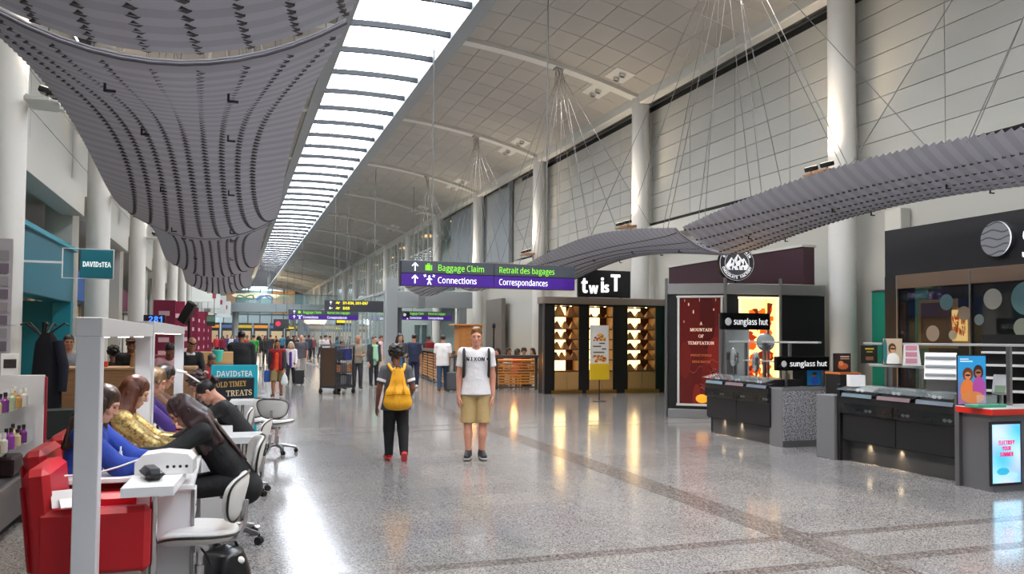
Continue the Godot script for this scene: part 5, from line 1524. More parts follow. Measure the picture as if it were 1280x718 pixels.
	part("board", boxm(Vector3(0.66, 1.14, 0.05), 0.006, Vector3(0, 0.6, 0)), glow("sign_teal", "12a3b8", 0.1), ts)
	part("chalk_panel", boxm(Vector3(0.54, 0.6, 0.01), 0.0, Vector3(0.01, 0.68, 0.028)), mt("chalk", "20242a", 0.8), ts)
	letters("DAVIDsTEA", ts, Vector3(0.0, 1.04, 0.028), 0.085, mt("chalk_white", "f0f6f6", 0.6), Vector3.ZERO, 1, 0.5, "Droid Sans", true)
	var gd := mt("chalk_gold", "dcae62", 0.7)
	letters("OLD TIMEY", ts, Vector3(-0.04, 0.885, 0.035), 0.075, gd, Vector3(0, 0, 0.05), 1, 0.42, "Droid Serif", true)
	letters("TREATS", ts, Vector3(0.07, 0.755, 0.035), 0.08, mt("chalk_cream", "eed9b0", 0.7), Vector3(0, 0, 0.04), 1, 0.36, "Droid Serif", true)
	part("foot", boxm(Vector3(0.66, 0.05, 0.4), 0.006, Vector3(0, 0.025, 0)), M.sign_teal, ts)
	var cupt := thing("teal_cup", "teal paper cup peeking over the chalkboard sign", "cup", Vector3(-0.25, 1.125, -15.9))
	part("body", MB.new().lathe(Vector3.ZERO, [Vector2(0, 0), Vector2(0.07, 0), Vector2(0.1, 0.2), Vector2(0.09, 0.2), Vector2(0, 0.19)], 16).mesh(), mt("cup_teal", "3fc4b0", 0.4), cupt)
	part("rim", MB.new().tube([Vector3(0, 0.2, 0), Vector3(0, 0.215, 0)], 0.102, 16).mesh(), mt("cup_teal2", "7ad8c8", 0.4), cupt)
	# coat stand and coat
	var cs := thing("coat_stand", "black coat stand with curling hooks by the tea counter", "coat stand", Vector3(-2.16, 0, -11.2))
	part("pole", MB.new().cyl(Vector3.ZERO, 0.025, 1.75, 10).mesh(), M.black, cs)
	for k in 5:
		var a := TAU * k / 5.0
		part("hook", MB.new().tube([Vector3(0, 1.55, 0), Vector3(cos(a) * 0.12, 1.66, sin(a) * 0.12), Vector3(cos(a) * 0.22, 1.74, sin(a) * 0.22), Vector3(cos(a) * 0.27, 1.71, sin(a) * 0.27)], 0.012, 6).mesh(), M.black, cs)
		part("foot", MB.new().tube([Vector3(0, 0.12, 0), Vector3(cos(a) * 0.25, 0.02, sin(a) * 0.25)], 0.014, 6).mesh(), M.black, cs)
	var ct := thing("coat", "long dark navy coat hanging from the black coat stand", "coat", Vector3(-2.09, 0.72, -11.05))
	var rows := []
	for i in 9:
		var t := i / 8.0
		var row := []
		for j in 25:
			var a := TAU * j / 24.0
			var w := lerpf(0.16, 0.11, pow(t, 2.0)) if t < 0.92 else 0.06
			row.append(Vector3(cos(a) * w * (1.0 + 0.1 * sin(a * 5.0)), 0.9 * t, sin(a) * w * 0.62 * (1.0 + 0.12 * cos(a * 4.0 + t * 3.0))))
		rows.append(row)
	part("body", MB.new().grid(rows, true).mesh(), mt("coat_navy", "10131f", 0.85), ct)
	part("sleeve", MB.new().tube([Vector3(0.12, 0.8, 0.05), Vector3(0.19, 0.5, 0.08), Vector3(0.18, 0.2, 0.08)], [0.06, 0.06, 0.05], 10).mesh(), mt("coat_navy2", "141a2c", 0.85), ct)
	# dark chair and step ladder seen past the shelves
	var ch := thing("folding_chair", "dark green padded chair behind the red armchairs", "chair", Vector3(-1.65, 0, -9.3), 20)
	part("backrest", boxm(Vector3(0.42, 0.3, 0.05), 0.02, Vector3(0, 0.72, 0.2)), mt("chair_green", "14211f", 0.6), ch)
	part("seat", boxm(Vector3(0.42, 0.06, 0.4), 0.02, Vector3(0, 0.44, 0)), M.chair_green, ch)
	for q in [[-0.18, 0.18], [0.18, 0.18], [-0.18, -0.18], [0.18, -0.18]]:
		part("leg", MB.new().cyl(Vector3(q[0], 0, q[1]), 0.014, 0.44, 8).mesh(), M.dark_metal, ch)
	for s2 in [-1, 1]: part("back_post", MB.new().cyl(Vector3(0.18 * s2, 0.44, 0.21), 0.014, 0.28, 8).mesh(), M.dark_metal, ch)
	var ld := thing("step_stool", "pale folding step stool in front of the dark green chair", "step stool", Vector3(-1.45, 0, -8.75), 10)
	for s2 in [-1, 1]:
		part("rail", MB.new().tube([Vector3(0.17 * s2, 0, 0.12), Vector3(0.13 * s2, 0.46, -0.02)], 0.018, 6).mesh(), mt("ladder_pale", "b9b0b0", 0.4), ld)
		part("rear_rail", MB.new().tube([Vector3(0.15 * s2, 0, -0.16), Vector3(0.12 * s2, 0.46, -0.04)], 0.014, 6).mesh(), M.ladder_pale, ld)
	for k in 3: part("tread", boxm(Vector3(0.3 - 0.02 * k, 0.025, 0.1), 0.004, Vector3(0, 0.14 + 0.15 * k, 0.08 - 0.045 * k)), M.ladder_pale, ld)
	# banners and boards further along the left
	for k in 7:
		var z := -30.0 - 3.4 * k
		var b := thing("maroon_banner", "tall maroon banner on the shop row, %s of seven" % ["nearest", "second", "third", "fourth", "fifth", "sixth", "farthest"][k], "banner", Vector3(-2.2 + 0.12 * k, 0.6, z), 0, "maroon banners")
		part("board", boxm(Vector3(0.7, 2.2 + 0.2 * (k % 2), 0.08), 0.006, Vector3(0, 1.1, 0)), mt("maroon", "7a1238", 0.5), b)
		part("stand", boxm(Vector3(0.1, 0.62, 0.1), 0.0, Vector3(0, -0.29, 0)), M.dark_metal, b)
		for j in 4: part("white_mark", boxm(Vector3(0.34, 0.16, 0.012), 0.0, Vector3(0, 0.4 + 0.45 * j, 0.042)), mt("mark_pink", "d9b8c4", 0.6), b)
	var tv := thing("tilted_screen", "tilted black screen on a bracket above the maroon banners", "screen", onz(234, 391, -24.0), -30)
	part("body", MB.new().box(Vector3.ZERO, Vector3(0.26, 0.62, 0.14), Basis(Vector3.BACK, -0.55), 0.015).mesh(), M.black, tv)
	part("pole", MB.new().cyl(Vector3(0, -onz(234, 391, -24.0).y, -0.1), 0.035, onz(234, 391, -24.0).y, 8).mesh(), M.dark_metal, tv)
	var ds := thing("digit_display", "small black queue display with blue glowing digits", "display", onz(193, 405, -17.0))
	part("case", boxm(Vector3(0.38, 0.17, 0.08), 0.006, Vector3(0, 0.085, 0)), mt("display_maroon", "2a0a1c", 0.4), ds)
	letters("281", ds, Vector3(0.03, 0.085, 0.042), 0.11, glow("digit_blue", "3a7bff", 1.8), Vector3.ZERO, 1, 0.24)
	part("stalk", MB.new().cyl(Vector3(0, -1.82, 0), 0.02, 1.82, 8).mesh(), M.dark_metal, ds)
	var rn := thing("red_notice", "little pale red notice on the fifth white column", "notice", onz(205, 390, -40.28))
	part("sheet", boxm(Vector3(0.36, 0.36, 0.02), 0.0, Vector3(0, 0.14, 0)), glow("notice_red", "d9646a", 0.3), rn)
	for j in 2: part("line", boxm(Vector3(0.2, 0.05, 0.006), 0.0, Vector3(0, 0.09 + 0.1 * j, 0.012)), mt("notice_line", "f0c0c0", 0.5), rn)
	for k in 4:
		var hb := thing("hanging_board", "white hanging board with a small red square, %s in the row" % ["first", "second", "third", "fourth"][k], "sign", Vector3(-1.5 + 0.28 * k, 3.3 - 0.1 * k, -44.0 - 7.0 * k), 10, "white hanging boards")
		part("board", boxm(Vector3(1.0, 1.2, 0.12), 0.01, Vector3(0, 0.6, 0)), mt("board_white", "cfd8d8", 0.5), hb)
		part("red_square", boxm(Vector3(0.3, 0.3, 0.02), 0.0, Vector3(0.1, 0.75, 0.07)), mt("red_sq", "a32a48", 0.5), hb)
		part("rod", MB.new().cyl(Vector3(0, 1.2, 0), 0.02, roof(-1.5 + 0.28 * k) - 4.5 + 0.1 * k, 6).mesh(), M.cable, hb)
	for k in 6:
		var zz := bayz(k + 2) - BAY * 0.5
		var sf := thing("shop_row_front", "%s shop front bay in the far row, %s past the tea shop" % [["blue lit", "plum", "white", "grey", "pale", "dim"][k], ["first", "second", "third", "fourth", "fifth", "sixth"][k]], "shop front", Vector3(-4.6, 0, zz))
		part("fascia", boxm(Vector3(0.3, 0.9, BAY - 1.2), 0.01, Vector3(0, 3.1, 0)), glow("srf%d" % k, ["1f4a86", "5a1a3a", "d5d9d9", "6d7476", "c2c8c6", "4f5557"][k], 0.15), sf)
		part("window", boxm(Vector3(0.06, 2.5, BAY - 1.6), 0.0, Vector3(-0.3, 1.3, 0)), glow("srw%d" % (k % 3), ["b59a6a", "8a9496", "a8a49a"][k % 3], 0.25), sf)
		for j in 4: part("mullion", boxm(Vector3(0.1, 2.6, 0.08), 0.0, Vector3(-0.26, 1.3, -3.2 + 2.1 * j)), M.steel, sf)
# ---------------------------------------------------------------- nail bar furniture
func pad_rings(outline: Array, thick: float, bend: Callable) -> ArrayMesh:
	# a cushion: an outline in xy, puffed along z by thick and bent by bend(Vector3) -> Vector3
	var rows := []
	var prof := [[0.0, 1.0], [0.5, 0.95], [0.8, 0.8], [0.95, 0.45], [1.0, 0.0], [0.95, -0.45], [0.8, -0.8], [0.5, -0.95], [0.0, -1.0]]
	for p in prof:
		var row := []
		for j in outline.size() + 1:
			var q: Vector2 = outline[j % outline.size()]
			row.append(bend.call(Vector3(q.x * maxf(p[0], 0.001), q.y * maxf(p[0], 0.001), thick * 0.5 * p[1])))
		rows.append(row)
	return MB.new().grid(rows, true).mesh()

func super_outline(w: float, h: float, e: float, n := 32, taper := 0.0, waist := 0.0) -> Array:
	var o := []
	for j in n:
		var a := TAU * j / n
		var x := signf(cos(a)) * pow(absf(cos(a)), e) * w
		var y := signf(sin(a)) * pow(absf(sin(a)), e) * h
		x *= 1.0 + taper * y / h - waist * (1.0 - absf(y / h))
		o.append(Vector2(x, y))
	return o

var stool_proto: Node3D
func stool(label: String, p: Vector3, turn: float):
	var t: Node3D
	if stool_proto == null:
		t = thing("saddle_stool", label, "stool", p, turn, "white stools of the nail bar")
		stool_proto = t
		t.scale = Vector3.ONE * 1.04
		# the sitter faces local +z
		var so := super_outline(0.21, 0.21, 0.75, 36, 0.12)
		var sb := func(v: Vector3) -> Vector3: return Vector3(v.x, 0.40 + v.z + 1.1 * v.x * v.x * 0.9 + (0.55 * v.y * v.y if v.y < 0.0 else -0.25 * v.y * v.y), v.y)
		part("seat", pad_rings(so, 0.085, sb), mt("stool_white", "d9d7d4", 0.35), t)
		var ring := []
		for j in 37: ring.append(sb.call(Vector3(so[j % 36].x, so[j % 36].y, -0.008)))
		part("seat_piping", MB.new().tube(ring, 0.008, 6, false).mesh(), mt("piping", "3a3432", 0.35, 0.4), t)
		var bo := super_outline(0.21, 0.135, 0.7, 36, 0.16)
		var bb := func(v: Vector3) -> Vector3: return Vector3(v.x, 0.62 + v.y, -0.21 - v.z - 0.22 * v.y + 1.0 * v.x * v.x)
		part("backrest", pad_rings(bo, 0.07, bb), M.stool_white, t)
		ring = []
		for j in 37: ring.append(bb.call(Vector3(bo[j % 36].x, bo[j % 36].y, 0.02)))
		part("back_piping", MB.new().tube(ring, 0.007, 6, false).mesh(), M.piping, t)
		part("back_bracket", MB.new().tube([Vector3(0, 0.37, -0.05), Vector3(0, 0.38, -0.2), Vector3(0, 0.46, -0.24), Vector3(0, 0.6, -0.25)], 0.016, 8).mesh(), M.chrome, t)
		part("gas_lift", MB.new().cyl(Vector3(0, 0.1, 0), 0.028, 0.14, 14).cyl(Vector3(0, 0.22, 0), 0.018, 0.16, 12).cyl(Vector3(0, 0.32, 0), 0.05, 0.05, 14).mesh(), M.chrome, t)
		part("lever", MB.new().tube([Vector3(0, 0.34, 0), Vector3(0.13, 0.33, -0.06), Vector3(0.2, 0.29, -0.1)], 0.007, 6).mesh(), M.black, t)
		for k in 5:
			var a := TAU * k / 5.0 + 0.3
			var d := Vector3(cos(a), 0, sin(a))
			var lg := part("base_arm", MB.new().tube([d * 0.02 + Vector3(0, 0.115, 0), d * 0.14 + Vector3(0, 0.1, 0), d * 0.26 + Vector3(0, 0.075, 0)], [0.026, 0.022, 0.015], 8).mesh(), M.steel, t)
			var c := d * 0.26
			var s := Vector3(-d.z, 0, d.x)
			part("castor", MB.new().tube([c + s * 0.022 + Vector3(0, 0.028, 0), c + s * 0.006 + Vector3(0, 0.028, 0)], 0.028, 12).tube([c - s * 0.022 + Vector3(0, 0.028, 0), c - s * 0.006 + Vector3(0, 0.028, 0)], 0.028, 12).cyl(c + Vector3(0, 0.03, 0), 0.008, 0.045, 6).mesh(), M.rubber, lg)
	else:
		t = stool_proto.duplicate()
		t.name = numbered("saddle_stool")
		add_child(t)
		t.position = p
		t.rotation.y = deg_to_rad(turn)
		t.scale = Vector3.ONE * (1.0 if p.z < -8.0 else 1.08)
		t.set_meta("label", label)

var chair_proto: Node3D
func red_chair(label: String, p: Vector3):
	var t: Node3D
	if chair_proto == null:
		t = thing("red_armchair", label, "armchair", p, 90, "red armchairs of the nail bar")
		chair_proto = t
		# sitter faces local +z, which the turn points across the table
		var red := mt("red_leather", "b5121f", 0.38)
		part("base", boxm(Vector3(0.52, 0.3, 0.52), 0.01, Vector3(0, 0.165, 0)), mt("chair_metal", "a39d97", 0.4, 0.3), t)
		part("seat", boxm(Vector3(0.36, 0.14, 0.5), 0.04, Vector3(0, 0.38, 0.02)), red, t)
		part("backrest", MB.new().box(Vector3(0, 0.59, -0.24), Vector3(0.54, 0.58, 0.13), Basis(Vector3.RIGHT, -0.1), 0.035).mesh(), red, t)
		for s in [-1, 1]:
			part("armrest", boxm(Vector3(0.11, 0.36, 0.56), 0.03, Vector3(0.225 * s, 0.48, 0.02)), red, t)
		part("back_panel", MB.new().box(Vector3(0, 0.56, -0.31), Vector3(0.5, 0.46, 0.02), Basis(Vector3.RIGHT, -0.1), 0.008).mesh(), mt("red_dark", "8f0f1a", 0.4), t)
	else:
		t = chair_proto.duplicate()
		t.name = numbered("red_armchair")
		add_child(t)
		t.position = p
		t.set_meta("label", label)

func nail_portal(label: String, x: float, za: float, zb: float, h: float):
	var o := thing("white_gantry", label, "frame", Vector3(x, 0, za))
	var w := mt("frame_white", "d4d4d8", 0.35)
	part("post", boxm(Vector3(0.115, h - 0.1, 0.12), 0.004, Vector3(0, (h - 0.1) * 0.5, -0.06)), w, o)
	part("post", boxm(Vector3(0.115, h - 0.1, 0.12), 0.004, Vector3(0, (h - 0.1) * 0.5, zb - za + 0.06)), w, o)
	part("beam", boxm(Vector3(0.125, 0.1, absf(zb - za)), 0.004, Vector3(0, h - 0.05, (zb - za) * 0.5)), w, o)
	var n := int(absf(zb - za) / 0.9)
	for k in n:
		var zz := (zb - za) * (k + 0.5) / n
		part("downlight", MB.new().cyl(Vector3(0, h - 0.106, zz), 0.035, 0.012, 12).mesh(), glow("frame_lamp", "fffaf0", 5.0), o)
		var sp := SpotLight3D.new()
		sp.name = "light"; sp.light_energy = 0.55; sp.spot_angle = 65; sp.shadow_enabled = true; sp.light_size = 0.04
		sp.position = Vector3(0, h - 0.115, zz); sp.rotation.x = -PI / 2
		o.add_child(sp)

func nail_table(label: String, x0: float, x1: float, za: float, zb: float, first: bool):
	var o := thing("nail_table", label, "table", Vector3(x0, 0, za), 0, "white nail tables")
	var W := x1 - x0; var D := za - zb
	var w: Material = M.white_lacquer
	if first:
		part("tabletop", boxm(Vector3(W, 0.035, D - 0.36), 0.006, Vector3(W * 0.5, 0.7, -D * 0.5 - 0.18)), M.white_gloss, o)
		part("end_top", boxm(Vector3(0.34, 0.035, 0.38), 0.006, Vector3(W - 0.17, 0.7, -0.18)), M.white_gloss, o)
	else: part("tabletop", boxm(Vector3(W, 0.035, D), 0.006, Vector3(W * 0.5, 0.7, -D * 0.5)), M.white_gloss, o)
	part("cabinet", boxm(Vector3(0.3, 0.68, 0.42), 0.005, Vector3(W - 0.16, 0.342, -0.24)), w, o)
	part("cabinet", boxm(Vector3(0.3, 0.68, 0.3), 0.005, Vector3(W - 0.16, 0.342, -D + 0.18)), w, o)
	part("modesty_panel", boxm(Vector3(0.025, 0.5, D - 0.1), 0.003, Vector3(W * 0.62, 0.43, -D * 0.5)), w, o)
	part("edge_strip", boxm(Vector3(0.02, 0.66, 0.02), 0.002, Vector3(W - 0.005, 0.35, -0.03)), M.steel, o)
	var d := part("drawer", boxm(Vector3(0.012, 0.16, 0.36), 0.003, Vector3(W - 0.004, 0.56, -0.24)), w, o)
	part("handle", boxm(Vector3(0.012, 0.012, 0.14), 0.002, Vector3(W + 0.006, 0.56, -0.24)), M.chrome, d)

func wing(label: String, c: Vector3, w: float, turn: float, dz := 1.0):
	var o := thing("arm_rest_stand", label, "side table", Vector3(c.x, 0, c.z), turn, "white wing tables on chrome posts")
	var pl := PackedVector2Array([Vector2(-w, -0.2 * dz), Vector2(w * 0.75, -0.2 * dz), Vector2(w, 0.22 * dz), Vector2(-w * 0.85, 0.22 * dz)])
	part("top", MB.new().prism(pl, 0.05, Transform3D(Basis(Vector3.RIGHT, -PI / 2), Vector3(0, c.y - 0.05, 0))).mesh(), M.white_gloss, o)
	part("post", MB.new().cyl(Vector3(0, 0, 0.05), 0.022, c.y - 0.05, 14).mesh(), M.chrome, o)
	part("foot", MB.new().lathe(Vector3(0, 0, 0.05), [Vector2(0, 0), Vector2(0.15, 0), Vector2(0.15, 0.012), Vector2(0.03, 0.025)], 20).mesh(), M.chrome, o)

func nail_bar():
	nail_portal("white square gantry standing over the nearest nail tables", -0.69, -4.62, -7.42, 1.69)
	nail_portal("white square gantry over the farther nail tables", -0.69, -7.56, -12.2, 1.72)
	nail_table("nearest white nail table with end cabinet, under the first frame", -1.0, -0.2, -5.24, -7.2, true)
	nail_table("second white nail table along the row", -0.95, 0.02, -7.6, -9.4, false)
	nail_table("third white nail table along the row, nearest the chalkboard sign", -0.95, 0.02, -9.6, -11.3, false)
	wing("nearest white wing table holding a black cushion", Vector3(-0.4, 0.78, -5.08), 0.15, 0, 1.3)
	wing("white wing table beside the bending woman with long maroon hair", Vector3(0.1, 0.77, -7.25), 0.16, 0)
	wing("far white wing table before the chalkboard sign", Vector3(0.14, 0.77, -11.2), 0.16, 0)
	red_chair("nearest red armchair, empty with a white tissue on its arm", Vector3(-0.71, 0, -5.2))
	red_chair("red armchair of the woman in blue", Vector3(-0.88, 0, -6.0))
	red_chair("red armchair of the red haired woman in gold", Vector3(-0.9, 0, -6.85))
	red_chair("red armchair of the woman in purple", Vector3(-0.86, 0, -8.25))
	red_chair("red armchair farthest along the nail tables", Vector3(-0.86, 0, -9.15))
	stool("nearest white saddle stool, empty, with a black bag beneath", Vector3(-0.16, 0, -5.2), -100)
	stool("white saddle stool of the bending woman with maroon hair", Vector3(-0.02, 0, -6.75), -85)
	stool("white saddle stool of the woman with the hair bun", Vector3(0.14, 0, -8.75), -100)
	stool("empty white saddle stool out on the floor near the chalkboard sign", Vector3(0.6, 0, -11.7), 160)
	stool("white saddle stool tucked behind the far wing table", Vector3(0.25, 0, -11.95), -170)
	stool("white saddle stool of the woman with dark red curls", Vector3(0.0, 0, -10.2), -90)
	var b := thing("cushion", "black glossy wrist cushion on the nearest wing table", "cushion", Vector3(-0.42, 0.782, -5.1), 15)
	part("pad", MB.new().box(Vector3(0, 0.035, 0), Vector3(0.1, 0.065, 0.22), Basis(), 0.025).mesh(), mt("cushion_black", "191a20", 0.3), b)
	part("seam", boxm(Vector3(0.102, 0.004, 0.222), 0.0, Vector3(0, 0.035, 0)), M.black, b)
	var m := thing("nail_dryer", "white rounded nail dryer with buttons on the nearest table", "nail dryer", Vector3(-0.36, 0.782, -5.33), -4)
	part("shell", MB.new().prism(PackedVector2Array([Vector2(-0.16, 0), Vector2(0.16, 0), Vector2(0.16, 0.08), Vector2(0.13, 0.115), Vector2(0.0, 0.13), Vector2(-0.12, 0.115), Vector2(-0.16, 0.07)]), 0.2, Transform3D(Basis(), Vector3(0, 0, -0.1))).mesh(), M.white_gloss, m)
	for k in 4: part("button", MB.new().ball(Vector3(0.02 + 0.035 * k, 0.045, 0.101), Vector3(0.009, 0.009, 0.004), Basis(), 8, 6).mesh(), M.black, m)
	part("power_cable", MB.new().tube([Vector3(-0.1, 0.1, 0.05), Vector3(-0.25, 0.05, 0.1), Vector3(-0.4, 0.0, 0.0), Vector3(-0.6, 0.0, 0.05)], 0.006, 6).mesh(), M.white_gloss, m)
	for q in [[Vector3(-0.62, 0.72, -6.2), "first"], [Vector3(-0.55, 0.72, -8.3), "second"], [Vector3(-0.55, 0.72, -9.9), "third"]]:
		var d := thing("nail_dryer", "small white domed nail dryer in the middle of the %s nail table" % q[1], "nail dryer", q[0], -90)
		part("shell", MB.new().ball(Vector3(0, 0.0, 0), Vector3(0.13, 0.1, 0.1), Basis(), 16, 10).mesh(), M.white_gloss, d)
		part("mouth", boxm(Vector3(0.16, 0.05, 0.02), 0.004, Vector3(0, 0.03, 0.09)), M.dark_metal, d)
	var ts := thing("tissue", "folded white tissue on the arm of the nearest red armchair", "tissue", Vector3(-0.83, 0.665, -4.98), 20)
	part("sheet", MB.new().box(Vector3(0, 0.05, 0), Vector3(0.15, 0.1, 0.006), Basis(Vector3.RIGHT, -0.6)).box(Vector3(0.03, 0.03, 0.04), Vector3(0.14, 0.07, 0.006), Basis(Vector3.RIGHT, -1.0)).mesh(), mt("tissue_white", "e3dfdf", 0.8), ts)
	var bt := thing("lotion_bottle", "slim white lotion bottle at the near edge of the first table", "bottle", Vector3(-0.66, 0.72, -5.75))
	part("body", MB.new().lathe(Vector3.ZERO, [Vector2(0, 0), Vector2(0.025, 0), Vector2(0.025, 0.1), Vector2(0.01, 0.12), Vector2(0.01, 0.14), Vector2(0, 0.14)], 12).mesh(), M.white_gloss, bt)
	part("pump", MB.new().cyl(Vector3(0, 0.14, 0), 0.006, 0.03, 6).mesh(), M.white_gloss, bt)
	# desk lamp with a curved white neck
	var dl := thing("swan_lamp", "white desk lamp with a curved neck on the second table", "lamp", Vector3(-0.18, 0.72, -9.2))
	part("neck", MB.new().tube([Vector3(0, 0, 0), Vector3(0.0, 0.18, 0), Vector3(-0.06, 0.34, 0), Vector3(-0.18, 0.42, 0), Vector3(-0.3, 0.5, 0)], 0.009, 8).mesh(), M.white_gloss, dl)
	part("base", MB.new().cyl(Vector3.ZERO, 0.06, 0.02, 16).mesh(), M.white_gloss, dl)
	part("head", MB.new().tube([Vector3(-0.26, 0.49, 0), Vector3(-0.36, 0.51, 0)], [0.012, 0.02], 10).mesh(), M.white_gloss, dl)
	# bag under the nearest stool
	var bag := thing("black_bag", "shiny black bag with white stripe on the floor under the nearest stool", "bag", Vector3(-0.02, 0, -5.62), 20)
	bag.scale = Vector3(0.85, 0.85, 0.85)
	var rows := []
	for i in 9:
		var t := i / 8.0
		var row := []
		for j in 25:
			var a := TAU * j / 24.0
			var w := 0.17 * (1.0 - 0.35 * t * t) * (1.0 + 0.06 * sin(a * 3.0 + t * 4.0))
			if i == 8: w = 0.01
			row.append(Vector3(cos(a) * w * 1.1, 0.3 * t, sin(a) * w))
		rows.append(row)
	part("body", MB.new().grid(rows, true).mesh(), mt("bag_black", "101114", 0.3), bag)
	part("stripe", MB.new().ball(Vector3(0.05, 0.2, 0.1), Vector3(0.07, 0.035, 0.035), Basis(Vector3.BACK, -0.3)).mesh(), M.white_gloss, bag)
	part("handle", MB.new().tube([Vector3(-0.1, 0.26, 0), Vector3(-0.06, 0.36, 0.02), Vector3(0.05, 0.37, 0.02), Vector3(0.1, 0.26, 0)], 0.012, 6).mesh(), M.bag_black, bag)
	# small things on the tables
	for k in 3:
		var tw := thing("towel", "folded white towel on the %s nail table" % ["nearest", "second", "third"][k], "towel", Vector3(-0.5, 0.719, [-6.55, -8.85, -10.5][k]), 10 * k)
		part("fold", boxm(Vector3(0.24, 0.03, 0.18), 0.012, Vector3(0, 0.016, 0)), mt("towel_white", "dedee0", 0.9), tw)
		part("fold", boxm(Vector3(0.23, 0.025, 0.17), 0.01, Vector3(0.005, 0.042, 0)), M.towel_white, tw)
		var hp := thing("hand_pad", "dark pink hand pad on the %s nail table" % ["nearest", "second", "third"][k], "pad", Vector3(-0.42, 0.719, [-6.0, -8.05, -10.0][k]), 5)
		part("pad", boxm(Vector3(0.2, 0.02, 0.14), 0.008, Vector3(0, 0.011, 0)), mt("pad_pink", "a83a5a", 0.6), hp)
		part("rest", MB.new().tube([Vector3(-0.09, 0.03, 0), Vector3(0.09, 0.03, 0)], 0.022, 10).mesh(), mt("pad_black", "1c1a1e", 0.5), hp)
	var cl := ["b01a2a", "d05a7a", "5a1a4a", "e0c0b0", "303a6a", "c8402a"]
	for k in 6:
		var np := thing("nail_polish", "tiny %s nail polish bottle by the clients' edge of the tables" % ["red", "pink", "plum", "nude", "blue", "coral"][k], "nail polish", Vector3(-0.8 + 0.05 * (k % 2), 0.718, [-6.35, -6.45, -7.75, -7.85, -9.0, -9.7][k]), 0, "nail polish bottles")
		part("body", boxm(Vector3(0.026, 0.034, 0.026), 0.006, Vector3(0, 0.018, 0)), mt("np" + cl[k], cl[k], 0.15), np)
		part("cap", MB.new().cyl(Vector3(0, 0.035, 0), 0.008, 0.035, 8).mesh(), M.black, np)
# ---------------------------------------------------------------- people: distance fields meshed as surface nets
# a bone: [a, b, ra, rb, k, inverse basis, scale, cut, clip planes]
func cap(a: Vector3, b: Vector3, ra: float, rb: float, k := 0.03, stretch := Vector3.ONE, bs := Basis(), cut := false, clips := []) -> Array:
	var inv := Basis.from_scale(Vector3.ONE / stretch) * bs.inverse()
	return [a, b, ra, rb, k, inv, stretch, cut, clips, bs]

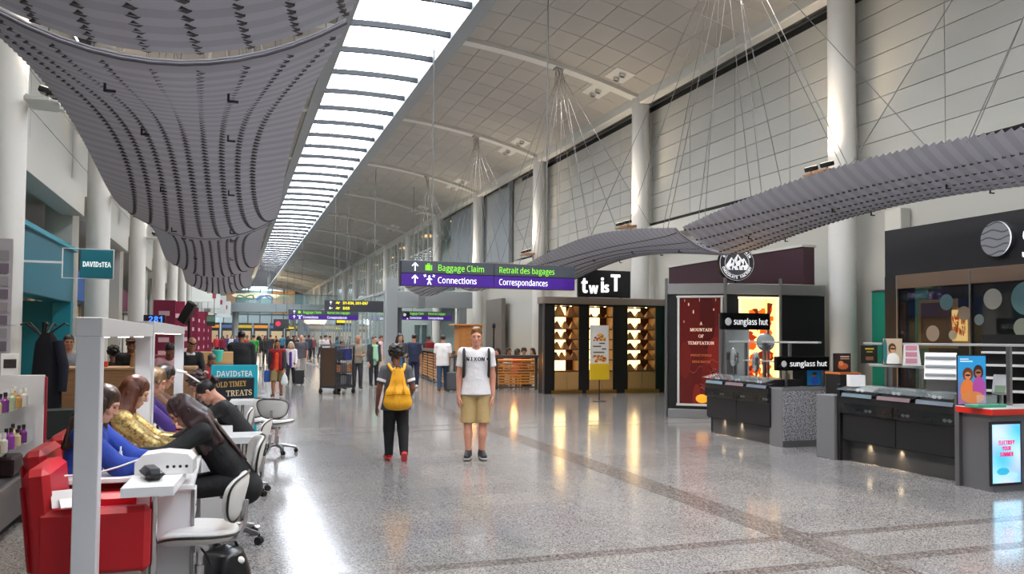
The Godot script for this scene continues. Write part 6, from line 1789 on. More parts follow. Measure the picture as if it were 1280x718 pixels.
func net(B: Array, cell: float, clips := []) -> MB:
	var lo := Vector3.ONE * 1e9
	var hi := -lo
	for b in B:
		if b[7]: continue
		var r: float = maxf(b[2], b[3]) * maxf(b[6].x, maxf(b[6].y, b[6].z)) + cell * 2.0
		for p in [b[0], b[1]]:
			lo = lo.min(p - Vector3.ONE * r); hi = hi.max(p + Vector3.ONE * r)
	var nx := int((hi.x - lo.x) / cell) + 2
	var ny := int((hi.y - lo.y) / cell) + 2
	var nz := int((hi.z - lo.z) / cell) + 2
	var g := PackedFloat32Array()
	g.resize(nx * ny * nz)
	g.fill(9.0)
	var sy := nx
	var sz := nx * ny
	for b in B:
		var a: Vector3 = b[0]
		var inv: Basis = b[5]
		var bq: Vector3 = inv * (b[1] - a)
		var bb := maxf(bq.length_squared(), 1e-9)
		var st: Vector3 = b[6]
		var sc := minf(st.x, minf(st.y, st.z))
		var mx := maxf(st.x, maxf(st.y, st.z))
		var kk: float = maxf(b[4], 1e-4)
		var cut: bool = b[7]
		var cl: Array = b[8]
		var ra: float = b[2] if cut else maxf(b[2], cell * 0.72)
		var rb: float = b[3] if cut else maxf(b[3], cell * 0.72)
		var r: float = maxf(ra, rb) * mx + kk * 0.6 + cell * 2.2
		var p0: Vector3 = (b[0] as Vector3).min(b[1]) - Vector3.ONE * r
		var p1: Vector3 = (b[0] as Vector3).max(b[1]) + Vector3.ONE * r
		var i0 := clampi(int((p0.x - lo.x) / cell), 0, nx - 1); var i1 := clampi(int((p1.x - lo.x) / cell) + 1, 0, nx - 1)
		var j0 := clampi(int((p0.y - lo.y) / cell), 0, ny - 1); var j1 := clampi(int((p1.y - lo.y) / cell) + 1, 0, ny - 1)
		var k0 := clampi(int((p0.z - lo.z) / cell), 0, nz - 1); var k1 := clampi(int((p1.z - lo.z) / cell) + 1, 0, nz - 1)
		var qx: Vector3 = inv * Vector3(cell, 0, 0)
		for k in range(k0, k1 + 1):
			for j in range(j0, j1 + 1):
				var p := lo + Vector3(i0, j, k) * cell
				var q: Vector3 = inv * (p - a)
				var ix := i0 + j * sy + k * sz
				for i in range(i0, i1 + 1):
					var t := clampf(q.dot(bq) / bb, 0.0, 1.0)
					var d := ((q - bq * t).length() - (ra + (rb - ra) * t)) * sc
					q += qx
					if d < kk + cell * 3.0:
						for c in cl:
							d = maxf(d, (c[0] as Vector3).dot(lo + Vector3(i, j, k) * cell) - float(c[1]))
						var o := g[ix]
						if cut:
							d = -d
							var h2 := maxf(kk - absf(o - d), 0.0) / kk
							g[ix] = maxf(o, d) + h2 * h2 * kk * 0.25
						else:
							var h := maxf(kk - absf(o - d), 0.0) / kk
							g[ix] = minf(o, d) - h * h * kk * 0.25
					ix += 1
	if clips.size():
		var ix := 0
		for k in nz:
			for j in ny:
				for i in nx:
					if g[ix] < cell * 3.0:
						var p := lo + Vector3(i, j, k) * cell
						for c in clips:
							g[ix] = maxf(g[ix], (c[0] as Vector3).dot(p) - float(c[1]))
					ix += 1
	var m := MB.new()
	var vid := PackedInt32Array()
	vid.resize(nx * ny * nz)
	vid.fill(-1)
	var lim := cell * 1.9
	var off := [0, 1, sy, sy + 1, sz, sz + 1, sz + sy, sz + sy + 1]
	var cells := PackedInt32Array()
	for k in nz - 1:
		for j in ny - 1:
			var ix := j * sy + k * sz
			for i in nx - 1:
				var v0 := g[ix]
				if v0 < lim and v0 > -lim:
					var s := Vector3.ZERO
					var n := 0
					for e in 12:
						var c0: int
						var ax := e / 4
						var r4 := e % 4
						if ax == 0: c0 = [0, 2, 4, 6][r4]
						elif ax == 1: c0 = [0, 1, 4, 5][r4]
						else: c0 = [0, 1, 2, 3][r4]
						var c1 := c0 + (1 << ax)
						var ga := g[ix + off[c0]]
						var gb := g[ix + off[c1]]
						if (ga < 0.0) != (gb < 0.0):
							var t := ga / (ga - gb)
							var pt := Vector3(c0 & 1, (c0 >> 1) & 1, c0 >> 2)
							pt[ax] += t
							s += pt
							n += 1
					if n:
						vid[ix] = m.v.size()
						m.v.append(lo + (Vector3(i, j, k) + s / n) * cell)
						m.n.append(Vector3.ZERO)
						m.uv.append(Vector2.ZERO)
						m.c.append(Color.WHITE)
						cells.append(ix)
				ix += 1
	var st3 := [1, sy, sz]
	for ix in cells:
		var a := g[ix] < 0.0
		for ax in 3:
			var o1: int = st3[(ax + 1) % 3]
			var o2: int = st3[(ax + 2) % 3]
			var nb: int = ix + st3[ax]
			if nb >= g.size() or a == (g[nb] < 0.0): continue
			if ix - o1 - o2 < 0: continue
			var q0 := vid[ix]; var q1 := vid[ix - o1]; var q2 := vid[ix - o1 - o2]; var q3 := vid[ix - o2]
			if q1 < 0 or q2 < 0 or q3 < 0: continue
			var nn := (m.v[q1] - m.v[q0]).cross(m.v[q2] - m.v[q0])
			if not a: nn = -nn
			# nn now points outwards when the inside lies at ix
			if a:
				m.ix.append(q0); m.ix.append(q2); m.ix.append(q1); m.ix.append(q0); m.ix.append(q3); m.ix.append(q2)
			else:
				m.ix.append(q0); m.ix.append(q1); m.ix.append(q2); m.ix.append(q0); m.ix.append(q2); m.ix.append(q3)
			for q in [q0, q1, q2, q3]: m.n[q] += nn
	for q in m.n.size(): m.n[q] = m.n[q].normalized()
	return m

func merge(into: MB, src: MB, xf: Transform3D):
	var s0 := into.v.size()
	var flip := xf.basis.determinant() < 0.0
	var nb := xf.basis.inverse().transposed()
	for i in src.v.size():
		into.v.append(xf * src.v[i]); into.n.append((nb * src.n[i]).normalized()); into.uv.append(Vector2.ZERO); into.c.append(Color.WHITE)
	for t in src.ix.size() / 3:
		into.ix.append(s0 + src.ix[t * 3])
		into.ix.append(s0 + src.ix[t * 3 + (2 if flip else 1)])
		into.ix.append(s0 + src.ix[t * 3 + (1 if flip else 2)])

func el(c: Vector3, r: Vector3, k := 0.012, cut := false) -> Array:
	var m := maxf(r.x, maxf(r.y, r.z))
	return cap(c, c + Vector3(0, 0.0005, 0), m, m, k, r / m, Basis(), cut)

var parts := {}
func head_mb() -> MB:
	if not parts.has("head"):
		parts.head = net([
			el(Vector3(0, 0.035, -0.01), Vector3(0.073, 0.086, 0.093)), cap(Vector3(0, -0.02, 0.028), Vector3(0, -0.075, 0.046), 0.056, 0.038, 0.03),
			cap(Vector3(-0.03, -0.07, 0.02), Vector3(0.03, -0.07, 0.02), 0.034, 0.034, 0.03), el(Vector3(0, -0.099, 0.058), Vector3(0.024, 0.018, 0.02), 0.02),
			el(Vector3(0, 0.024, 0.074), Vector3(0.05, 0.012, 0.014), 0.02), el(Vector3(0.032, 0.003, 0.096), Vector3(0.022, 0.012, 0.016), 0.014, true), el(Vector3(-0.032, 0.003, 0.096), Vector3(0.022, 0.012, 0.016), 0.014, true),
			cap(Vector3(0, 0.006, 0.086), Vector3(0, -0.03, 0.103), 0.008, 0.011, 0.012), el(Vector3(0, -0.036, 0.094), Vector3(0.018, 0.008, 0.01), 0.01),
			el(Vector3(0, -0.06, 0.084), Vector3(0.024, 0.006, 0.009), 0.006), el(Vector3(0, -0.072, 0.082), Vector3(0.02, 0.007, 0.009), 0.006),
			el(Vector3(0.042, -0.025, 0.06), Vector3(0.024, 0.02, 0.02), 0.02), el(Vector3(-0.042, -0.025, 0.06), Vector3(0.024, 0.02, 0.02), 0.02),
			el(Vector3(0.075, -0.004, -0.012), Vector3(0.008, 0.031, 0.018), 0.006), el(Vector3(-0.075, -0.004, -0.012), Vector3(0.008, 0.031, 0.018), 0.006),
			cap(Vector3(0, -0.05, -0.02), Vector3(0, -0.17, -0.035), 0.05, 0.054, 0.03)], 0.0062)
	return parts.head

func hand_mb(kind: String) -> MB:
	if not parts.has(kind):
		var curl := 0.35 if kind == "relaxed" else 0.95
		var B := [cap(Vector3(0, 0.01, 0), Vector3(0, -0.02, 0), 0.021, 0.022, 0.012, Vector3(0.8, 1, 1.2))]
		for f in 4:
			var z: float = [0.031, 0.0105, -0.0105, -0.03][f]
			B.append(cap(Vector3(0, -0.02, z * 0.6), Vector3(0.002, -0.085, z), 0.0135, 0.0115, 0.014))
			var p := Vector3(0.002, -0.085, z)
			var a := curl * (0.55 + 0.12 * f)
			var ln: float = [0.075, 0.083, 0.077, 0.06][f]
			for s in 3:
				var q = p + Vector3(sin(a), -cos(a), -z * 0.3) * ln * [0.45, 0.31, 0.24][s]
				B.append(cap(p, q, 0.0088 - 0.0008 * s, 0.0082 - 0.0008 * s, 0.004))
				p = q
				a += curl
		var p := Vector3(0.004, -0.025, 0.026)
		for q in [Vector3(0.016, -0.052, 0.05), Vector3(0.024, -0.083, 0.058), Vector3(0.028, -0.108, 0.056)]:
			B.append(cap(p, q, 0.0115, 0.0095, 0.006))
			p = q
		parts[kind] = net(B, 0.0052)
	return parts[kind]

func hair_mb(style: String) -> MB:
	if parts.has("hair_" + style): return parts["hair_" + style]
	var B := []
	var rg := RandomNumberGenerator.new(); rg.seed = style.hash()
	var face := [el(Vector3(0, -0.05, 0.085), Vector3(0.07, 0.085, 0.075), 0.01, true), el(Vector3(0, -0.11, 0.01), Vector3(0.09, 0.07, 0.08), 0.01, true)]
	match style:
		"short":
			B = [el(Vector3(0, 0.044, -0.014), Vector3(0.08, 0.088, 0.098))]
			B.append_array(face)
		"crop":
			B = [el(Vector3(0, 0.046, -0.014), Vector3(0.077, 0.084, 0.096)), cap(Vector3(-0.035, 0.098, 0.06), Vector3(0.03, 0.11, 0.05), 0.02, 0.022, 0.03), cap(Vector3(-0.03, 0.112, 0.01), Vector3(0.03, 0.115, 0.0), 0.02, 0.02, 0.03)]
			B.append_array(face)
			B.append(el(Vector3(0, 0.03, 0.1), Vector3(0.058, 0.05, 0.03), 0.01, true))
		"curly":
			B = [el(Vector3(0, 0.045, -0.02), Vector3(0.095, 0.098, 0.105))]
			for k in 70:
				var d := Vector3(rg.randf_range(-1, 1), rg.randf_range(-0.7, 1), rg.randf_range(-1, 0.7)).normalized()
				B.append(el(Vector3(0, 0.045, -0.02) + d * Vector3(0.1, 0.1, 0.108), Vector3.ONE * rg.randf_range(0.014, 0.024), 0.008))
			B.append_array(face)
		"long", "longer", "bob", "drape":
			var l: float = {"long": 0.26, "longer": 0.38, "bob": 0.17, "drape": 0.46}[style]
			B = [el(Vector3(0, 0.042, -0.014), Vector3(0.084, 0.09, 0.1))]
			B.append_array(face)
			B.append(cap(Vector3(0, 0.02, -0.06), Vector3(0, 0.06 - l, -0.075), 0.055, 0.035, 0.03, Vector3(1.6, 1, 1)))
			for s in [-1, 1]:
				B.append(cap(Vector3(0.072 * s, 0.03, -0.02), Vector3(0.1 * s, 0.06 - l, 0.01), 0.026, 0.02, 0.02))
				B.append(cap(Vector3(0.075 * s, 0.0, -0.05), Vector3(0.11 * s, 0.05 - l, -0.06), 0.03, 0.022, 0.02))
				B.append(cap(Vector3(0.05 * s, 0.09, 0.03), Vector3(0.078 * s, 0.0, 0.05), 0.016, 0.014, 0.02))
				for k in 5:
					var x := 0.02 + 0.022 * k
					B.append(cap(Vector3(x * s, -0.02, -0.105 + 0.015 * k), Vector3(x * s * 1.1, 0.03 - l - rg.randf() * 0.05, -0.11 + 0.022 * k), 0.013, 0.008, 0.008))
		"bun":
			B = [el(Vector3(0, 0.042, -0.014), Vector3(0.08, 0.087, 0.098))]
			B.append_array(face)
			B.append(el(Vector3(0, 0.05, -0.135), Vector3(0.048, 0.046, 0.042), 0.012))
			for k in 8: B.append(cap(Vector3(0, 0.05, -0.135) + Vector3(cos(k * 0.8) * 0.035, sin(k * 0.8) * 0.035, 0.01), Vector3(0, 0.05, -0.135) + Vector3(cos(k * 0.8 + 1.0) * 0.045, sin(k * 0.8 + 1.0) * 0.045, -0.01), 0.01, 0.012, 0.006))
		"fringe":
			B = [el(Vector3(0, 0.048, -0.016), Vector3(0.074, 0.08, 0.094)), el(Vector3(0, 0.075, 0.07), Vector3(0.06, 0.035, 0.03), 0.02)]
			B.append(el(Vector3(0, -0.06, 0.085), Vector3(0.09, 0.09, 0.09), 0.01, true))
			B.append(el(Vector3(0, 0.1, 0.02), Vector3(0.06, 0.06, 0.08), 0.01, true))
		"cap":
			B = [el(Vector3(0, 0.06, -0.008), Vector3(0.086, 0.08, 0.104)), cap(Vector3(-0.05, 0.05, 0.1), Vector3(0.05, 0.05, 0.1), 0.05, 0.05, 0.01, Vector3(1, 0.2, 1.1))]
			B.append(el(Vector3(0, -0.06, 0.03), Vector3(0.14, 0.1, 0.1), 0.006, true))
	parts["hair_" + style] = net(B, 0.0075)
	return parts["hair_" + style]

func shoe_mb() -> MB:
	if not parts.has("shoe"):
		parts.shoe = net([cap(Vector3(0, 0.045, -0.05), Vector3(0, 0.035, 0.11), 0.042, 0.036, 0.03, Vector3(1, 0.9, 1)), cap(Vector3(0, 0.05, -0.04), Vector3(0, 0.095, -0.045), 0.042, 0.04, 0.02), cap(Vector3(0, 0.06, 0.0), Vector3(0, 0.05, 0.07), 0.034, 0.03, 0.02)], 0.0095, [[Vector3.DOWN, -0.018], [Vector3.UP, 0.11]])
	return parts.shoe
func sole_mb() -> MB:
	if not parts.has("sole"):
		parts.sole = net([cap(Vector3(0, 0.012, -0.055), Vector3(0, 0.012, 0.115), 0.044, 0.041, 0.01)], 0.0085, [[Vector3.DOWN, 0.0], [Vector3.UP, 0.024]])
	return parts.sole

func hair_mat(hex: String) -> StandardMaterial3D:
	var key := "hair_" + hex
	if M.has(key): return M[key]
	if not M.has("hair_noise"):
		M["hair_noise"] = noise_tex(0.03, [[0.0, "6f6f6f"], [0.5, "c8c8c8"], [1.0, "ffffff"]], FastNoiseLite.TYPE_SIMPLEX_SMOOTH, 12, 128, 3)
	return tri_mat(key, M["hair_noise"], Vector3(14, 1.2, 14), 0.45, hex, false)
func cloth_mat(hex: String, rough := 0.85) -> StandardMaterial3D:
	var key := "cloth_" + hex
	if M.has(key): return M[key]
	var m := mt(key, hex, rough)
	if not M.has("cloth_bump"):
		var n := FastNoiseLite.new(); n.seed = 8; n.frequency = 0.035; n.fractal_octaves = 3
		var t := NoiseTexture2D.new(); t.width = 128; t.height = 128; t.seamless = true; t.noise = n; t.as_normal_map = true; t.bump_strength = 6.0
		M["cloth_bump"] = t
	m.normal_enabled = true
	m.normal_texture = M["cloth_bump"]
	m.normal_scale = 0.3
	m.uv1_triplanar = true
	m.uv1_scale = Vector3(2.4, 2.4, 2.4)
	return m

# S: h height, label, at, turn, skin, hair, hairc, top, sleeve 0..2 (0.55 short, 2 long), hem, low ("trousers", "shorts", "skirt", "dress"), lowc, shoe, pose, cell
func person(S: Dictionary) -> Dictionary:
	var h: float = S.get("h", 1.7)
	var cell: float = S.get("cell", 0.03)
	var o := thing("person", S.label, "person", S.at, S.get("turn", 0.0))
	var P: Dictionary = S.get("pose", {})
	var lean: float = P.get("lean", 0.02)
	var wd: float = S.get("w", 1.0)
	var hipy: float = P.get("hip", 0.515) * h
	var up := Basis(Vector3.RIGHT, lean) * Vector3.UP
	var fw := Basis(Vector3.RIGHT, lean) * Vector3.BACK
	var tb := Basis(Vector3.RIGHT, lean)
	var pel := Vector3(0, hipy, 0)
	var waist := pel + up * 0.1 * h
	var chest := pel + up * 0.215 * h
	var nk := pel + up * 0.305 * h
	var hp: float = P.get("hpitch", 0.0)
	var hbasis := Basis(Vector3.UP, P.get("hyaw", 0.0)) * Basis(Vector3.RIGHT, lean * 0.6 + hp)
	var hs := pow(h / 1.75, 0.6) * float(S.get("hs", 1.0))
	var hc := nk + (up * 0.5 + hbasis.y * 0.5).normalized() * (0.118 * hs + 0.042) + fw * 0.02
	var sk: Material = mt("skin_" + S.get("skin", "c99a7c"), S.get("skin", "c99a7c"), 0.55, 0.0, {"subsurf_scatter_enabled": true, "subsurf_scatter_strength": 0.05})
	var body := []
	var kk := 0.035
	body.append(cap(pel, waist, 0.06 * h * wd, 0.052 * h * wd, kk, Vector3(1.4, 1, 1), tb))
	body.append(cap(waist, chest, 0.052 * h * wd, 0.059 * h * wd, kk, Vector3(1.42, 1, 1), tb))
	body.append(cap(nk - up * 0.02 * h, hc - hbasis.y * 0.04, 0.031 * h, 0.029 * h, kk))
	var sh := []; var elb := []; var wri := []; var hip := []; var kne := []; var ank := []; var fdir := []
	for s in 2:
		var sx := 1.0 if s == 0 else -1.0
		var A: Array = P.get("armL" if s == 0 else "armR", [Vector3(0.12 * sx, -1, 0.0), Vector3(0.05 * sx, -1, 0.15)])
		var L: Array = P.get("legL" if s == 0 else "legR", [Vector3(0.03 * sx, -1, 0), Vector3(0.0, -1, 0)])
		sh.append(pel + up * 0.276 * h + Vector3(0.098 * h * sx * wd, 0, 0))
		elb.append(sh[s] + (A[0] as Vector3).normalized() * 0.172 * h)
		wri.append(elb[s] + (A[1] as Vector3).normalized() * 0.15 * h)
		hip.append(pel + Vector3(0.05 * h * sx, -0.01 * h, 0))
		kne.append(hip[s] + (L[0] as Vector3).normalized() * 0.235 * h)
		ank.append(kne[s] + (L[1] as Vector3).normalized() * (0.225 * h))
		fdir.append((L[2] as Vector3).normalized() if L.size() > 2 else Vector3(0.15 * sx, 0, 1).normalized())
		body.append(cap(chest + up * 0.04 * h, sh[s], 0.042 * h, 0.031 * h, kk))
		body.append(cap(nk - up * 0.012 * h - fw * 0.01 * h, sh[s], 0.026 * h, 0.026 * h, 0.03))
		body.append(cap(sh[s], elb[s], 0.03 * h, 0.0235 * h, 0.02))
		body.append(cap(elb[s], wri[s], 0.0235 * h, 0.0155 * h, 0.015))
		body.append(cap(hip[s], kne[s], 0.047 * h, 0.031 * h, 0.02))
		body.append(cap(kne[s], kne[s].lerp(ank[s], 0.4), 0.031 * h, 0.032 * h, 0.02))
		body.append(cap(kne[s].lerp(ank[s], 0.35), ank[s], 0.032 * h, 0.02 * h, 0.02))
		body.append(cap(ank[s], ank[s] + fdir[s] * 0.06 * h - Vector3(0, 0.012 * h, 0), 0.02 * h, 0.014 * h, 0.015))
	var mb := net(body, cell)
	merge(mb, head_mb(), Transform3D(hbasis.scaled_local(Vector3.ONE * hs), hc))
	for s in 2:
		var sx := 1.0 if s == 0 else -1.0
		var f: Vector3 = (wri[s] - elb[s]).normalized()
		var th: Vector3 = (P.get("thumb", [Vector3(-0.3, 0, 1), Vector3(0.3, 0, 1)]) as Array)[s]
		th = (th - f * th.dot(f)).normalized()
		var b := Basis((-f).cross(th), -f, th)
		var hsz := h / 1.78
		merge(mb, hand_mb(P.get("hand", "relaxed")), Transform3D(b.scaled_local(Vector3(-hsz if s == 0 else hsz, hsz, hsz)), wri[s] + f * 0.012))
	var R := {"root": o, "hc": hc, "hb": hbasis, "hs": hs, "sh": sh, "elb": elb, "wri": wri, "chest": chest, "pel": pel, "up": up, "fw": fw, "hip": hip, "kne": kne, "ank": ank}
	R.body = part("body", mb.mesh(), sk, o)
	# top
	var cl := 0.0065 * h + float(S.get("loose", 0.0))
	var sleeve: float = S.get("sleeve", 0.55)
	var hem: float = S.get("hem", 0.045) * h
	if S.has("top"):
		var tp := []
		tp.append(cap(pel - up * hem, waist, 0.063 * h * wd + cl * 1.2 + float(S.get("baggy", 0.0)) * 2.2, 0.053 * h * wd + cl * 1.5, kk, Vector3(1.42, 1, 1.08), tb))
		tp.append(cap(waist, chest, 0.053 * h * wd + cl * 1.5, 0.06 * h * wd + cl, kk, Vector3(1.43, 1, 1.04), tb))
		for s in 2:
			tp.append(cap(chest + up * 0.04 * h, sh[s], 0.042 * h + cl, 0.031 * h + cl, kk))
			tp.append(cap(nk - up * 0.022 * h - fw * 0.01 * h, sh[s], 0.026 * h + cl, 0.027 * h + cl, 0.03))
			if sleeve > 0.0:
				var e1: Vector3 = sh[s].lerp(elb[s], minf(1.0, sleeve))
				var ad: Vector3 = (elb[s] - sh[s]).normalized()
				tp.append(cap(sh[s], e1 + ad * 0.03, 0.031 * h + cl, lerpf(0.031, 0.0245, minf(1.0, sleeve)) * h + cl * 1.25, 0.02, Vector3.ONE, Basis(), false, [] if sleeve > 1.0 else [[ad, ad.dot(e1)]]))
				if sleeve > 1.0:
					var e2: Vector3 = elb[s].lerp(wri[s], minf(1.0, sleeve - 1.0) * 0.98)
					var fd: Vector3 = (wri[s] - elb[s]).normalized()
					tp.append(cap(elb[s], e2 + fd * 0.03, 0.0245 * h + cl * 1.2, 0.0175 * h + cl, 0.02, Vector3.ONE, Basis(), false, [[fd, fd.dot(e2)]]))
		if S.has("open"):
			tp.append(cap(pel - up * 0.2 * h + fw * 0.12 * h, nk + fw * 0.09 * h, 0.068 * h, 0.04 * h, 0.01, Vector3.ONE, Basis(), true))
		var hemn := Vector3.DOWN
		var clips := [[hemn, hemn.dot(pel - Vector3(0, hem, 0))]] if P.get("hip", 0.515) > 0.4 else []
		var tm := net(tp, cell, clips)
		R.topmb = tm
		R.top = part(S.get("topname", "shirt"), tm.mesh(), S.topm if S.has("topm") else cloth_mat(S.top), o)
	# under-layer seen in an open jacket
	if S.has("under"):
		var ub := [cap(pel - up * hem * 0.6, waist, 0.064 * h, 0.058 * h, kk, Vector3(1.3, 1, 1.05), tb), cap(waist, chest, 0.058 * h, 0.063 * h, kk, Vector3(1.3, 1, 1.05), tb), cap(chest, nk - up * 0.03 * h, 0.055 * h, 0.036 * h, kk)]
		part("undershirt", net(ub, cell, [[(up + fw * 0.3).normalized(), (up + fw * 0.3).normalized().dot(nk)]]).mesh(), cloth_mat(S.under), o)
	# lower garment
	var low: String = S.get("low", "trousers")
	if low != "none":
		var lp := []
		var lc := 0.008 * h + float(S.get("baggy", 0.0))
		lp.append(cap(pel - Vector3(0, 0.01 * h, 0), pel + up * 0.055 * h, 0.06 * h * wd + 0.006, 0.056 * h * wd + 0.006, kk, Vector3(1.4, 1, 1), tb))
		for s in 2:
			if low == "skirt" or low == "dress":
				lp.append(cap(hip[s], hip[s].lerp(kne[s], 0.95), 0.06 * h, 0.062 * h, 0.06))
			elif low == "shorts":
				var kd: Vector3 = (kne[s] - hip[s]).normalized()
				var e := hip[s].lerp(kne[s], 1.0) as Vector3
				lp.append(cap(hip[s], e + kd * 0.04, 0.047 * h + lc, 0.043 * h + lc, 0.008, Vector3.ONE, Basis(), false, [[kd, kd.dot(e)]]))
			else:
				var sd: Vector3 = (ank[s] - kne[s]).normalized()
				var e := ank[s] + sd * 0.012 * h as Vector3
				lp.append(cap(hip[s], kne[s], 0.047 * h + lc, 0.033 * h + lc, 0.012))
				lp.append(cap(kne[s], e + sd * 0.03, 0.034 * h + lc, float(S.get("cuff", 0.024)) * h + lc * 0.8, 0.02, Vector3.ONE, Basis(), false, [[sd, sd.dot(e)]]))
		part(low, net(lp, cell, [[up, up.dot(pel + up * 0.06 * h)]] if P.get("hip", 0.515) > 0.4 else []).mesh(), cloth_mat(S.get("lowc", "222226")), o)
	# long hair lying down the back, in the body's own axes
	if S.get("hair", "") == "drape" or S.has("tress"):
		var tl: float = S.get("tress", 0.42)
		var hb := [cap(hc + hbasis.y * 0.03 - hbasis.z * 0.04, nk - fw * 0.075 + up * 0.03, 0.075, 0.06, 0.03, Vector3(1.25, 1, 1)), cap(nk - fw * 0.075 + up * 0.03, nk - fw * 0.11 - up * tl, 0.06, 0.028, 0.03, Vector3(1.5, 1, 0.8), tb)]
		for k in 9:
			var x := -0.1 + 0.025 * k
			hb.append(cap(nk + Vector3(x * 0.7, 0, 0) - fw * 0.1 + up * 0.06, nk + Vector3(x * 0.9 + 0.02 * sin(k * 2.0), 0, 0) - fw * 0.125 - up * (tl + 0.05 * sin(k * 3.0)), 0.018, 0.009, 0.008))
		for s in 2:
			var sx := 1.0 if s == 0 else -1.0
			var sp := (sh[s] as Vector3) * 0.66 + nk * 0.34 + up * 0.052
			for q in 4:
				var dz := fw * (0.035 * q - 0.075)
				hb.append(cap(hc + hbasis.x * sx * 0.068 + hbasis.z * (0.02 * q - 0.05) + hbasis.y * 0.02, sp + dz - Vector3(0, 0.005, 0), 0.03, 0.032, 0.015))
				hb.append(cap(sp + dz, sp + dz - up * (0.11 + tl * 0.25) + fw * (0.012 * q - 0.03) + fw * 0.03 + Vector3(sx * 0.04, 0, 0), 0.036, 0.02, 0.015))
		part("tresses", net(hb, 0.013).mesh(), hair_mat(S.get("hairc", "1c1512")), o)
	# shoes
	if S.get("shoe", "1a1a1c") != "":
		for s in 2:
			var f: Vector3 = fdir[s]
			var q := 1.1 * h / 1.75
			var y := Vector3.UP if absf(f.y) < 0.3 else (Vector3.UP - f * f.y).normalized()
			if P.has("tilt%d" % s): y = (P["tilt%d" % s] as Vector3)
			f = (f - y * f.dot(y)).normalized()
			var b := Basis(y.cross(f), y, f)
			var xf := Transform3D(b.scaled_local(Vector3.ONE * q), ank[s] - b.y * 0.04 * h + b.z * 0.022 * h)
			var shn := part("shoe", parts_mesh("shoe"), mt("shoe_" + S.get("shoe", "1a1a1c"), S.get("shoe", "1a1a1c"), 0.5), o)
			shn.transform = xf
			if cell < 0.02: part("sole", parts_mesh("sole"), mt("sole_" + S.get("sole", "d8d8d8"), S.get("sole", "d8d8d8"), 0.7), shn)
	# hair
	if S.get("hair", "short") != "bald":
		var hm := part("hat" if S.hair == "cap" else "hair", parts_mesh("hair_" + S.hair), hair_mat(S.get("hairc", "1c1512")), o)
		hm.transform = Transform3D(hbasis.scaled_local(Vector3.ONE * hs), hc)
	if cell < 0.021 and not S.has("noface"):
		var hx := Transform3D(hbasis.scaled_local(Vector3.ONE * hs), hc)
		part("eye", parts_mesh("eyes"), mt("eye_dark", "2a1d16", 0.2), o).transform = hx
		part("eyebrow", parts_mesh("brows"), hair_mat(S.get("browc", S.get("hairc", "1c1512"))), o).transform = hx
		part("lips", parts_mesh("lips"), mt("lips_" + S.get("lips", "a8675c"), S.get("lips", "a8675c"), 0.5), o).transform = hx
	return R

func parts_mesh(key: String) -> ArrayMesh:
	if not parts.has("mesh_" + key):
		var m: MB
		if key.begins_with("hair_"): m = hair_mb(key.substr(5))
		elif key == "shoe": m = shoe_mb()
		elif key == "sole": m = sole_mb()
		elif key == "eyes":
			m = MB.new()
			for s in [-1, 1]: m.ball(Vector3(0.032 * s, 0.003, 0.081), Vector3(0.012, 0.0055, 0.006), Basis(), 10, 7)
		elif key == "brows":
			m = MB.new()
			for s in [-1, 1]: m.tube([Vector3(0.014 * s, 0.021, 0.09), Vector3(0.032 * s, 0.026, 0.085), Vector3(0.05 * s, 0.02, 0.071)], [0.003, 0.004, 0.002], 6)
		else:
			m = MB.new()
			m.ball(Vector3(0, -0.061, 0.0885), Vector3(0.022, 0.004, 0.005), Basis(), 10, 6).ball(Vector3(0, -0.071, 0.086), Vector3(0.019, 0.005, 0.006), Basis(), 10, 6)
		parts["mesh_" + key] = m.mesh()
	return parts["mesh_" + key]

func surf_z(mb: MB, x: float, y: float) -> float:
	var best := -9.0
	for p in mb.v:
		if absf(p.x - x) < 0.016 and absf(p.y - y) < 0.016 and p.z > best: best = p.z
	return best
# ---------------------------------------------------------------- who stands where
func straps(R: Dictionary, m: Material, back: bool, w := 0.02):
	var sg := 1.0
	for s in 2:
		var sh: Vector3 = R.sh[s] * 0.86 + Vector3(0, R.sh[s].y * 0.14, 0)
		var zf := 0.0
		var pts := []
		for q in [[0.0, -0.09, -0.13], [0.03, -0.0, -0.10], [0.055, 0.0, -0.03], [0.05, 0.0, 0.05], [0.0, 0.0, 0.12], [-0.12, 0.0, 0.145], [-0.26, 0.0, 0.12], [-0.32, 0.0, 0.04]]:
			pts.append(Vector3(sh.x + (0.015 * signf(sh.x) if q[2] > 0.0 else 0.0), sh.y + q[0], q[2] + 0.0))
		part("strap", MB.new().tube(pts, w, 8).mesh(), m, R.root)

